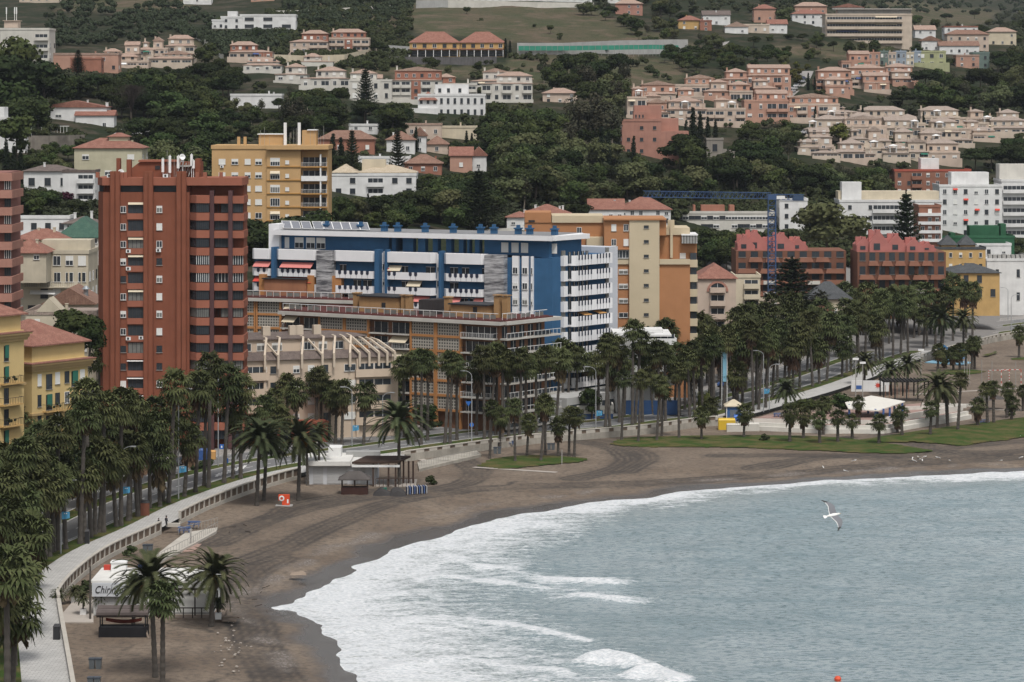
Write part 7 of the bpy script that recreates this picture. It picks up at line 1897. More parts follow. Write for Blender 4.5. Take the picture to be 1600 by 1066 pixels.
def lamp(px, py, h, label, arm=1.8, z=0.0, banner=False, side=1, group='tall grey street lamps along the seafront road'):
 t = empty('street_lamp', G(px, py, z), 0, label, 'street lamp', group)
 g = flat('galvanised', (.36,.37,.38), .5, .4)
 mb = MB(); mb.bar((0,0,-.1),(0,0,h-1),.11,n=8,r2=.07); mb.build('mast', g, t)
 mb = MB(); pr = Vector((0,0,h-1))
 for k in range(1, 6):
  a = k/5*1.4; q = Vector((side*arm*(1-math.cos(a))*.9, 0, h-1+1.0*math.sin(a))); mb.bar(pr, q, .05, n=6); pr = q
 mb.build('arm', g, t)
 mb = MB(); mb.box(pr.x-.1 if side > 0 else pr.x-.75, pr.x+.75 if side > 0 else pr.x+.1, -.14, .14, pr.z-.1, pr.z+.06); mb.build('lamp_head', g, t)
 if banner:
  mb = MB(); x0, x1 = (.12, 1.2); n = 4
  for k in range(n):
   a, c = x0+(x1-x0)*k/n, x0+(x1-x0)*(k+1)/n; w0, w1 = .08*math.sin(k*1.7), .08*math.sin((k+1)*1.7)
   mb.add([(a,w0,banner+.18*k/n),(c,w1,banner+.18*(k+1)/n),(c,w1,banner+1.05),(a,w0,banner+1.05),(a,w0+.02,banner+.18*k/n),(c,w1+.02,banner+.18*(k+1)/n),(c,w1+.02,banner+1.05),(a,w0+.02,banner+1.05)], [(0,1,2,3),(7,6,5,4),(0,4,5,1),(3,2,6,7)]+([(1,5,6,2)] if k == n-1 else []))
   mb.add([(a+.08,min(w0,w1)-.02,banner+.75),(c-.08,min(w0,w1)-.02,banner+.75),(c-.08,min(w0,w1)-.02,banner+.9),(a+.08,min(w0,w1)-.02,banner+.9)], [(0,1,2,3)], 1) if k in (1,2) else None
  mb.build('banner', [flat('banner_blue', (.06,.25,.42), .7), whitep], t)
 return t
lamp(279, 780, 17, 'tall street lamp with a blue banner on the strip between the double palm trunks', banner=4.0)
lamp(190, 822, 11.5, 'street lamp with a blue banner in the middle of the near palm row', banner=4.6)
lamp(95, 865, 10, 'street lamp with a small blue banner behind the leftmost leaning palms', banner=4.6)
lamp(341, 728, 16, 'tall lamp mast rising in front of the right edge of the red tower', z=0)
lamp(550, 697, 10.5, 'street lamp with a sky blue banner above the white restaurant roof', banner=2.6, side=-1)
lamp(598, 697, 9.5, 'street lamp right of the restaurant roof unit', side=1)
lamp(737, 693, 13, 'street lamp in front of the orange framed block with two road signs', side=-1)
lamp(931, 669, 11.5, 'street lamp with a blue banner in front of the blue block base', banner=2.2, side=-1)
lamp(660, 640, 11, 'street lamp behind the palms left of the orange framed piers', side=1)
lamp(1193, 643, 12, 'street lamp with a blue banner right of the tan tower', banner=3.4, side=-1)
lamp(1202, 640, 9, 'street lamp left of the terrace date palm', banner=False)
lamp(385, 676, 11, 'street lamp between palms at the foot of the cream ribbed block', side=1)
lamp(1487, 508, 9, 'far street lamp in front of the yellow villas'); lamp(1575, 500, 9, 'far street lamp at the right end of the road', side=-1); lamp(1580, 520, 10, 'far street lamp near the parked white car'); lamp(60, 760, 11, 'street lamp arm rising beside the yellow flats balconies')
for (px,py,h,l) in ((1348,630,8,'floodlight mast behind the white pergola roof at its left'),(1337,632,9,'thin pale pole left of the floodlight mast'),(1439,607,8,'floodlight mast right of the black pergola frame'),(878,726,2.5,'short pale post on the first lawn')):
 t = empty('pole', G(px,py,-.5), 0, l, 'pole'); mb = MB(); mb.bar((0,0,0),(0,0,h),.09,n=6); mb.build('mast', conc, t)
 if h > 5: mb = MB(); mb.box(-.6,.6,-.15,.15,h,h+.4); mb.build('lamp_head', whitep, t)
def sign(px, py, h, label, kind):
 t = empty('road_sign', G(px, py, 0), 0, label, 'road sign'); mb = MB(); mb.bar((0,0,0),(0,0,h),.04,n=6); mb.build('post', conc, t)
 bl = flat('sign_blue', (.02,.12,.42), .5); mb = MB()
 if kind == 'sq': mb.box(-.4,.4,-.06,-.045,h-.8,h,0); mb.add([(-.18,-.07,h-.6),(.05,-.07,h-.6),(.05,-.07,h-.25),(-.18,-.07,h-.25)], [(0,1,2,3)], 1)
 elif kind == 'tri': mb.add([(-.55,-.05,h),(.55,-.05,h),(0,-.05,h-.9),(-.55,-.03,h),(.55,-.03,h),(0,-.03,h-.9)], [(0,2,1),(3,4,5),(0,1,4,3)])
 else:
  n = 14; c = h-.4; mb.add([(.4*math.cos(6.283*k/n),-.05,c+.4*math.sin(6.283*k/n)) for k in range(n)]+[(.4*math.cos(6.283*k/n),-.03,c+.4*math.sin(6.283*k/n)) for k in range(n)], [tuple(range(n)), tuple(range(2*n-1,n-1,-1))]+[(k,n+k,n+(k+1)%n,(k+1)%n) for k in range(n)])
 mb.build('sign_plate', [bl, whitep], t)
sign(347,720,2.8,'square blue pedestrian crossing sign by the red tower forecourt','sq'); sign(224,757,2.8,'square blue arrow sign behind the near palms','sq'); sign(737,690,3.4,'round blue arrow sign under the banner less lamp','round'); sign(732,688,7.0,'blue give way shaped sign on a tall post before the ribbed lamp','tri'); sign(353,737,2.2,'small blue sign at the zebra crossing','sq')
mb = MB();
for k in range(9):
 a = G(340+k*5, 742-k*1.5, -.026); mb.quad((a.x-.25,a.y-2.2,-.024),(a.x+.25,a.y-2.2,-.024),(a.x+.45,a.y+2.2,-.024),(a.x-.05,a.y+2.2,-.024))
o = mb.build('zebra_crossing', M_LINE); o['kind'] = 'structure'
def boxy(name, label, cat, px, py, L, D, H, mat, z=0.0, lid=None, rz=0):
 t = empty(name, G(px,py,z), rz, label, cat); mb = MB(); mb.box(-L/2, L/2, 0, D, 0, H*.85); mb.build('body', mat, t)
 mb = MB(); mb.add([(-L/2-.04,-.04,H*.85+.001),(L/2+.04,-.04,H*.85+.001),(L/2+.04,D+.04,H*.85+.001),(-L/2-.04,D+.04,H*.85+.001),(-L/2+.1,.25,H),(L/2-.1,.25,H),(L/2-.1,D-.1,H),(-L/2+.1,D-.1,H)], [(0,3,2,1),(4,5,6,7),(0,1,5,4),(1,2,6,5),(2,3,7,6),(3,0,4,7)]); mb.build('lid', lid or mat, t); return t
boxy('litter_bin','tall black litter bin against the solid parapet at the bottom left','bin',88,1000,.75,.7,1.75,darkm)
boxy('recycling_container','tall green recycling container by the red tower forecourt','container',300,723,1.5,1.3,1.9,F_GREEN); boxy('recycling_container','blue recycling container beside the green one','container',319,719,1.9,1.4,1.9,flat('container_blue',(.03,.08,.24),.5)); boxy('recycling_container','small orange waste container right of the blue one','container',332,718,1.0,1,1.5,F_ORANGE)
boxy('container_box','yellow plastic container beside the kiosk','container',1136,672,3.2,1.8,2.1,flat('container_yellow',(.60,.40,.03),.5),z=-.9); boxy('container_box','blue plastic container behind the white crates by the kiosk','container',1155,667,1.9,1.6,2.2,flat('container_sky',(.03,.14,.50),.5),z=-.9)
boxy('crate','large white crate in front of the blue container','crate',1150,675,3.4,1.4,1.5,pl('offwhite'),z=-.9); boxy('crate','large white crate at the right of the kiosk containers','crate',1175,674,2.8,1.4,1.5,pl('offwhite'),z=-.9)
boxy('waste_bin','brick and black waste bin at the grass edge under the palm row','bin',226,806,1.2,.9,2.2,plaster('bin_brick',(.22,.09,.06)),lid=darkm); boxy('waste_bin','slim black litter bin with a brick foot beside the promenade grass','bin',136,850,.6,.5,2.0,darkm)
p0 = G(1147, 657, 0); b = Bd('kiosk', 'small blue kiosk with a white pyramid roof on the promenade', 'kiosk', p0); mb = MB(); mb.box(-1.5,1.5,0,2.6,0,2.6); b.part('wall', mb, flat('kiosk_blue',(.03,.10,.26),.6)); mb = MB(); mb.box(-.8,.8,-.05,-.002,.3,2.0); b.part('poster_panel', mb, flat('dull_poster',(.12,.14,.17),.5,var=.5,scale=3))
for x in (-1.5,1.35): mb = MB(); mb.box(x,x+.15,-.1,-.003,0,2.6); b.part('corner_post', mb, whitep)
mb = MB(); hip(mb,-1.5,1.5,0,2.6,2.6,1.1,.35,th=.2); b.part('roof', mb, pl('cream'))
def bench(px, py, z, label, mat, n=1, rz=0):
 for k in range(n):
  t = empty('picnic_table', G(px, py, z)+Vector((k*2.3, k*.8, 0)), rz, label, 'picnic table', 'blue picnic tables and chairs')
  mb = MB(); mb.box(-.9,.9,-.4,.4,.7,.78); mb.build('table_top', mat, t)
  for x in (-.7,.7): mb = MB(); mb.box(x-.05,x+.05,-.3,.3,0,.7); mb.build('leg', mat, t)
  for y in (-.75,.75): mb = MB(); mb.box(-.9,.9,y-.15,y+.15,.42,.48); mb.box(-.05,.05,y-.1,y+.1,0,.419); mb.build('bench_seat', mat, t)
blm = flat('furniture_blue', (.05,.10,.24), .5)
bench(288, 832, -.55, 'blue picnic table on the white ramp platform', blm, 1); bench(303, 823, -.55, 'second blue picnic table at the back of the ramp platform', blm, 1); bench(755, 697, -.6, 'blue picnic tables on the terrace by the sea wall', blm, 3); bench(1337, 662, -.9, 'blue table under a short palm on the right lawn', blm, 1); bench(1216, 652, .0, 'blue bench on the terrace at the left of the playground deck', blm, 1)
mb = MB(); mb.box(-1.0,1.0,-.4,.4,0,.5); t = mb.build('stone_bench', stonew, None, G(271,823,0)); tag(t, 'white stone bench at the end of the balustrade gap', 'bench')
for (px,py,l) in ((1538,662,'blue topped table on the sand beside the right lawn'),):
 bench(px,py,-.9,l,blm,1)
# ------------------------------------------------------------------ playground terrace and pergolas at the right
def terrace_right():
 b = Bd('beach_terrace', 'raised white walled terrace with stepped seating at the right of the beach', 'terrace', (0,0,0))
 pts = [(1150,662),(1290,668),(1378,668),(1508,646),(1440,630),(1330,640),(1200,648)]
 mb = MB(); px_prism(mb, pts, -1.1, .1); b.part('deck', mb, plaster('pink_paving', (.32,.22,.19), .15))
 mb = MB()
 for (a, c, z0, z1, th) in (((1378,661),(1505,640),.1,1.2,.4),((1170,659),(1375,662),.1,.9,.3),((1400,640),(1510,636),.1,.8,.4),((1440,632),(1520,634),.1,.6,.4)):
  A_ = G(a[0],a[1],z0+.2); B_ = G(c[0],c[1],z0+.2); d = (B_-A_); d.z = 0; d.normalize(); n = Vector((-d.y,d.x,0))*th
  q = [A_, B_, B_+n, A_+n]; mb.add([(p.x,p.y,z0) for p in q]+[(p.x,p.y,z1) for p in q], [(0,3,2,1),(4,5,6,7),(0,1,5,4),(1,2,6,5),(2,3,7,6),(3,0,4,7)])
 for a, c in zip(pts[:3], pts[1:4]):
  A_ = G(a[0],a[1],.1); B_ = G(c[0],c[1],.1); d = (B_-A_); d.z = 0; d.normalize(); n = Vector((d.y,-d.x,0))
  for o0, o1, z1 in ((.02,.6,.55),(.61,1.3,-.1)):
   q = [A_+n*o1-d*.3, B_+n*o1+d*.3, B_+n*o0+d*.3, A_+n*o0-d*.3]; mb.add([(p.x,p.y,-1.1) for p in q]+[(p.x,p.y,z1) for p in q], [(0,3,2,1),(4,5,6,7),(0,1,5,4),(1,2,6,5),(2,3,7,6),(3,0,4,7)])
 b.part('terrace_wall', mb, plaster('terrace_white', (.60,.58,.53), .12))
 p0 = G(1325, 653, .1); s = F/p0.y; u = lambda px: (px-1325)/s
 b = Bd('sun_shelter', 'white flat roofed sun shelter on blue posts on the beach terrace', 'shelter', p0); zr = zat(632, p0.y)-.1
 mb = MB(); V = [(0,-.5,zr-.9),(u(1372),-.5,zr-1.3),(u(1421),6,zr-.2),(u(1370),9,zr+.6),(0,5,zr-.3)]; mb.add(V+[(x,y,z+.18) for x,y,z in V], [(4,3,2,1,0),(5,6,7,8,9)]+[(i,(i+1)%5,5+(i+1)%5,5+i) for i in range(5)]); b.part('roof', mb, plaster('shelter_white', (.62,.60,.55), .05))
 for (px, v) in ((1327,0),(1330,3),(1364,7.5),(1368,0),(1376,4.5),(1381,.4),(1393,2.5),(1404,6),(1416,5.5)):
  mb = MB(); mb.box(u(px)-.18, u(px)+.18, v, v+.36, -.2, zr-.3-.6*(v < 3)); b.part('post', mb, flat('post_blue', (.035,.10,.30), .5))
 p0 = G(1380, 622, 0); b = Bd('timber_pergola', 'black timber framed pergola with slatted roof behind the sun shelter', 'pergola', p0); bk = plaster('black_timber', (.035,.033,.032), .2); s = F/p0.y
 mb = MB(); mb.box(0,9.5,0,6,3.2,3.4)
 for q in range(14): mb.box(.1+q*.7,.3+q*.7,-.4,6.4,3.41,3.6)
 b.part('roof', mb, bk)
 for x in (0,2.3,4.7,7,9.2):
  for y in (0,5.8): mb = MB(); mb.box(x,x+.25,y,y+.25,-.2,3.2); b.part('post', mb, bk)
 mb = MB()
 for q in range(7): mb.box(.4+q*.8,.5+q*.8,.05,.1,0,2.6)
 b.part('slats', mb, plaster('rust_slats', (.25,.12,.08)))
 b = Bd('play_wall', 'white painted playground wall with a red sun emblem', 'wall', G(1330,612,0)); mb = MB(); mb.box(0,8,0,.3,0,2.3); b.part('wall_face', mb, pl('white')); mb = MB();
 for k in range(8): a = 6.283*k/8; c = Vector((5.6,-.03,1.3)); e = c+Vector((math.cos(a)*.75,0,math.sin(a)*.75)); f1 = c+Vector((math.cos(a+.39)*.35,0,math.sin(a+.39)*.35)); f0 = c+Vector((math.cos(a-.39)*.35,0,math.sin(a-.39)*.35)); mb.add([c,f0,e,f1],[(0,1,2,3)])
 b.part('emblem', mb, F_RED); mb = MB(); mb.box(1,2.2,-.04,-.002,.5,1.3); b.part('poster', mb, flat('post_blue', (.035,.10,.30), .5))
 for (px,py,l) in ((1474,560,'blue play frame tower near the far short palms'),(1503,566,'low blue climbing boat in the far playground')):
  b = Bd('play_equipment', l, 'play equipment', G(px,py,-.5)); mb = MB(); mb.box(-1,1,0,1.5,.8,1.0); mb.box(-1.0,-.85,0,.15,0,2.4); mb.box(.85,1,0,.15,0,2.4); mb.box(-1.0,-.85,1.35,1.5,0,2.4); mb.box(.85,1,1.35,1.5,0,2.4); b.part('frame', mb, flat('play_blue', (.04,.20,.42), .5)); mb = MB(); hip(mb,-1,1,0,1.5,2.4,.7,.1); b.part('roof', mb, flat('play_blue', (.04,.20,.42), .5))
 mb = MB(); px_prism(mb, [(1445,566),(1500,570),(1520,566),(1470,560)], -.9, -.7); o = mb.build('soft_play_mat', flat('mat_blue', (.20,.38,.5), .8)); tag(o, 'pale blue soft playground mat', 'play mat')
terrace_right()
def goal(px, py, label, w=3.2, h=2.1, red=True):
 b = Bd('goal', label, 'goal', G(px,py,-.9)); m1 = flat('goal_white', (.6,.6,.58), .5); m2 = flat('goal_red', (.45,.06,.04), .5); mb = MB()
 n = 8
 for x in (-w/2, w/2):
  for k in range(n): mb.box(x-.06, x+.06, -.06, .06, h*k/n, h*(k+1)/n, k % 2)
 for k in range(n): mb.box(-w/2+w*k/n, -w/2+w*(k+1)/n, -.055, .055, h, h+.12, k % 2)
 b.part('goal_frame', mb, [m1, m2] if red else [m1, m1])
goal(1580, 612, 'red and white striped goal on the far sand pitch', 4.2, 4.6); goal(1561, 596, 'small white goal left of the striped goal', 4.5, 2.4)
for i, px in enumerate((1507,1511,1515,1534,1550,1587)):
 t = empty('net_post', G(px, 598+i*1.5, -.9), 0, 'slim grey net post on the far sand pitch', 'post', 'slim net posts on the far sand pitch'); mb = MB(); mb.bar((0,0,0),(0,0,5.5),.07,n=5); mb.build('post', conc, t)
for (px,py,l) in ((1534,642,'thatched parasol right of the terrace palms'),(1554,640,'second thatched parasol beside the stilt posts')):
 t = empty('parasol', G(px,py,-.9), 0, l, 'parasol'); mb = MB(); mb.bar((0,0,0),(0,0,2.6),.08,n=5); mb.build('pole', BARKP, t); mb = MB(); mb.lathe([(2.3,2.2),(1.2,2.7),(.1,3.1)], n=10); mb.build('thatch', plaster('grey_thatch', (.1,.09,.085)), t)
mb = MB()
for (a,c) in (((1430,616),(1600,606)),((1520,640),(1600,641)),((1560,666),(1640,672)),((640,712),(690,728)),((740,730),(870,738)),((1100,693),(1170,690))):
 A_ = G(a[0],a[1],-.84); B_ = G(c[0],c[1],-.84); d = (B_-A_).normalized(); n = Vector((-d.y,d.x,0))*.7; mb.quad((A_-n), (B_-n), (B_+n), (A_+n))
o = mb.build('beach_path', plaster('path_slab', (.40,.36,.32))); o['kind'] = 'structure'
# ------------------------------------------------------------------ crane
def crane():
 Y = 720.0; b = Bd('tower_crane', 'blue tower crane with a long jib reaching left over the trees', 'crane', XY(1206, Y)+(0,)); s = F/Y; bl = flat('crane_blue', (.035,.075,.17), .5); Z = lambda py: zat(py, Y)
 def truss(name, A_, B_, w, n, r=.07):
  mb = MB(); A_ = Vector(A_); B_ = Vector(B_); d = (B_-A_); up = Vector((0,0,1)) if abs(d.normalized().z) < .5 else Vector((1,0,0)); sd = d.cross(up).normalized()*w/2; up = sd.cross(d).normalized()*w/2
  cs = [sd+up, sd-up, -sd-up, -sd+up]
  for c in cs: mb.bar(A_+c, B_+c, r, n=4)
  for k in range(n):
   p = A_.lerp(B_, k/n); q = A_.lerp(B_, (k+1)/n)
   for i in range(4): mb.bar(p+cs[i], q+cs[(i+1) % 4], r*.6, n=3); mb.bar(p+cs[i], p+cs[(i+1) % 4], r*.6, n=3)
  return b.part(name, mb, bl)
 truss('mast', (0,0,0), (0,0,Z(312)), 1.9, 24, .12); truss('jib', (-.5,0,Z(306)), (-(1206-1004)/s,-6,Z(302)), 1.5, 30, .09); truss('counter_jib', (.5,0,Z(308)), ((1256-1206)/s,2,Z(309)), 1.4, 6, .1)
 mb = MB(); mb.box(-1.1,1.1,-1.1,1.1,Z(312),Z(304)); b.part('cabin', mb, bl); mb = MB(); mb.box(.8,3.2,-1.0,-.8,Z(311),Z(306)); b.part('name_plate', mb, whitep); mb = MB(); mb.box((1240-1206)/s,(1256-1206)/s,.5,2.5,Z(314),Z(306)); b.part('counterweight', mb, flat('crane_blue2', (.03,.06,.12), .6))
crane()
# ------------------------------------------------------------------ cars
def car(loc, rz, label, colr, group=None):
 t = empty('parked_car', loc, rz, label, 'car', group); m = flat('paint_%02d%02d%02d' % tuple(int(c*99) for c in colr), colr, .3, .2)
 mb = MB(); V = [(-2.1,.35),(-2.1,.75),(-1.9,.95),(-1.2,1.0),(-.7,1.45),(.9,1.48),(1.6,1.02),(2.1,.9),(2.15,.4)]
 mb.add([(x,-.85 if z < 1.2 else -.68,z) for x,z in V]+[(x,.85 if z < 1.2 else .68,z) for x,z in V], [tuple(range(9)), tuple(range(17,8,-1))]+[(i,9+i,9+(i+1)%9,(i+1)%9) for i in range(9)]); mb.build('body', m, t)
 mb = MB(); mb.add([(-1.1,-.86,1.02),(1.45,-.86,1.04),(.85,-.71,1.42),(-.68,-.71,1.4)], [(0,1,2,3)]); mb.add([(-1.1,.86,1.02),(1.45,.86,1.04),(.85,.71,1.42),(-.68,.71,1.4)], [(3,2,1,0)]); mb.add([(-1.22,-.75,1.03),(-1.22,.75,1.03),(-.72,.62,1.46),(-.72,-.62,1.46)], [(3,2,1,0)]); mb.add([(1.64,-.75,1.04),(1.64,.75,1.04),(.93,.62,1.5),(.93,-.62,1.5)], [(0,1,2,3)]); mb.build('windows', glass, t)
 for x in (-1.35,1.35):
  for y in (-.78,.78): mb = MB(); mb.tube([(0,0,-.1),(0,0,.1)],[.33,.33],n=10); w_ = mb.build('wheel', darkm, t, (x,y,.33)); w_.rotation_euler = (R(90),0,0)
def road_car(s, off, label, colr, flip=False):
 p, d = wall_at(s, off); car((p.x,p.y,-.03), math.atan2(d.y,d.x)+(math.pi if flip else 0), label, colr)
for i, (px,py,off,l,c) in enumerate([(365,775,24,'silver car parked beyond the median near the red tower',(.45,.46,.48)),(460,745,24,'white car behind the palms at the foot of the cream ribbed block',(.65,.65,.65)),(505,740,23.6,'dark grey car among the palms left of the restaurant roof',(.08,.08,.09)),(210,842,24,'white van like car hidden behind the near palm row',(.65,.65,.66)),(150,880,24,'red car hidden behind the leftmost leaning palms',(.35,.04,.03)),
 (1545,530,20.5,'white car driving at the far right end of the road',(.68,.68,.68)),(1570,526,23,'dark car just behind the far white car',(.05,.05,.06)),(1250,628,24,'white car glimpsed between the dense palm trunks',(.65,.65,.65)),(1300,612,24,'blue car glimpsed between the dense palm trunks',(.06,.12,.3)),(1120,657,27,'white car parked by the green hedge right of the annex',(.62,.62,.64))]):
 road_car(s_near(px,py), off, l, c, i % 2)
for i, (px,py,c) in enumerate([(1237,146,(.5,.5,.52)),(1240,142,(.65,.65,.65)),(1246,138,(.65,.65,.65)),(1252,131,(.5,.52,.55)),(1253,126,(.1,.12,.2)),(1253,211,(.6,.6,.62))]):
 car(hill(px,py)+Vector((0,0,.3)), R(60), ['silver car at the foot of the hill street','white car second up the hill street','white car third up the hill street','grey car higher up the hill street','dark blue car at the top of the hill street','white car parked left of the beige estate'][i], c)
# ------------------------------------------------------------------ birds
def gull(loc, label, span=1.4, roll=0, pitch=0, yaw=0, flying=True, group=None):
 gw = flat('gull_white', (.75,.75,.73), .8); gg = flat('gull_grey', (.15,.155,.17), .8); gk = flat('gull_black', (.02,.02,.02), .7); gy = flat('gull_bill', (.6,.35,.05), .5)
 t = empty('seagull', loc, 0, label, 'seagull', group); t.rotation_euler = (roll, pitch, yaw)
 mb = MB(); k = span/1.4
 prof = [(-.30,.012,.0),(-.24,.04,0),(-.14,.06,0),(0,.075,0),(.12,.065,.0),(.18,.045,.01),(.23,.042,.02),(.27,.03,.02),(.29,.012,.015)]
 vs = []
 for (x, r_, z) in prof:
  for i in range(8): a = 6.283*i/8; vs.append((x*k, math.cos(a)*r_*k, (z+math.sin(a)*r_*.85)*k))
 fs = [(j*8+i, j*8+(i+1) % 8, (j+1)*8+(i+1) % 8, (j+1)*8+i) for j in range(len(prof)-1) for i in range(8)]+[tuple(range(7,-1,-1)), tuple(range(64,72))]
 mb.add(vs, fs, 0); mb.bar((.285*k,0,.015*k),(.34*k,0,.005*k),.012*k,1,5,.004*k)
 mb.add([(-.27*k,-.03*k,0),(-.42*k,-.08*k,0),(-.44*k,0,0),(-.42*k,.08*k,0),(-.27*k,.03*k,0),(-.3*k,0,.015*k)], [(0,5,2,1),(5,4,3,2)], 0)
 o = mb.build('body', [gw, gy], t);
 for p in o.data.polygons: p.use_smooth = True
 if flying:
  for sg in (-1, 1):
   mb = MB(); st = [(0,.15,-.16,.02),(.2,.17,-.14,.07),(.36,.20,-.08,.08),(.48,.13,-.08,.07),(.58,.05,-.10,.05),(.72,-.14,-.19,.03)]
   for i in range(len(st)-1):
    (y0,a0,b0,z0),(y1,a1,b1,z1) = st[i], st[i+1]; y0 *= sg*k; y1 *= sg*k
    mi = 2 if i >= 4 else 1
    tr0, tr1 = b0+.02, b1+.02*(i < 4)
    q = [(a0*k,y0,z0*k),(a1*k,y1,z1*k),(tr1*k,y1,z1*k-.006),(tr0*k,y0,z0*k-.006)]; mb.add(q, [(0,1,2,3)], mi)
    if i < 4: mb.add([(tr0*k,y0,z0*k-.006),(tr1*k,y1,z1*k-.006),(b1*k,y1,z1*k-.01),(b0*k,y0,z0*k-.01)], [(0,1,2,3)], 0)
    q2 = [(a0*k,y0,z0*k-.012),(a1*k,y1,z1*k-.012),(b1*k,y1,z1*k-.016),(b0*k,y0,z0*k-.016)]; mb.add(q2, [(3,2,1,0)], 0 if i < 4 else 2)
   mb.build('wing', [gw, gg, gk], t)
 else:
  for sg in (-1, 1):
   mb = MB(); mb.add([(.1*k,sg*.07*k,.03*k),(-.05*k,sg*.085*k,.05*k),(-.3*k,sg*.03*k,.03*k),(-.1*k,sg*.08*k,-.02*k)], [(0,1,2,3)]); mb.build('wing', gg, t)
   mb = MB(); mb.bar((0,sg*.03,-.05),(0,sg*.03,-.22),.008,n=4); mb.build('leg', gy, t)
gull(P(1302, 805, 125), 'grey winged seagull with black wing tips gliding over the bay', 1.6, 0, 0, 0)
GM = SC.objects.get('seagull')
fw = Vector((.86, .42, .10)).normalized(); wl = Vector((-.46, .55, .72)); wl = (wl-fw*wl.dot(fw)).normalized(); up = fw.cross(wl)
GM.rotation_euler = Matrix((fw, wl, up)).transposed().to_euler()
for i, (px,py) in enumerate([(1335,722),(1426,718),(1428,722),(1435,716),(1437,720),(1445,716),(1441,721),(1465,717),(1484,722),(1564,722),(1596,717),(1286,732),(1321,738),(1595,684)]):
 gull(G(px,py,-1.0)+Vector((0,0,.27)), 'white seagull resting on the sand near the water', 1.9, 0, R(-12), i*1.3, False, 'seagulls resting on the sand near the water')
for i, (px, py) in enumerate(((128,523),(131,524))):
 pass
mb = MB(); p = G(1309,1064,-2); mb.lathe([(.05,-.2),(.35,-.1),(.4,.15),(.25,.4),(.05,.45)], n=12); o = mb.build('buoy', flat('signal_orange', (.62,.07,.02)), None, (p.x,p.y,-1.9)); tag(o, 'small orange buoy at the bottom edge of the sea', 'buoy')
r = random.Random(5)
for i in range(34):
 px = r.gauss(357, 14); py = 1000+r.gauss(15, 22); p = G(px, py, -.95); mb = MB(); s_ = r.uniform(.08,.28); blob_core(mb, Vector((0,0,.04)), s_, s_*.5, r, 6)
 o = mb.build('stone', plaster('pale_stone', (.38,.34,.30), .3), None, p, r.random()*6); tag(o, 'pale stone washed up on the sand right of the bar deck', 'stone', 'pale stones washed up right of the bar deck')
for i in range(10):
 px = r.uniform(360,420); py = r.uniform(880,960) if i < 6 else r.uniform(820,850); p = G(px, py, -.95); mb = MB(); mb.bar((-r.uniform(.3,1.2),0,.04),(r.uniform(.3,1.2),r.uniform(-.4,.4),.1),.05,n=4)
 o = mb.build('driftwood', plaster('dark_driftwood', (.07,.055,.045), .3), None, p, r.random()*6); tag(o, 'dark stick of driftwood lying on the sand', 'driftwood', 'dark driftwood sticks on the sand')
def hedge(a, c, h, label, w=1.2, mat=L_SHRUB):
 A_ = G(*a); B_ = G(*c); d = B_-A_; n = int(d.length/.8)+1; r = random.Random(int(a[0])); mb = MB()
 for k in range(n):
  p = A_+d*(k+.5)/n; blob_core(mb, Vector((p.x,p.y,h*.45)), .75, h*.55, r, 7)
  for q in range(40): dd = rv(r); leafquad(mb, Vector((p.x,p.y,h*.5))+Vector((dd.x*.8,dd.y*w*.6,abs(dd.z)*h*.55)), dd, .14, r)
 o = mb.build('hedge', mat); tag(o, label, 'hedge')
hedge((662,670),(722,664),1.3,'clipped green hedge along the pavement before the orange framed block'); hedge((576,681),(600,679),1.2,'short clipped hedge left of the pierced screen piers'); hedge((1092,640),(1112,637),3.4,'bright yellow green round hedge right of the annex',2,L_YEL); hedge((300,735),(330,728),1.2,'low hedge in front of the red tower forecourt'); hedge((1225,640),(1300,636),1.4,'hedge on the playground terrace behind the white walls')
w = Bd('boundary_wall', 'white garden wall with dark openings before the orange framed block', 'wall', G(712,664)); mb = MB(); mb.box(0,7,0,.3,0,3.0); w.part('wall_face', mb, pl('white')); mb = MB()
for k in range(3): mb.box(.8+k*1.4, 1.6+k*1.4, -.03, -.001, .2, 2.2)
w.part('opening', mb, glass)
b = house('low white shop row between the palms and the blue block', 868, 958, 640, 655, 'offwhite', None, 'flat', 6, floors=1, cols=6, ch=0, Y=553, name='shop', cat='shop', down=.5, win=(1.6,1.3), kinds=(3,)); mb = MB(); mb.box(b.W*.3,b.W,-.06,-.003,0,1.0); b.part('blue_plinth', mb, flat('plinth_blue',(.04,.10,.25),.7))
w = Bd('hoarding', 'dark blue site hoarding behind the palms left of the tan tower', 'hoarding', XY(975,560)+(0,)); mb = MB(); mb.box(0,11,0,.1,0,2.8); w.part('panel', mb, plaster('hoarding_blue',(.03,.065,.15),.1))
t = empty('flag', G(1136,640), 0, 'tall white flagpole with long sky blue flags right of the tan tower', 'flag'); mb = MB(); mb.bar((0,0,0),(0,0,12),.08,n=6); mb.bar((-1.0,.5,0),(-1.0,.5,11.5),.08,n=6); mb.build('pole', whitep, t); mb = MB(); mb.box(-.85,-.1,-.02,.0,5.5,11.4); mb.build('flag_cloth', flat('flag_blue',(.20,.42,.55),.8), t)
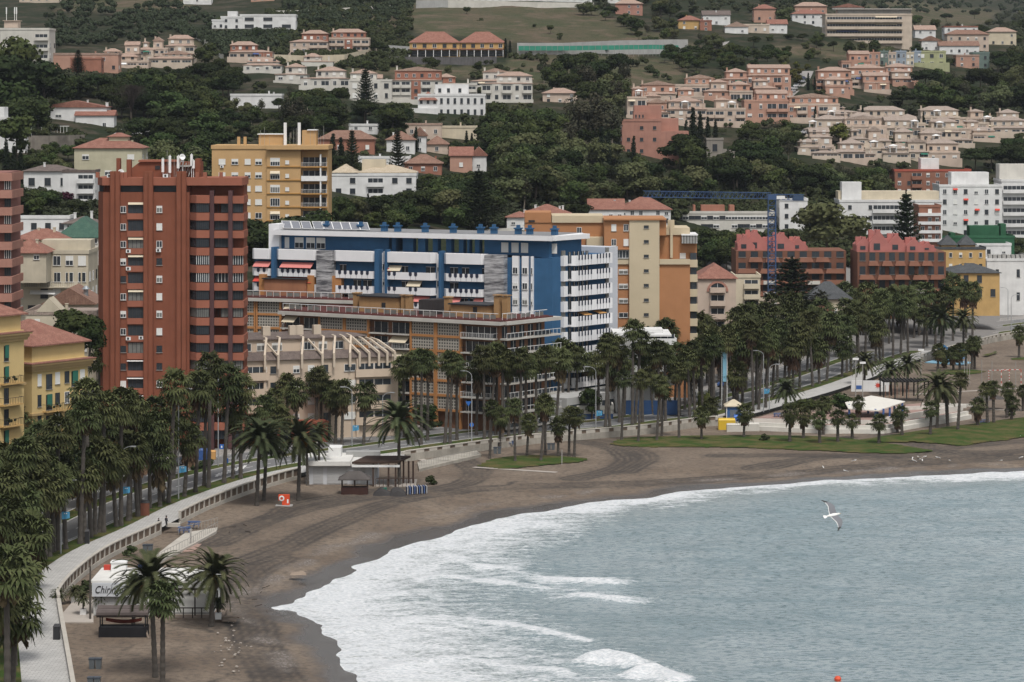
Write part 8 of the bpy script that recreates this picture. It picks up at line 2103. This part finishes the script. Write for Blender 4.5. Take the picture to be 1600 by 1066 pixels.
# ------------------------------------------------------------------ palms
GRP_N = 'fan palms in the rows between promenade and road at the left'
taken = []
def fp(px, py, ytop, label, group, z=0.0, size=None, kind='fan_palm', thick=1.0, **k):
 p = G(px, py, z); s = F/p.y; h = (py-ytop)/s
 sz = size if size else min(1.35, max(.72, .70+h*.04))
 taken.append((p.x, p.y)); return palm((p.x,p.y,z), h, label, group, kind, sz, thick=thick, **k)
near = [(62,866,690),(70,874,672),(78,870,700),(84,862,640),(90,860,655),(103,858,640),(125,850,612),(132,848,630),(142,840,600),(148,835,616),(162,832,600),(182,823,605),(189,822,612),(200,814,606),(216,807,600),(250,792,600),(263,786,585),(288,776,590),(305,769,585),(326,762,556),(350,755,575),(376,748,590)]
for i_, (px, py, t) in enumerate(near):
 t += (0, 75, 20, 95)[i_ % 4] if px < 300 else 0
 fp(px, py, t, 'thick trunked fan palm in the row between promenade and seafront road', 'fan palms in the front row between promenade and road', size=prnd.uniform(1.22,1.42), thick=1.1)
for px,py,t in [(-8,1100,905),(18,1085,935),(-20,1040,850),(22,1040,880),(2,1000,840),(28,985,850),(10,940,800),(36,925,800),(-14,930,740),(18,900,745),(44,890,740),(6,870,700),(52,872,712)]:
 fp(px, py, t, 'fan palm in the dense clump filling the lower left edge', 'fan palms clumped at the lower left edge', size=prnd.uniform(1.35,1.6), thick=1.2)
LW = offset(WALLS, 16.6); LW2 = offset(WALLS, 27.5); LW3 = offset(WALLS, 6.6); LW4 = offset(WALLS, 33)
s0 = s_near(92, 940)-22
s = s0
while s < s_near(440, 746):
 for off, pr in ((7.4, .45), (16.6, .95), (28, .8)):
  if prnd.random() < pr:
   p, d = wall_at(s+prnd.uniform(-2,2), off+prnd.uniform(-.6,.6))
   if off > 25 and p.x > -49 and p.y > 455: continue
   if off > 30 and p.y > 440: continue
   h = prnd.uniform(10.5, 16.0)-(1.5 if off > 20 else 0)
   taken.append((p.x,p.y)); palm((p.x,p.y,0), h, 'fan palm standing behind the front row along the left part of the road', 'fan palms behind the front row at the left', 'fan_palm', prnd.uniform(1.3,1.5), thick=1.0)
 s += 6.4
fp(12, 1120, 860, 'big leaning fan palm filling the bottom left corner with brown lower fronds', None, size=1.5, thick=1.2)
fp(-12, 1060, 780, 'tall dark fan palm cut by the left edge above the corner palm', None, size=1.45, thick=1.2)
fp(40, 1000, 812, 'bushy fan palm leaning over the paving at the left edge', None, size=1.3, thick=1.2)
fp(10, 960, 735, 'tall fan palm at the left edge behind the corner group', None, size=1.3, thick=1.2); fp(-20, 980, 700, 'tallest fan palm cut by the left edge behind the corner group', None, size=1.3, thick=1.2); fp(32, 905, 690, 'fan palm at the left edge beside the yellow flats foot', None, size=1.2, thick=1.2)
fp(-5, 1010, 900, 'low spreading fan palm at the left edge', None, size=1.4); fp(30, 940, 770, 'dense fan palm between the corner group and the front row', None, size=1.3, thick=1.2)
fp(5, 890, 710, 'fan palm before the doorway of the yellow flats', None, size=1.2)
fp(158, 700, 553, 'single tall fan palm before the left side of the red tower', None, size=1.25, thick=1.1)
mid = [(494,688,578),(501,687,590),(514,688,600),(524,693,610),(534,695,598),(568,695,602),(447,690,590),(462,698,600),(428,702,612),(410,706,622),(440,712,640),(432,676,577),(470,676,606),(480,684,590),(548,676,612),(585,672,590),(598,668,578),(607,664,574),(614,666,590),(658,695,550),(650,690,552),(668,688,553),(695,693,553),(703,693,556),(714,688,560),(757,686,545),(765,684,552),(744,680,566),(775,680,540),(420,690,640),(395,698,655),(456,672,640),(560,668,606),(632,684,560),
       (785,684,548),(795,682,556),(812,684,548),(822,682,560),(838,680,556),(852,680,545),(868,676,548)]
for px, py, t in mid: fp(px, py, t, 'fan palm in the middle stretch of the seafront road', 'fan palms in the middle stretch of the seafront road', thick=.95, size=prnd.uniform(1.02,1.22))
row3 = [(860,650,556),(880,647,534),(887,647,540),(899,645,548),(914,640,552),(946,668,524),(953,667,536),(968,660,530),(988,664,505),(992,662,520),(1004,660,540),(1034,660,536),(1040,658,540),(1054,647,560),(1062,650,540),(1078,655,548),(1086,654,536),(1098,648,530),(1111,647,520),(1116,650,530),(1130,640,520),(1147,625,512),(1152,630,520),(1177,643,506),(1185,640,520),(1196,637,512),(960,645,560),(1020,648,560),(1070,640,560),(935,655,560),(975,650,550)]
for px, py, t in row3: fp(px, py, t, 'tall fan palm standing by the road between the blue block and the tan tower', 'tall fan palms by the road between the blue block and tan tower', thick=.95, size=prnd.uniform(1.05,1.28))
short = [(805,721,625),(823,713,650),(845,720,620),(852,711,625),(872,714,655),(889,713,640),(897,714,640),(971,688,582),(997,691,583),(1026,689,590),(1034,681,600),(1061,685,570),(1096,688,640),(1111,663,625),(1162,684,635),(765,716,630),(780,700,640)]
for px, py, t in short: fp(px, py, t, 'shorter fan palm planted on the sand and lawns below the sea wall', 'shorter fan palms on the sand below the sea wall', z=-.85, size=prnd.uniform(.82,1.0), thick=.8)
right = [(1234,692,636),(1255,686,640),(1281,694,646),(1286,679,622),(1309,692,644),(1332,685,650),(1344,671,622),(1373,694,650),(1402,676,646),(1410,683,636),(1453,684,630),(1481,666,600),(1496,676,584),(1527,668,625),(1543,663,600),(1553,663,598),(1573,653,600),(1580,658,622),(1599,642,605),(1620,650,600)]
for px, py, t in right: fp(px, py, t, 'short fan palm on the lawns beside the right hand terrace', 'short fan palms on the lawns by the right terrace', z=-.85, size=prnd.uniform(.68,.85))
far = [(1465,580,540),(1490,579,545),(1500,579,540),(1518,578,530),(1523,577,528),(1510,572,538),(1592,559,512),(1640,560,520),(1475,575,550)]
for px, py, t in far: fp(px, py, t, 'far fan palm around the playground', 'far fan palms around the playground', z=-.85)
D = [(401,790,668,'tall date palm on the sand left of the lifebuoy station',1.35),(412,782,672,'second date palm close behind the one left of the lifebuoy station',1.25),(466,782,668,'date palm with orange fruit stalks right of the lifebuoy station',1.4),(481,758,690,'small dark date palm against the restaurant wall',.6),(498,756,668,'slender date palm beside the restaurant shutter',.7),(624,757,640,'large spreading date palm in front of the restaurant pergola',1.5),
     (243,1058,884,'date palm with a fat crown left of the nearest pair of trunks',1.3),(330,976,878,'big date palm at the right end of the beach bar deck',1.25),(207,985,906,'low bushy palm hiding the end of the bar name sign',.75),
     (1229,668,600,'date palm at the left corner of the playground terrace',.95),(1464,668,592,'large date palm right of the sun shelter',1.3),(1480,662,605,'second date palm behind the large one right of the sun shelter',.8),(1350,600,558,'rust coloured date palm behind the playground wall',1.0),(1470,560,488,'very large date palm in the dense palm grove',1.25),(1506,556,490,'large date palm right of the very large one in the grove',1.05),(1105,600,500,'date palm crown before the arched pink house',.9),(1390,610,570,'low date palm behind the black pergola',1.0),(1418,606,560,'low date palm right of the black pergola',1.0),(1330,490,455,'date palm beside the slate roofed house',.9)]
for px, py, t, l, sz in D: fp(px, py, t, l, None, z=-.85 if py > 640 else 0, kind='date_palm', size=sz, thick=1.0 if sz > .9 else .8, fruit=('orange' in l or 'rust' in l or sz > .95))
fp(254, 1078, 912, 'fan palm with a brown skirt in front of the fat crowned date palm', None, z=-.85, size=1.0)
cnt = 0; s = s_near(1190, 640); sEnd = s_near(1600, 522)+60
while s < sEnd and cnt < 88:
 for off in (6.8, 16.7, 27.5):
  pr = .92
  if prnd.random() < pr:
   p, d = wall_at(s+prnd.uniform(-2,2), off+prnd.uniform(-.7,.7)); px = CX+F*p.x/p.y
   if px > 1640: continue
   h = prnd.uniform(8.5, 16.5); palm((p.x,p.y,0), h, 'tall fan palm in the dense grove along the right part of the road', 'tall fan palms in the dense grove along the right part of the road', 'fan_palm', prnd.uniform(1.3,1.55), thick=1.0); cnt += 1
 s += 6.0
# ------------------------------------------------------------------ named trees
def ht(kind, px, py, ytop, label, wide=1.0, Y=None, group=None, cat=None):
 p = hill(px, py) if Y is None else P(px, py, Y)
 s = F/p.y; return tree(kind, (p.x,p.y,p.z-.3), (py-ytop)/s, label, group, wide, cat)
ht('araucaria_tree',1237,545,398,'broad dark Norfolk pine at the foot of the crane',1.6,Y=690)
ht('araucaria_tree',1416,470,296,'tall thin Norfolk pine in front of the white apartment building',.85,Y=800)
ht('araucaria_tree',571,190,105,'Norfolk pine among the cream terraces',1.0); ht('araucaria_tree',122,118,76,'small Norfolk pine in front of the maroon wall',1.2)
ht('araucaria_tree',621,285,200,'very dark conifer beside the white gabled house',.8); ht('araucaria_tree',748,370,262,'wide conifer behind the blue block roof',1.4); ht('araucaria_tree',550,292,200,'pointed dark conifer left of the clipped hedges',.75)
ht('eucalyptus_tree',930,245,132,'tallest rusty eucalyptus above the valley wood',1.35); ht('eucalyptus_tree',905,240,140,'second eucalyptus with pale branches left of the tallest one',1.1); ht('eucalyptus_tree',955,240,150,'eucalyptus just left of the pink cubist house',1.0); ht('pale_tree',1292,395,305,'big round gum tree in front of the plain white block',1.5,Y=790); ht('eucalyptus_tree',455,215,140,'brown tinged eucalyptus above the yellow block roof',1.3); ht('eucalyptus_tree',480,220,150,'slim brown eucalyptus right of the yellow block roof',1.0)
ht('bare_tree',205,195,125,'leafless brown winter tree above the white balustraded wall',1.3); ht('bare_tree',226,192,140,'second leafless tree right of the winter tree',1.1); ht('bare_tree',1310,222,188,'thin leafless tree in the beige estate',1.1)
ht('pale_tree',812,275,198,'pale olive round tree in the middle of the wood',1.35); ht('pine_tree',655,345,285,'round topped stone pine above the blue block',1.25); ht('pine_tree',600,350,300,'dark stone pine right of the yellow block foot',1.5); ht('pine_tree',905,345,312,'round dark pine between the red roofs',1.3)
ht('bare_tree',500,70,40,'bare brown bushes by the market garden',1.3)
for px,py,t,l in [(10,290,218,'dark cypress at the left edge before the modern white house'),(22,292,225,'cypress second from the left edge'),(32,290,228,'cypress third from the left edge'),(520,280,206,'tall cypress right of the yellow block'),(533,282,212,'cypress in the pair right of the yellow block'),(650,240,196,'slim cypress at the white gable end'),(729,240,202,'slim cypress left of the half timbered house'),(737,242,206,'second slim cypress left of the half timbered house'),
     (1083,235,165,'tallest cypress of the dark group right of the pink cubist house'),(1094,236,172,'cypress in the middle of the dark group'),(1106,234,180,'cypress at the right of the dark group'),(1118,232,184,'outer right cypress of the dark group'),(1072,236,186,'lowest cypress at the left of the dark group'),(990,262,210,'cypress in front of the pink cubist house'),(940,262,196,'dark cypress under the eucalyptus'),(950,262,204,'second dark cypress under the eucalyptus'),
     (1263,143,112,'slim cypress beside the hill street'),(1273,143,118,'second slim cypress beside the hill street'),(1348,190,163,'cypress over the beige estate'),(1443,196,172,'short cypress in the middle of the beige estate'),(1274,196,164,'slim cypress at the end of the salmon row'),(790,92,58,'dark cypress right of the twin villas'),(797,92,62,'second cypress right of the twin villas'),(575,335,300,'cypress behind the blue block solar panels')]:
 ht('cypress_tree',px,py,t,l,1.15)
for px,py,t,l in [(100,312,292,'purple bougainvillea beside the white villa terraces'),(108,318,300,'second purple bougainvillea at the white villa'),(258,222,206,'purple flowering bush above the beige house'),(610,206,196,'dark red leaved shrub by the white pavilion')]: ht('flowering_shrub',px,py,t,l,1.6)
for i,(px,py,t) in enumerate([(1228,112,96),(1244,108,94),(1262,110,98),(1238,124,106),(1250,118,104),(1222,128,112),(1246,132,114)]): ht('yellow_tree',px,py,t,'yellow green street tree at the top of the hill street',1.3,group='yellow green street trees at the hill street')
for px,py,t,l in [(258,150,124,'yellowish tree left of the dark pines'),(620,195,160,'bright green tree beside the cream terraces'),(1310,225,190,'light green tree in the beige estate'),(520,200,182,'yellow green tree over the long brown roof')]: ht('yellow_tree',px,py,t,l,1.5)
for i,(px,py,t,w_) in enumerate([(18,160,52,1.2),(45,180,80,1.2),(8,215,110,1.2),(70,185,110,1.2),(95,170,112,1.2),(40,225,140,1.1),(25,250,165,1.1),(-12,190,70,1.3),(60,212,150,1.1),(110,158,112,1.3)]):
 ht('pine_tree' if i % 2 else 'broadleaf_tree',px,py,t,'large black green pine in the group at the left edge of the hill',w_,group='large dark pines at the left edge of the hill')
tree('broadleaf_tree', P(108,545,500)-Vector((0,0,1)), 9, 'dark round tree behind the lower yellow flats roof', wide=1.4); tree('broadleaf_tree', P(140,560,498)-Vector((0,0,1)), 9, 'dark tree between the yellow flats and the red tower', wide=1.0)
tree('broadleaf_tree', P(1170,520,670), 8.5, 'dark tree in front of the cream balconied house', wide=1.2); tree('broadleaf_tree', G(1315,648,0), 4.2, 'small round tree on the playground terrace', wide=1.6); tree('broadleaf_tree', G(1258,652,0), 4.0, 'small round tree at the left of the playground terrace', wide=1.6)
tree('broadleaf_tree', G(665,672,0), 5.5, 'small street tree behind the clipped hedge', wide=1.1); tree('broadleaf_tree', G(232,735,0), 8.5, 'dark street tree beside the tower forecourt', wide=.9); tree('broadleaf_tree', G(925,655,0), 7, 'thin leaved street tree before the blue shop base', wide=.9)
for (px,py,l) in ((672,757,'green bush at the right end of the restaurant deck'),(205,868,'green bush behind the beach bar roof crates'),(1196,690,'dark agave like bush on the sand'),(1358,676,'spiky dark bush on the sand below the terrace wall'),(1580,650,'dark bush on the right hand lawn'),(130,928,'dry brown bush between the terrace and the balustrade')):
 p = G(px,py,-.9); tree('shrub', p, 1.8, l, wide=1.3)
# ------------------------------------------------------------------ woods: scattered trees, kept off the buildings they would hide
wr = random.Random(17)
def blocked(px, py, top, rad, Y):
 for (x0,y0,x1,y1,YB) in BRECT:
  ox = min(px+rad, x1)-max(px-rad, x0); oy = min(py, y1)-max(top, y0)
  if Y < YB+2 and ox > .15*rad and oy > .30*min(y1-y0, 40): return True
  if Y >= YB-2 and Y < YB+16 and x0-rad*.5 < px < x1+rad*.5 and py > y0-6: return True   # inside the building
 return False
placed = []
def scatter(poly, n, kinds, hr, label, group, minpx=9, tries=40):
 xs = [p[0] for p in poly]; ys = [p[1] for p in poly]; c = 0
 for _ in range(n*tries):
  if c >= n: break
  px = wr.uniform(min(xs), max(xs)); py = wr.uniform(min(ys), max(ys))
  if not bool(inside(np.array([px]), np.array([py]), poly)[0]): continue
  k = wr.choice(kinds); h = wr.uniform(*hr); p = hill(px, py); s_ = F/p.y; rad = h*.42*s_
  if blocked(px, py, py-h*s_, rad, p.y): continue
  if any((px-a)**2+((py-b)*1.6)**2 < minpx*minpx for a, b in placed): continue
  placed.append((px, py)); c += 1
  tree(k, (p.x,p.y,p.z-.4), h, label, group, wr.uniform(.95,1.35))
 return c
PB = ('pale_tree','pale_tree','eucalyptus_tree','pine_tree','broadleaf_tree','broadleaf_tree','pine_tree')
scatter([(640,300),(700,240),(860,215),(960,250),(1080,262),(1260,262),(1400,265),(1460,285),(1400,300),(1180,305),(900,345),(800,350),(640,345)], 105, PB, (8,13), 'dense evergreen tree in the wood across the middle of the valley', 'evergreen trees in the valley wood', 13)
scatter([(640,225),(770,200),(900,215),(900,250),(800,260),(700,262),(620,262)], 24, PB, (9,14), 'evergreen tree on the slope under the white mansion', 'evergreen trees on the slope under the white mansion', 12)
scatter([(150,112),(300,104),(420,100),(470,140),(640,170),(640,212),(560,215),(480,225),(330,215),(250,205),(180,190),(130,150)], 62, ('pine_tree','broadleaf_tree','pine_tree'), (8,13), 'dark pine on the slope behind the yellow block', 'dark pines on the slope behind the yellow block', 13)
scatter([(180,205),(340,215),(335,300),(240,270),(225,230)], 16, ('pine_tree','broadleaf_tree'), (7,11), 'dark tree between the beige house and the yellow block', 'dark trees between the beige house and yellow block', 11)
scatter([(500,235),(700,262),(760,270),(760,350),(640,352),(510,350)], 34, PB, (7,11), 'dark tree around the white mediterranean villa', 'dark trees around the mediterranean villa', 11)
scatter([(385,350),(440,335),(520,350),(640,345),(740,352),(740,372),(560,368),(430,372)], 16, ('broadleaf_tree',), (6,9), 'rounded green tree directly behind the blue block roof', 'rounded trees behind the blue block roof', 12)
scatter([(1240,205),(1300,160),(1400,140),(1480,130),(1600,80),(1660,120),(1640,185),(1480,178),(1340,178),(1260,240)], 48, PB, (8,13), 'dark tree on the right hand slope above the beige estate', 'dark trees on the slope above the beige estate', 13)
scatter([(1130,215),(1250,215),(1260,262),(1130,262)], 12, PB, (7,10), 'dark tree right of the stone gatehouse', 'dark trees right of the stone gatehouse', 10)
scatter([(1500,215),(1620,210),(1620,275),(1520,270),(1490,240)], 14, ('pine_tree',), (9,13), 'stone pine in the dark clump at the right edge', 'stone pines in the clump at the right edge', 13)
scatter([(1080,370),(1150,345),(1215,350),(1160,430),(1110,425)], 12, ('broadleaf_tree',), (7,10), 'round tree behind the pink arched house', 'round trees behind the pink arched house', 11)
scatter([(880,18),(990,20),(1060,24),(1110,60),(1140,60),(1240,24),(1240,70),(1120,80),(1000,60)], 24, PB, (6,10), 'tree among the villas on the ridge', 'trees among the villas on the ridge', 10)
scatter([(1015,90),(1100,90),(1180,96),(1260,95),(1290,92),(1240,100),(1150,110),(1060,112),(1040,108)], 20, ('broadleaf_tree',), (5,8), 'green bushy tree along the retaining wall lane', 'bushy trees along the retaining wall lane', 9)
scatter([(40,300),(140,318),(140,345),(30,342)], 9, ('broadleaf_tree','pine_tree'), (5,8), 'garden tree below the white villa with green shutters', 'garden trees below the villa with green shutters', 9)
scatter([(0,240),(60,245),(115,250),(110,268),(30,262),(0,262)], 6, ('broadleaf_tree',), (4,6), 'garden tree under the rubble stone wall', 'garden trees under the rubble stone wall', 9)
scatter([(230,230),(320,240),(320,330),(240,300)], 12, PB, (8,12), 'dark tree left of the yellow block', 'dark trees left of the yellow block', 11)
scatter([(590,8),(900,20),(1000,60),(1080,140),(980,140),(820,135),(800,105),(600,30)], 18, ('shrub','broadleaf_tree'), (2.2,4.5), 'scattered dark bush on the open grassy spur', 'scattered bushes on the grassy spur', 12)
scatter([(1250,60),(1500,60),(1600,40),(1600,70),(1480,110),(1300,92)], 22, PB, (5,9), 'tree between the upper right houses', 'trees between the upper right houses', 9)
def scrub(name, polys, n, hr, seed, mat, skip=True):
 r = random.Random(seed); mb = MB()
 for poly in polys:
  xs = [p[0] for p in poly]; ys = [p[1] for p in poly]; c = 0
  for _ in range(n*6):
   if c >= n: break
   px = r.uniform(min(xs), max(xs)); py = r.uniform(min(ys), max(ys))
   if not bool(inside(np.array([px]), np.array([py]), poly)[0]): continue
   h = r.uniform(*hr); p = hill(px, py); s_ = F/p.y
   if skip and blocked(px, py, py-h*s_, h*.5*s_, p.y): continue
   c += 1
   for q in range(4):
    cc = p+Vector((r.uniform(-.5,.5)*h, r.uniform(-.5,.5)*h, h*r.uniform(.25,.6))); rr = h*r.uniform(.25,.42); blob_core(mb, cc, rr, rr*.85, r, 6)
    for w_ in range(26): d = rv(r); d.z = abs(d.z)*.9; leafquad(mb, cc+d*rr, (d+rv(r)*.6).normalized(), .30+h*.03, r)
 o = mb.build(name, mat); o['kind'] = 'stuff'; o['label'] = 'olive green scrub covering the far hillside'; o['category'] = 'scrub'
L_SCR = leafy('far_scrub', (.030,.042,.022), (.052,.062,.036), (.075,.078,.05), obj_var=.0001)
scrub('hillside_scrub', [[(60,-8),(330,-8),(335,50),(300,60),(150,72),(80,80),(78,40)],[(300,60),(375,52),(450,55),(450,70),(360,95),(345,80)],[(430,-8),(640,-8),(640,20),(600,45),(500,50),(465,40)],[(1210,-10),(1620,-10),(1620,20),(1420,22),(1340,18),(1230,14)]], 190, (3.0,5.5), 4, L_SCR)
scrub('hillside_scrub', [[(925,-8),(1240,-8),(1230,22),(1100,26),(930,16)],[(1540,20),(1620,25),(1620,100),(1590,90)],[(20,108),(150,118),(180,135),(140,160),(20,150)]], 60, (3.0,6.0), 5, L_SCR)
scrub('undergrowth', [[(640,330),(900,290),(1080,275),(1260,275),(1400,280),(1380,300),(1180,310),(1000,315),(900,335),(740,356)],[(700,350),(850,330),(860,352),(760,362)],[(640,230),(900,230),(1000,262),(760,290)],[(150,200),(340,220),(330,330),(200,215)],[(1240,178),(1600,160),(1600,180),(1300,185)],[(20,300),(148,320),(148,350),(20,345)]], 110, (2.0,3.8), 6, L_SCR)
scrub('garden_bushes', [[(0,100),(640,90),(1600,100),(1600,300),(640,350),(0,350)],[(420,20),(640,10),(640,110),(420,110)],[(1000,300),(1600,290),(1600,420),(1100,420),(1000,350)]], 520, (1.8,4.4), 8, L_SHRUB)
for i,(px,py,t) in enumerate([(345,420,345),(372,425,352),(398,430,340),(425,420,338),(450,415,332),(478,412,328),(505,405,330),(528,400,338),(388,400,335),(360,395,350)]):
 tree(('broadleaf_tree','pale_tree','pine_tree')[i%3], P(px,py,632)-Vector((0,0,1)), (py-t)/7.1+1, 'leafy tree in front of the foot of the yellow block', 'leafy trees in front of the foot of the yellow block', 1.35)
for poly,n,hr,l,g in (([(560,95),(640,105),(760,112),(640,125),(545,118)],8,(4,7),'garden tree behind the cream row','garden trees behind the cream row'),([(440,150),(560,150),(640,160),(640,215),(440,215)],26,(8,12),'tall tree in the belt left of the white mansion','tall trees left of the white mansion'),
 ([(340,40),(600,40),(640,60),(600,90),(340,70)],26,(4,7),'tree around the brick and cream terraces','trees around the brick and cream terraces'),([(1240,300),(1400,292),(1400,320),(1260,330)],12,(8,11),'tree behind the long white apartments','trees behind the long white apartments'),
 ([(850,120),(980,130),(975,200),(840,190)],22,(9,14),'tree on the edge of the wood below the grassy spur','trees below the grassy spur'),([(1330,40),(1600,25),(1600,110),(1480,110),(1330,70)],20,(5,9),'dark tree behind the upper right villas','dark trees behind the upper right villas')):
 scatter(poly, n, PB, hr, l, g, 10)
for i,(px,py,t) in enumerate([(362,178,148),(385,180,156),(408,179,150),(436,178,150),(452,182,152)]): ht(PB[i%4],px,py,t,'tree partly hiding the low white villa above the yellow block',1.1,group='trees partly hiding the low white villa')
for poly,n in (([(330,190),(560,190),(600,225),(520,262),(500,225),(330,215)],30),([(20,110),(340,112),(340,200),(120,165)],16),([(560,205),(760,205),(770,262),(560,262)],22),([(0,262),(150,268),(150,350),(20,340)],10),([(500,262),(760,262),(760,345),(500,340)],22),([(980,60),(1300,62),(1300,108),(1100,112)],22)):
 scatter(poly, n, PB, (4,6.5), 'small rounded garden tree between the hillside houses', 'small garden trees between the hillside houses', 8)
# ------------------------------------------------------------------ light, air, camera
w = bpy.data.worlds.new('World'); SC.world = w; w.use_nodes = True
nt = w.node_tree; bg = nt.nodes['Background']
sky = nt.nodes.new('ShaderNodeTexSky'); sky.sky_type = 'NISHITA'; sky.sun_disc = False
ELEV, AZ = R(60), R(165)
sky.sun_elevation = ELEV; sky.sun_rotation = AZ; sky.air_density = 1.4; sky.dust_density = 4.0; sky.ozone_density = 1.0
hs = nt.nodes.new('ShaderNodeHueSaturation'); hs.inputs['Saturation'].default_value = .30
nt.links.new(sky.outputs[0], hs.inputs['Color']); nt.links.new(hs.outputs[0], bg.inputs['Color']); bg.inputs['Strength'].default_value = .082
sun = bpy.data.lights.new('sun', 'SUN'); sun.energy = 1.5; sun.angle = R(12); sun.color = (1, .96, .91)
so = bpy.data.objects.new('sun', sun); put(so)
d = Vector((math.sin(AZ)*math.cos(ELEV), math.cos(AZ)*math.cos(ELEV), math.sin(ELEV)))
so.rotation_euler = d.to_track_quat('Z', 'Y').to_euler()
cam = bpy.data.cameras.new('camera'); co = bpy.data.objects.new('camera', cam); put(co)
co.location = (0, 0, HC); co.rotation_euler = (R(90), 0, 0)
cam.sensor_width = 36; cam.lens = 36*F/1600; cam.shift_x = 0; cam.shift_y = -(533-HY)/1600
cam.clip_start = 1; cam.clip_end = 20000; SC.camera = co
if HAZE:
 mb = MB(); mb.box(-1500, 4600, -500, 8000, -9, 420); o = mb.build('haze', None); o['kind'] = 'stuff'
 m = bpy.data.materials.new('air'); m.use_nodes = True; nt = m.node_tree
 for n in list(nt.nodes):
  if n.type == 'BSDF_PRINCIPLED': nt.nodes.remove(n)
 pv = nt.nodes.new('ShaderNodeVolumePrincipled'); pv.inputs['Color'].default_value = (.80,.88,1,1); pv.inputs['Density'].default_value = HAZE
 nt.links.new(pv.outputs[0], nt.nodes['Material Output'].inputs['Volume']); o.data.materials.clear(); o.data.materials.append(m)
SC.view_settings.view_transform = 'Standard'; SC.view_settings.look = 'None'; SC.view_settings.exposure = 0.62; SC.view_settings.gamma = 1
SC.render.engine = 'CYCLES'; SC.cycles.max_bounces = 5; SC.cycles.diffuse_bounces = 2; SC.cycles.glossy_bounces = 2; SC.cycles.volume_bounces = 0
SC.render.resolution_x = 1024; SC.render.resolution_y = 682
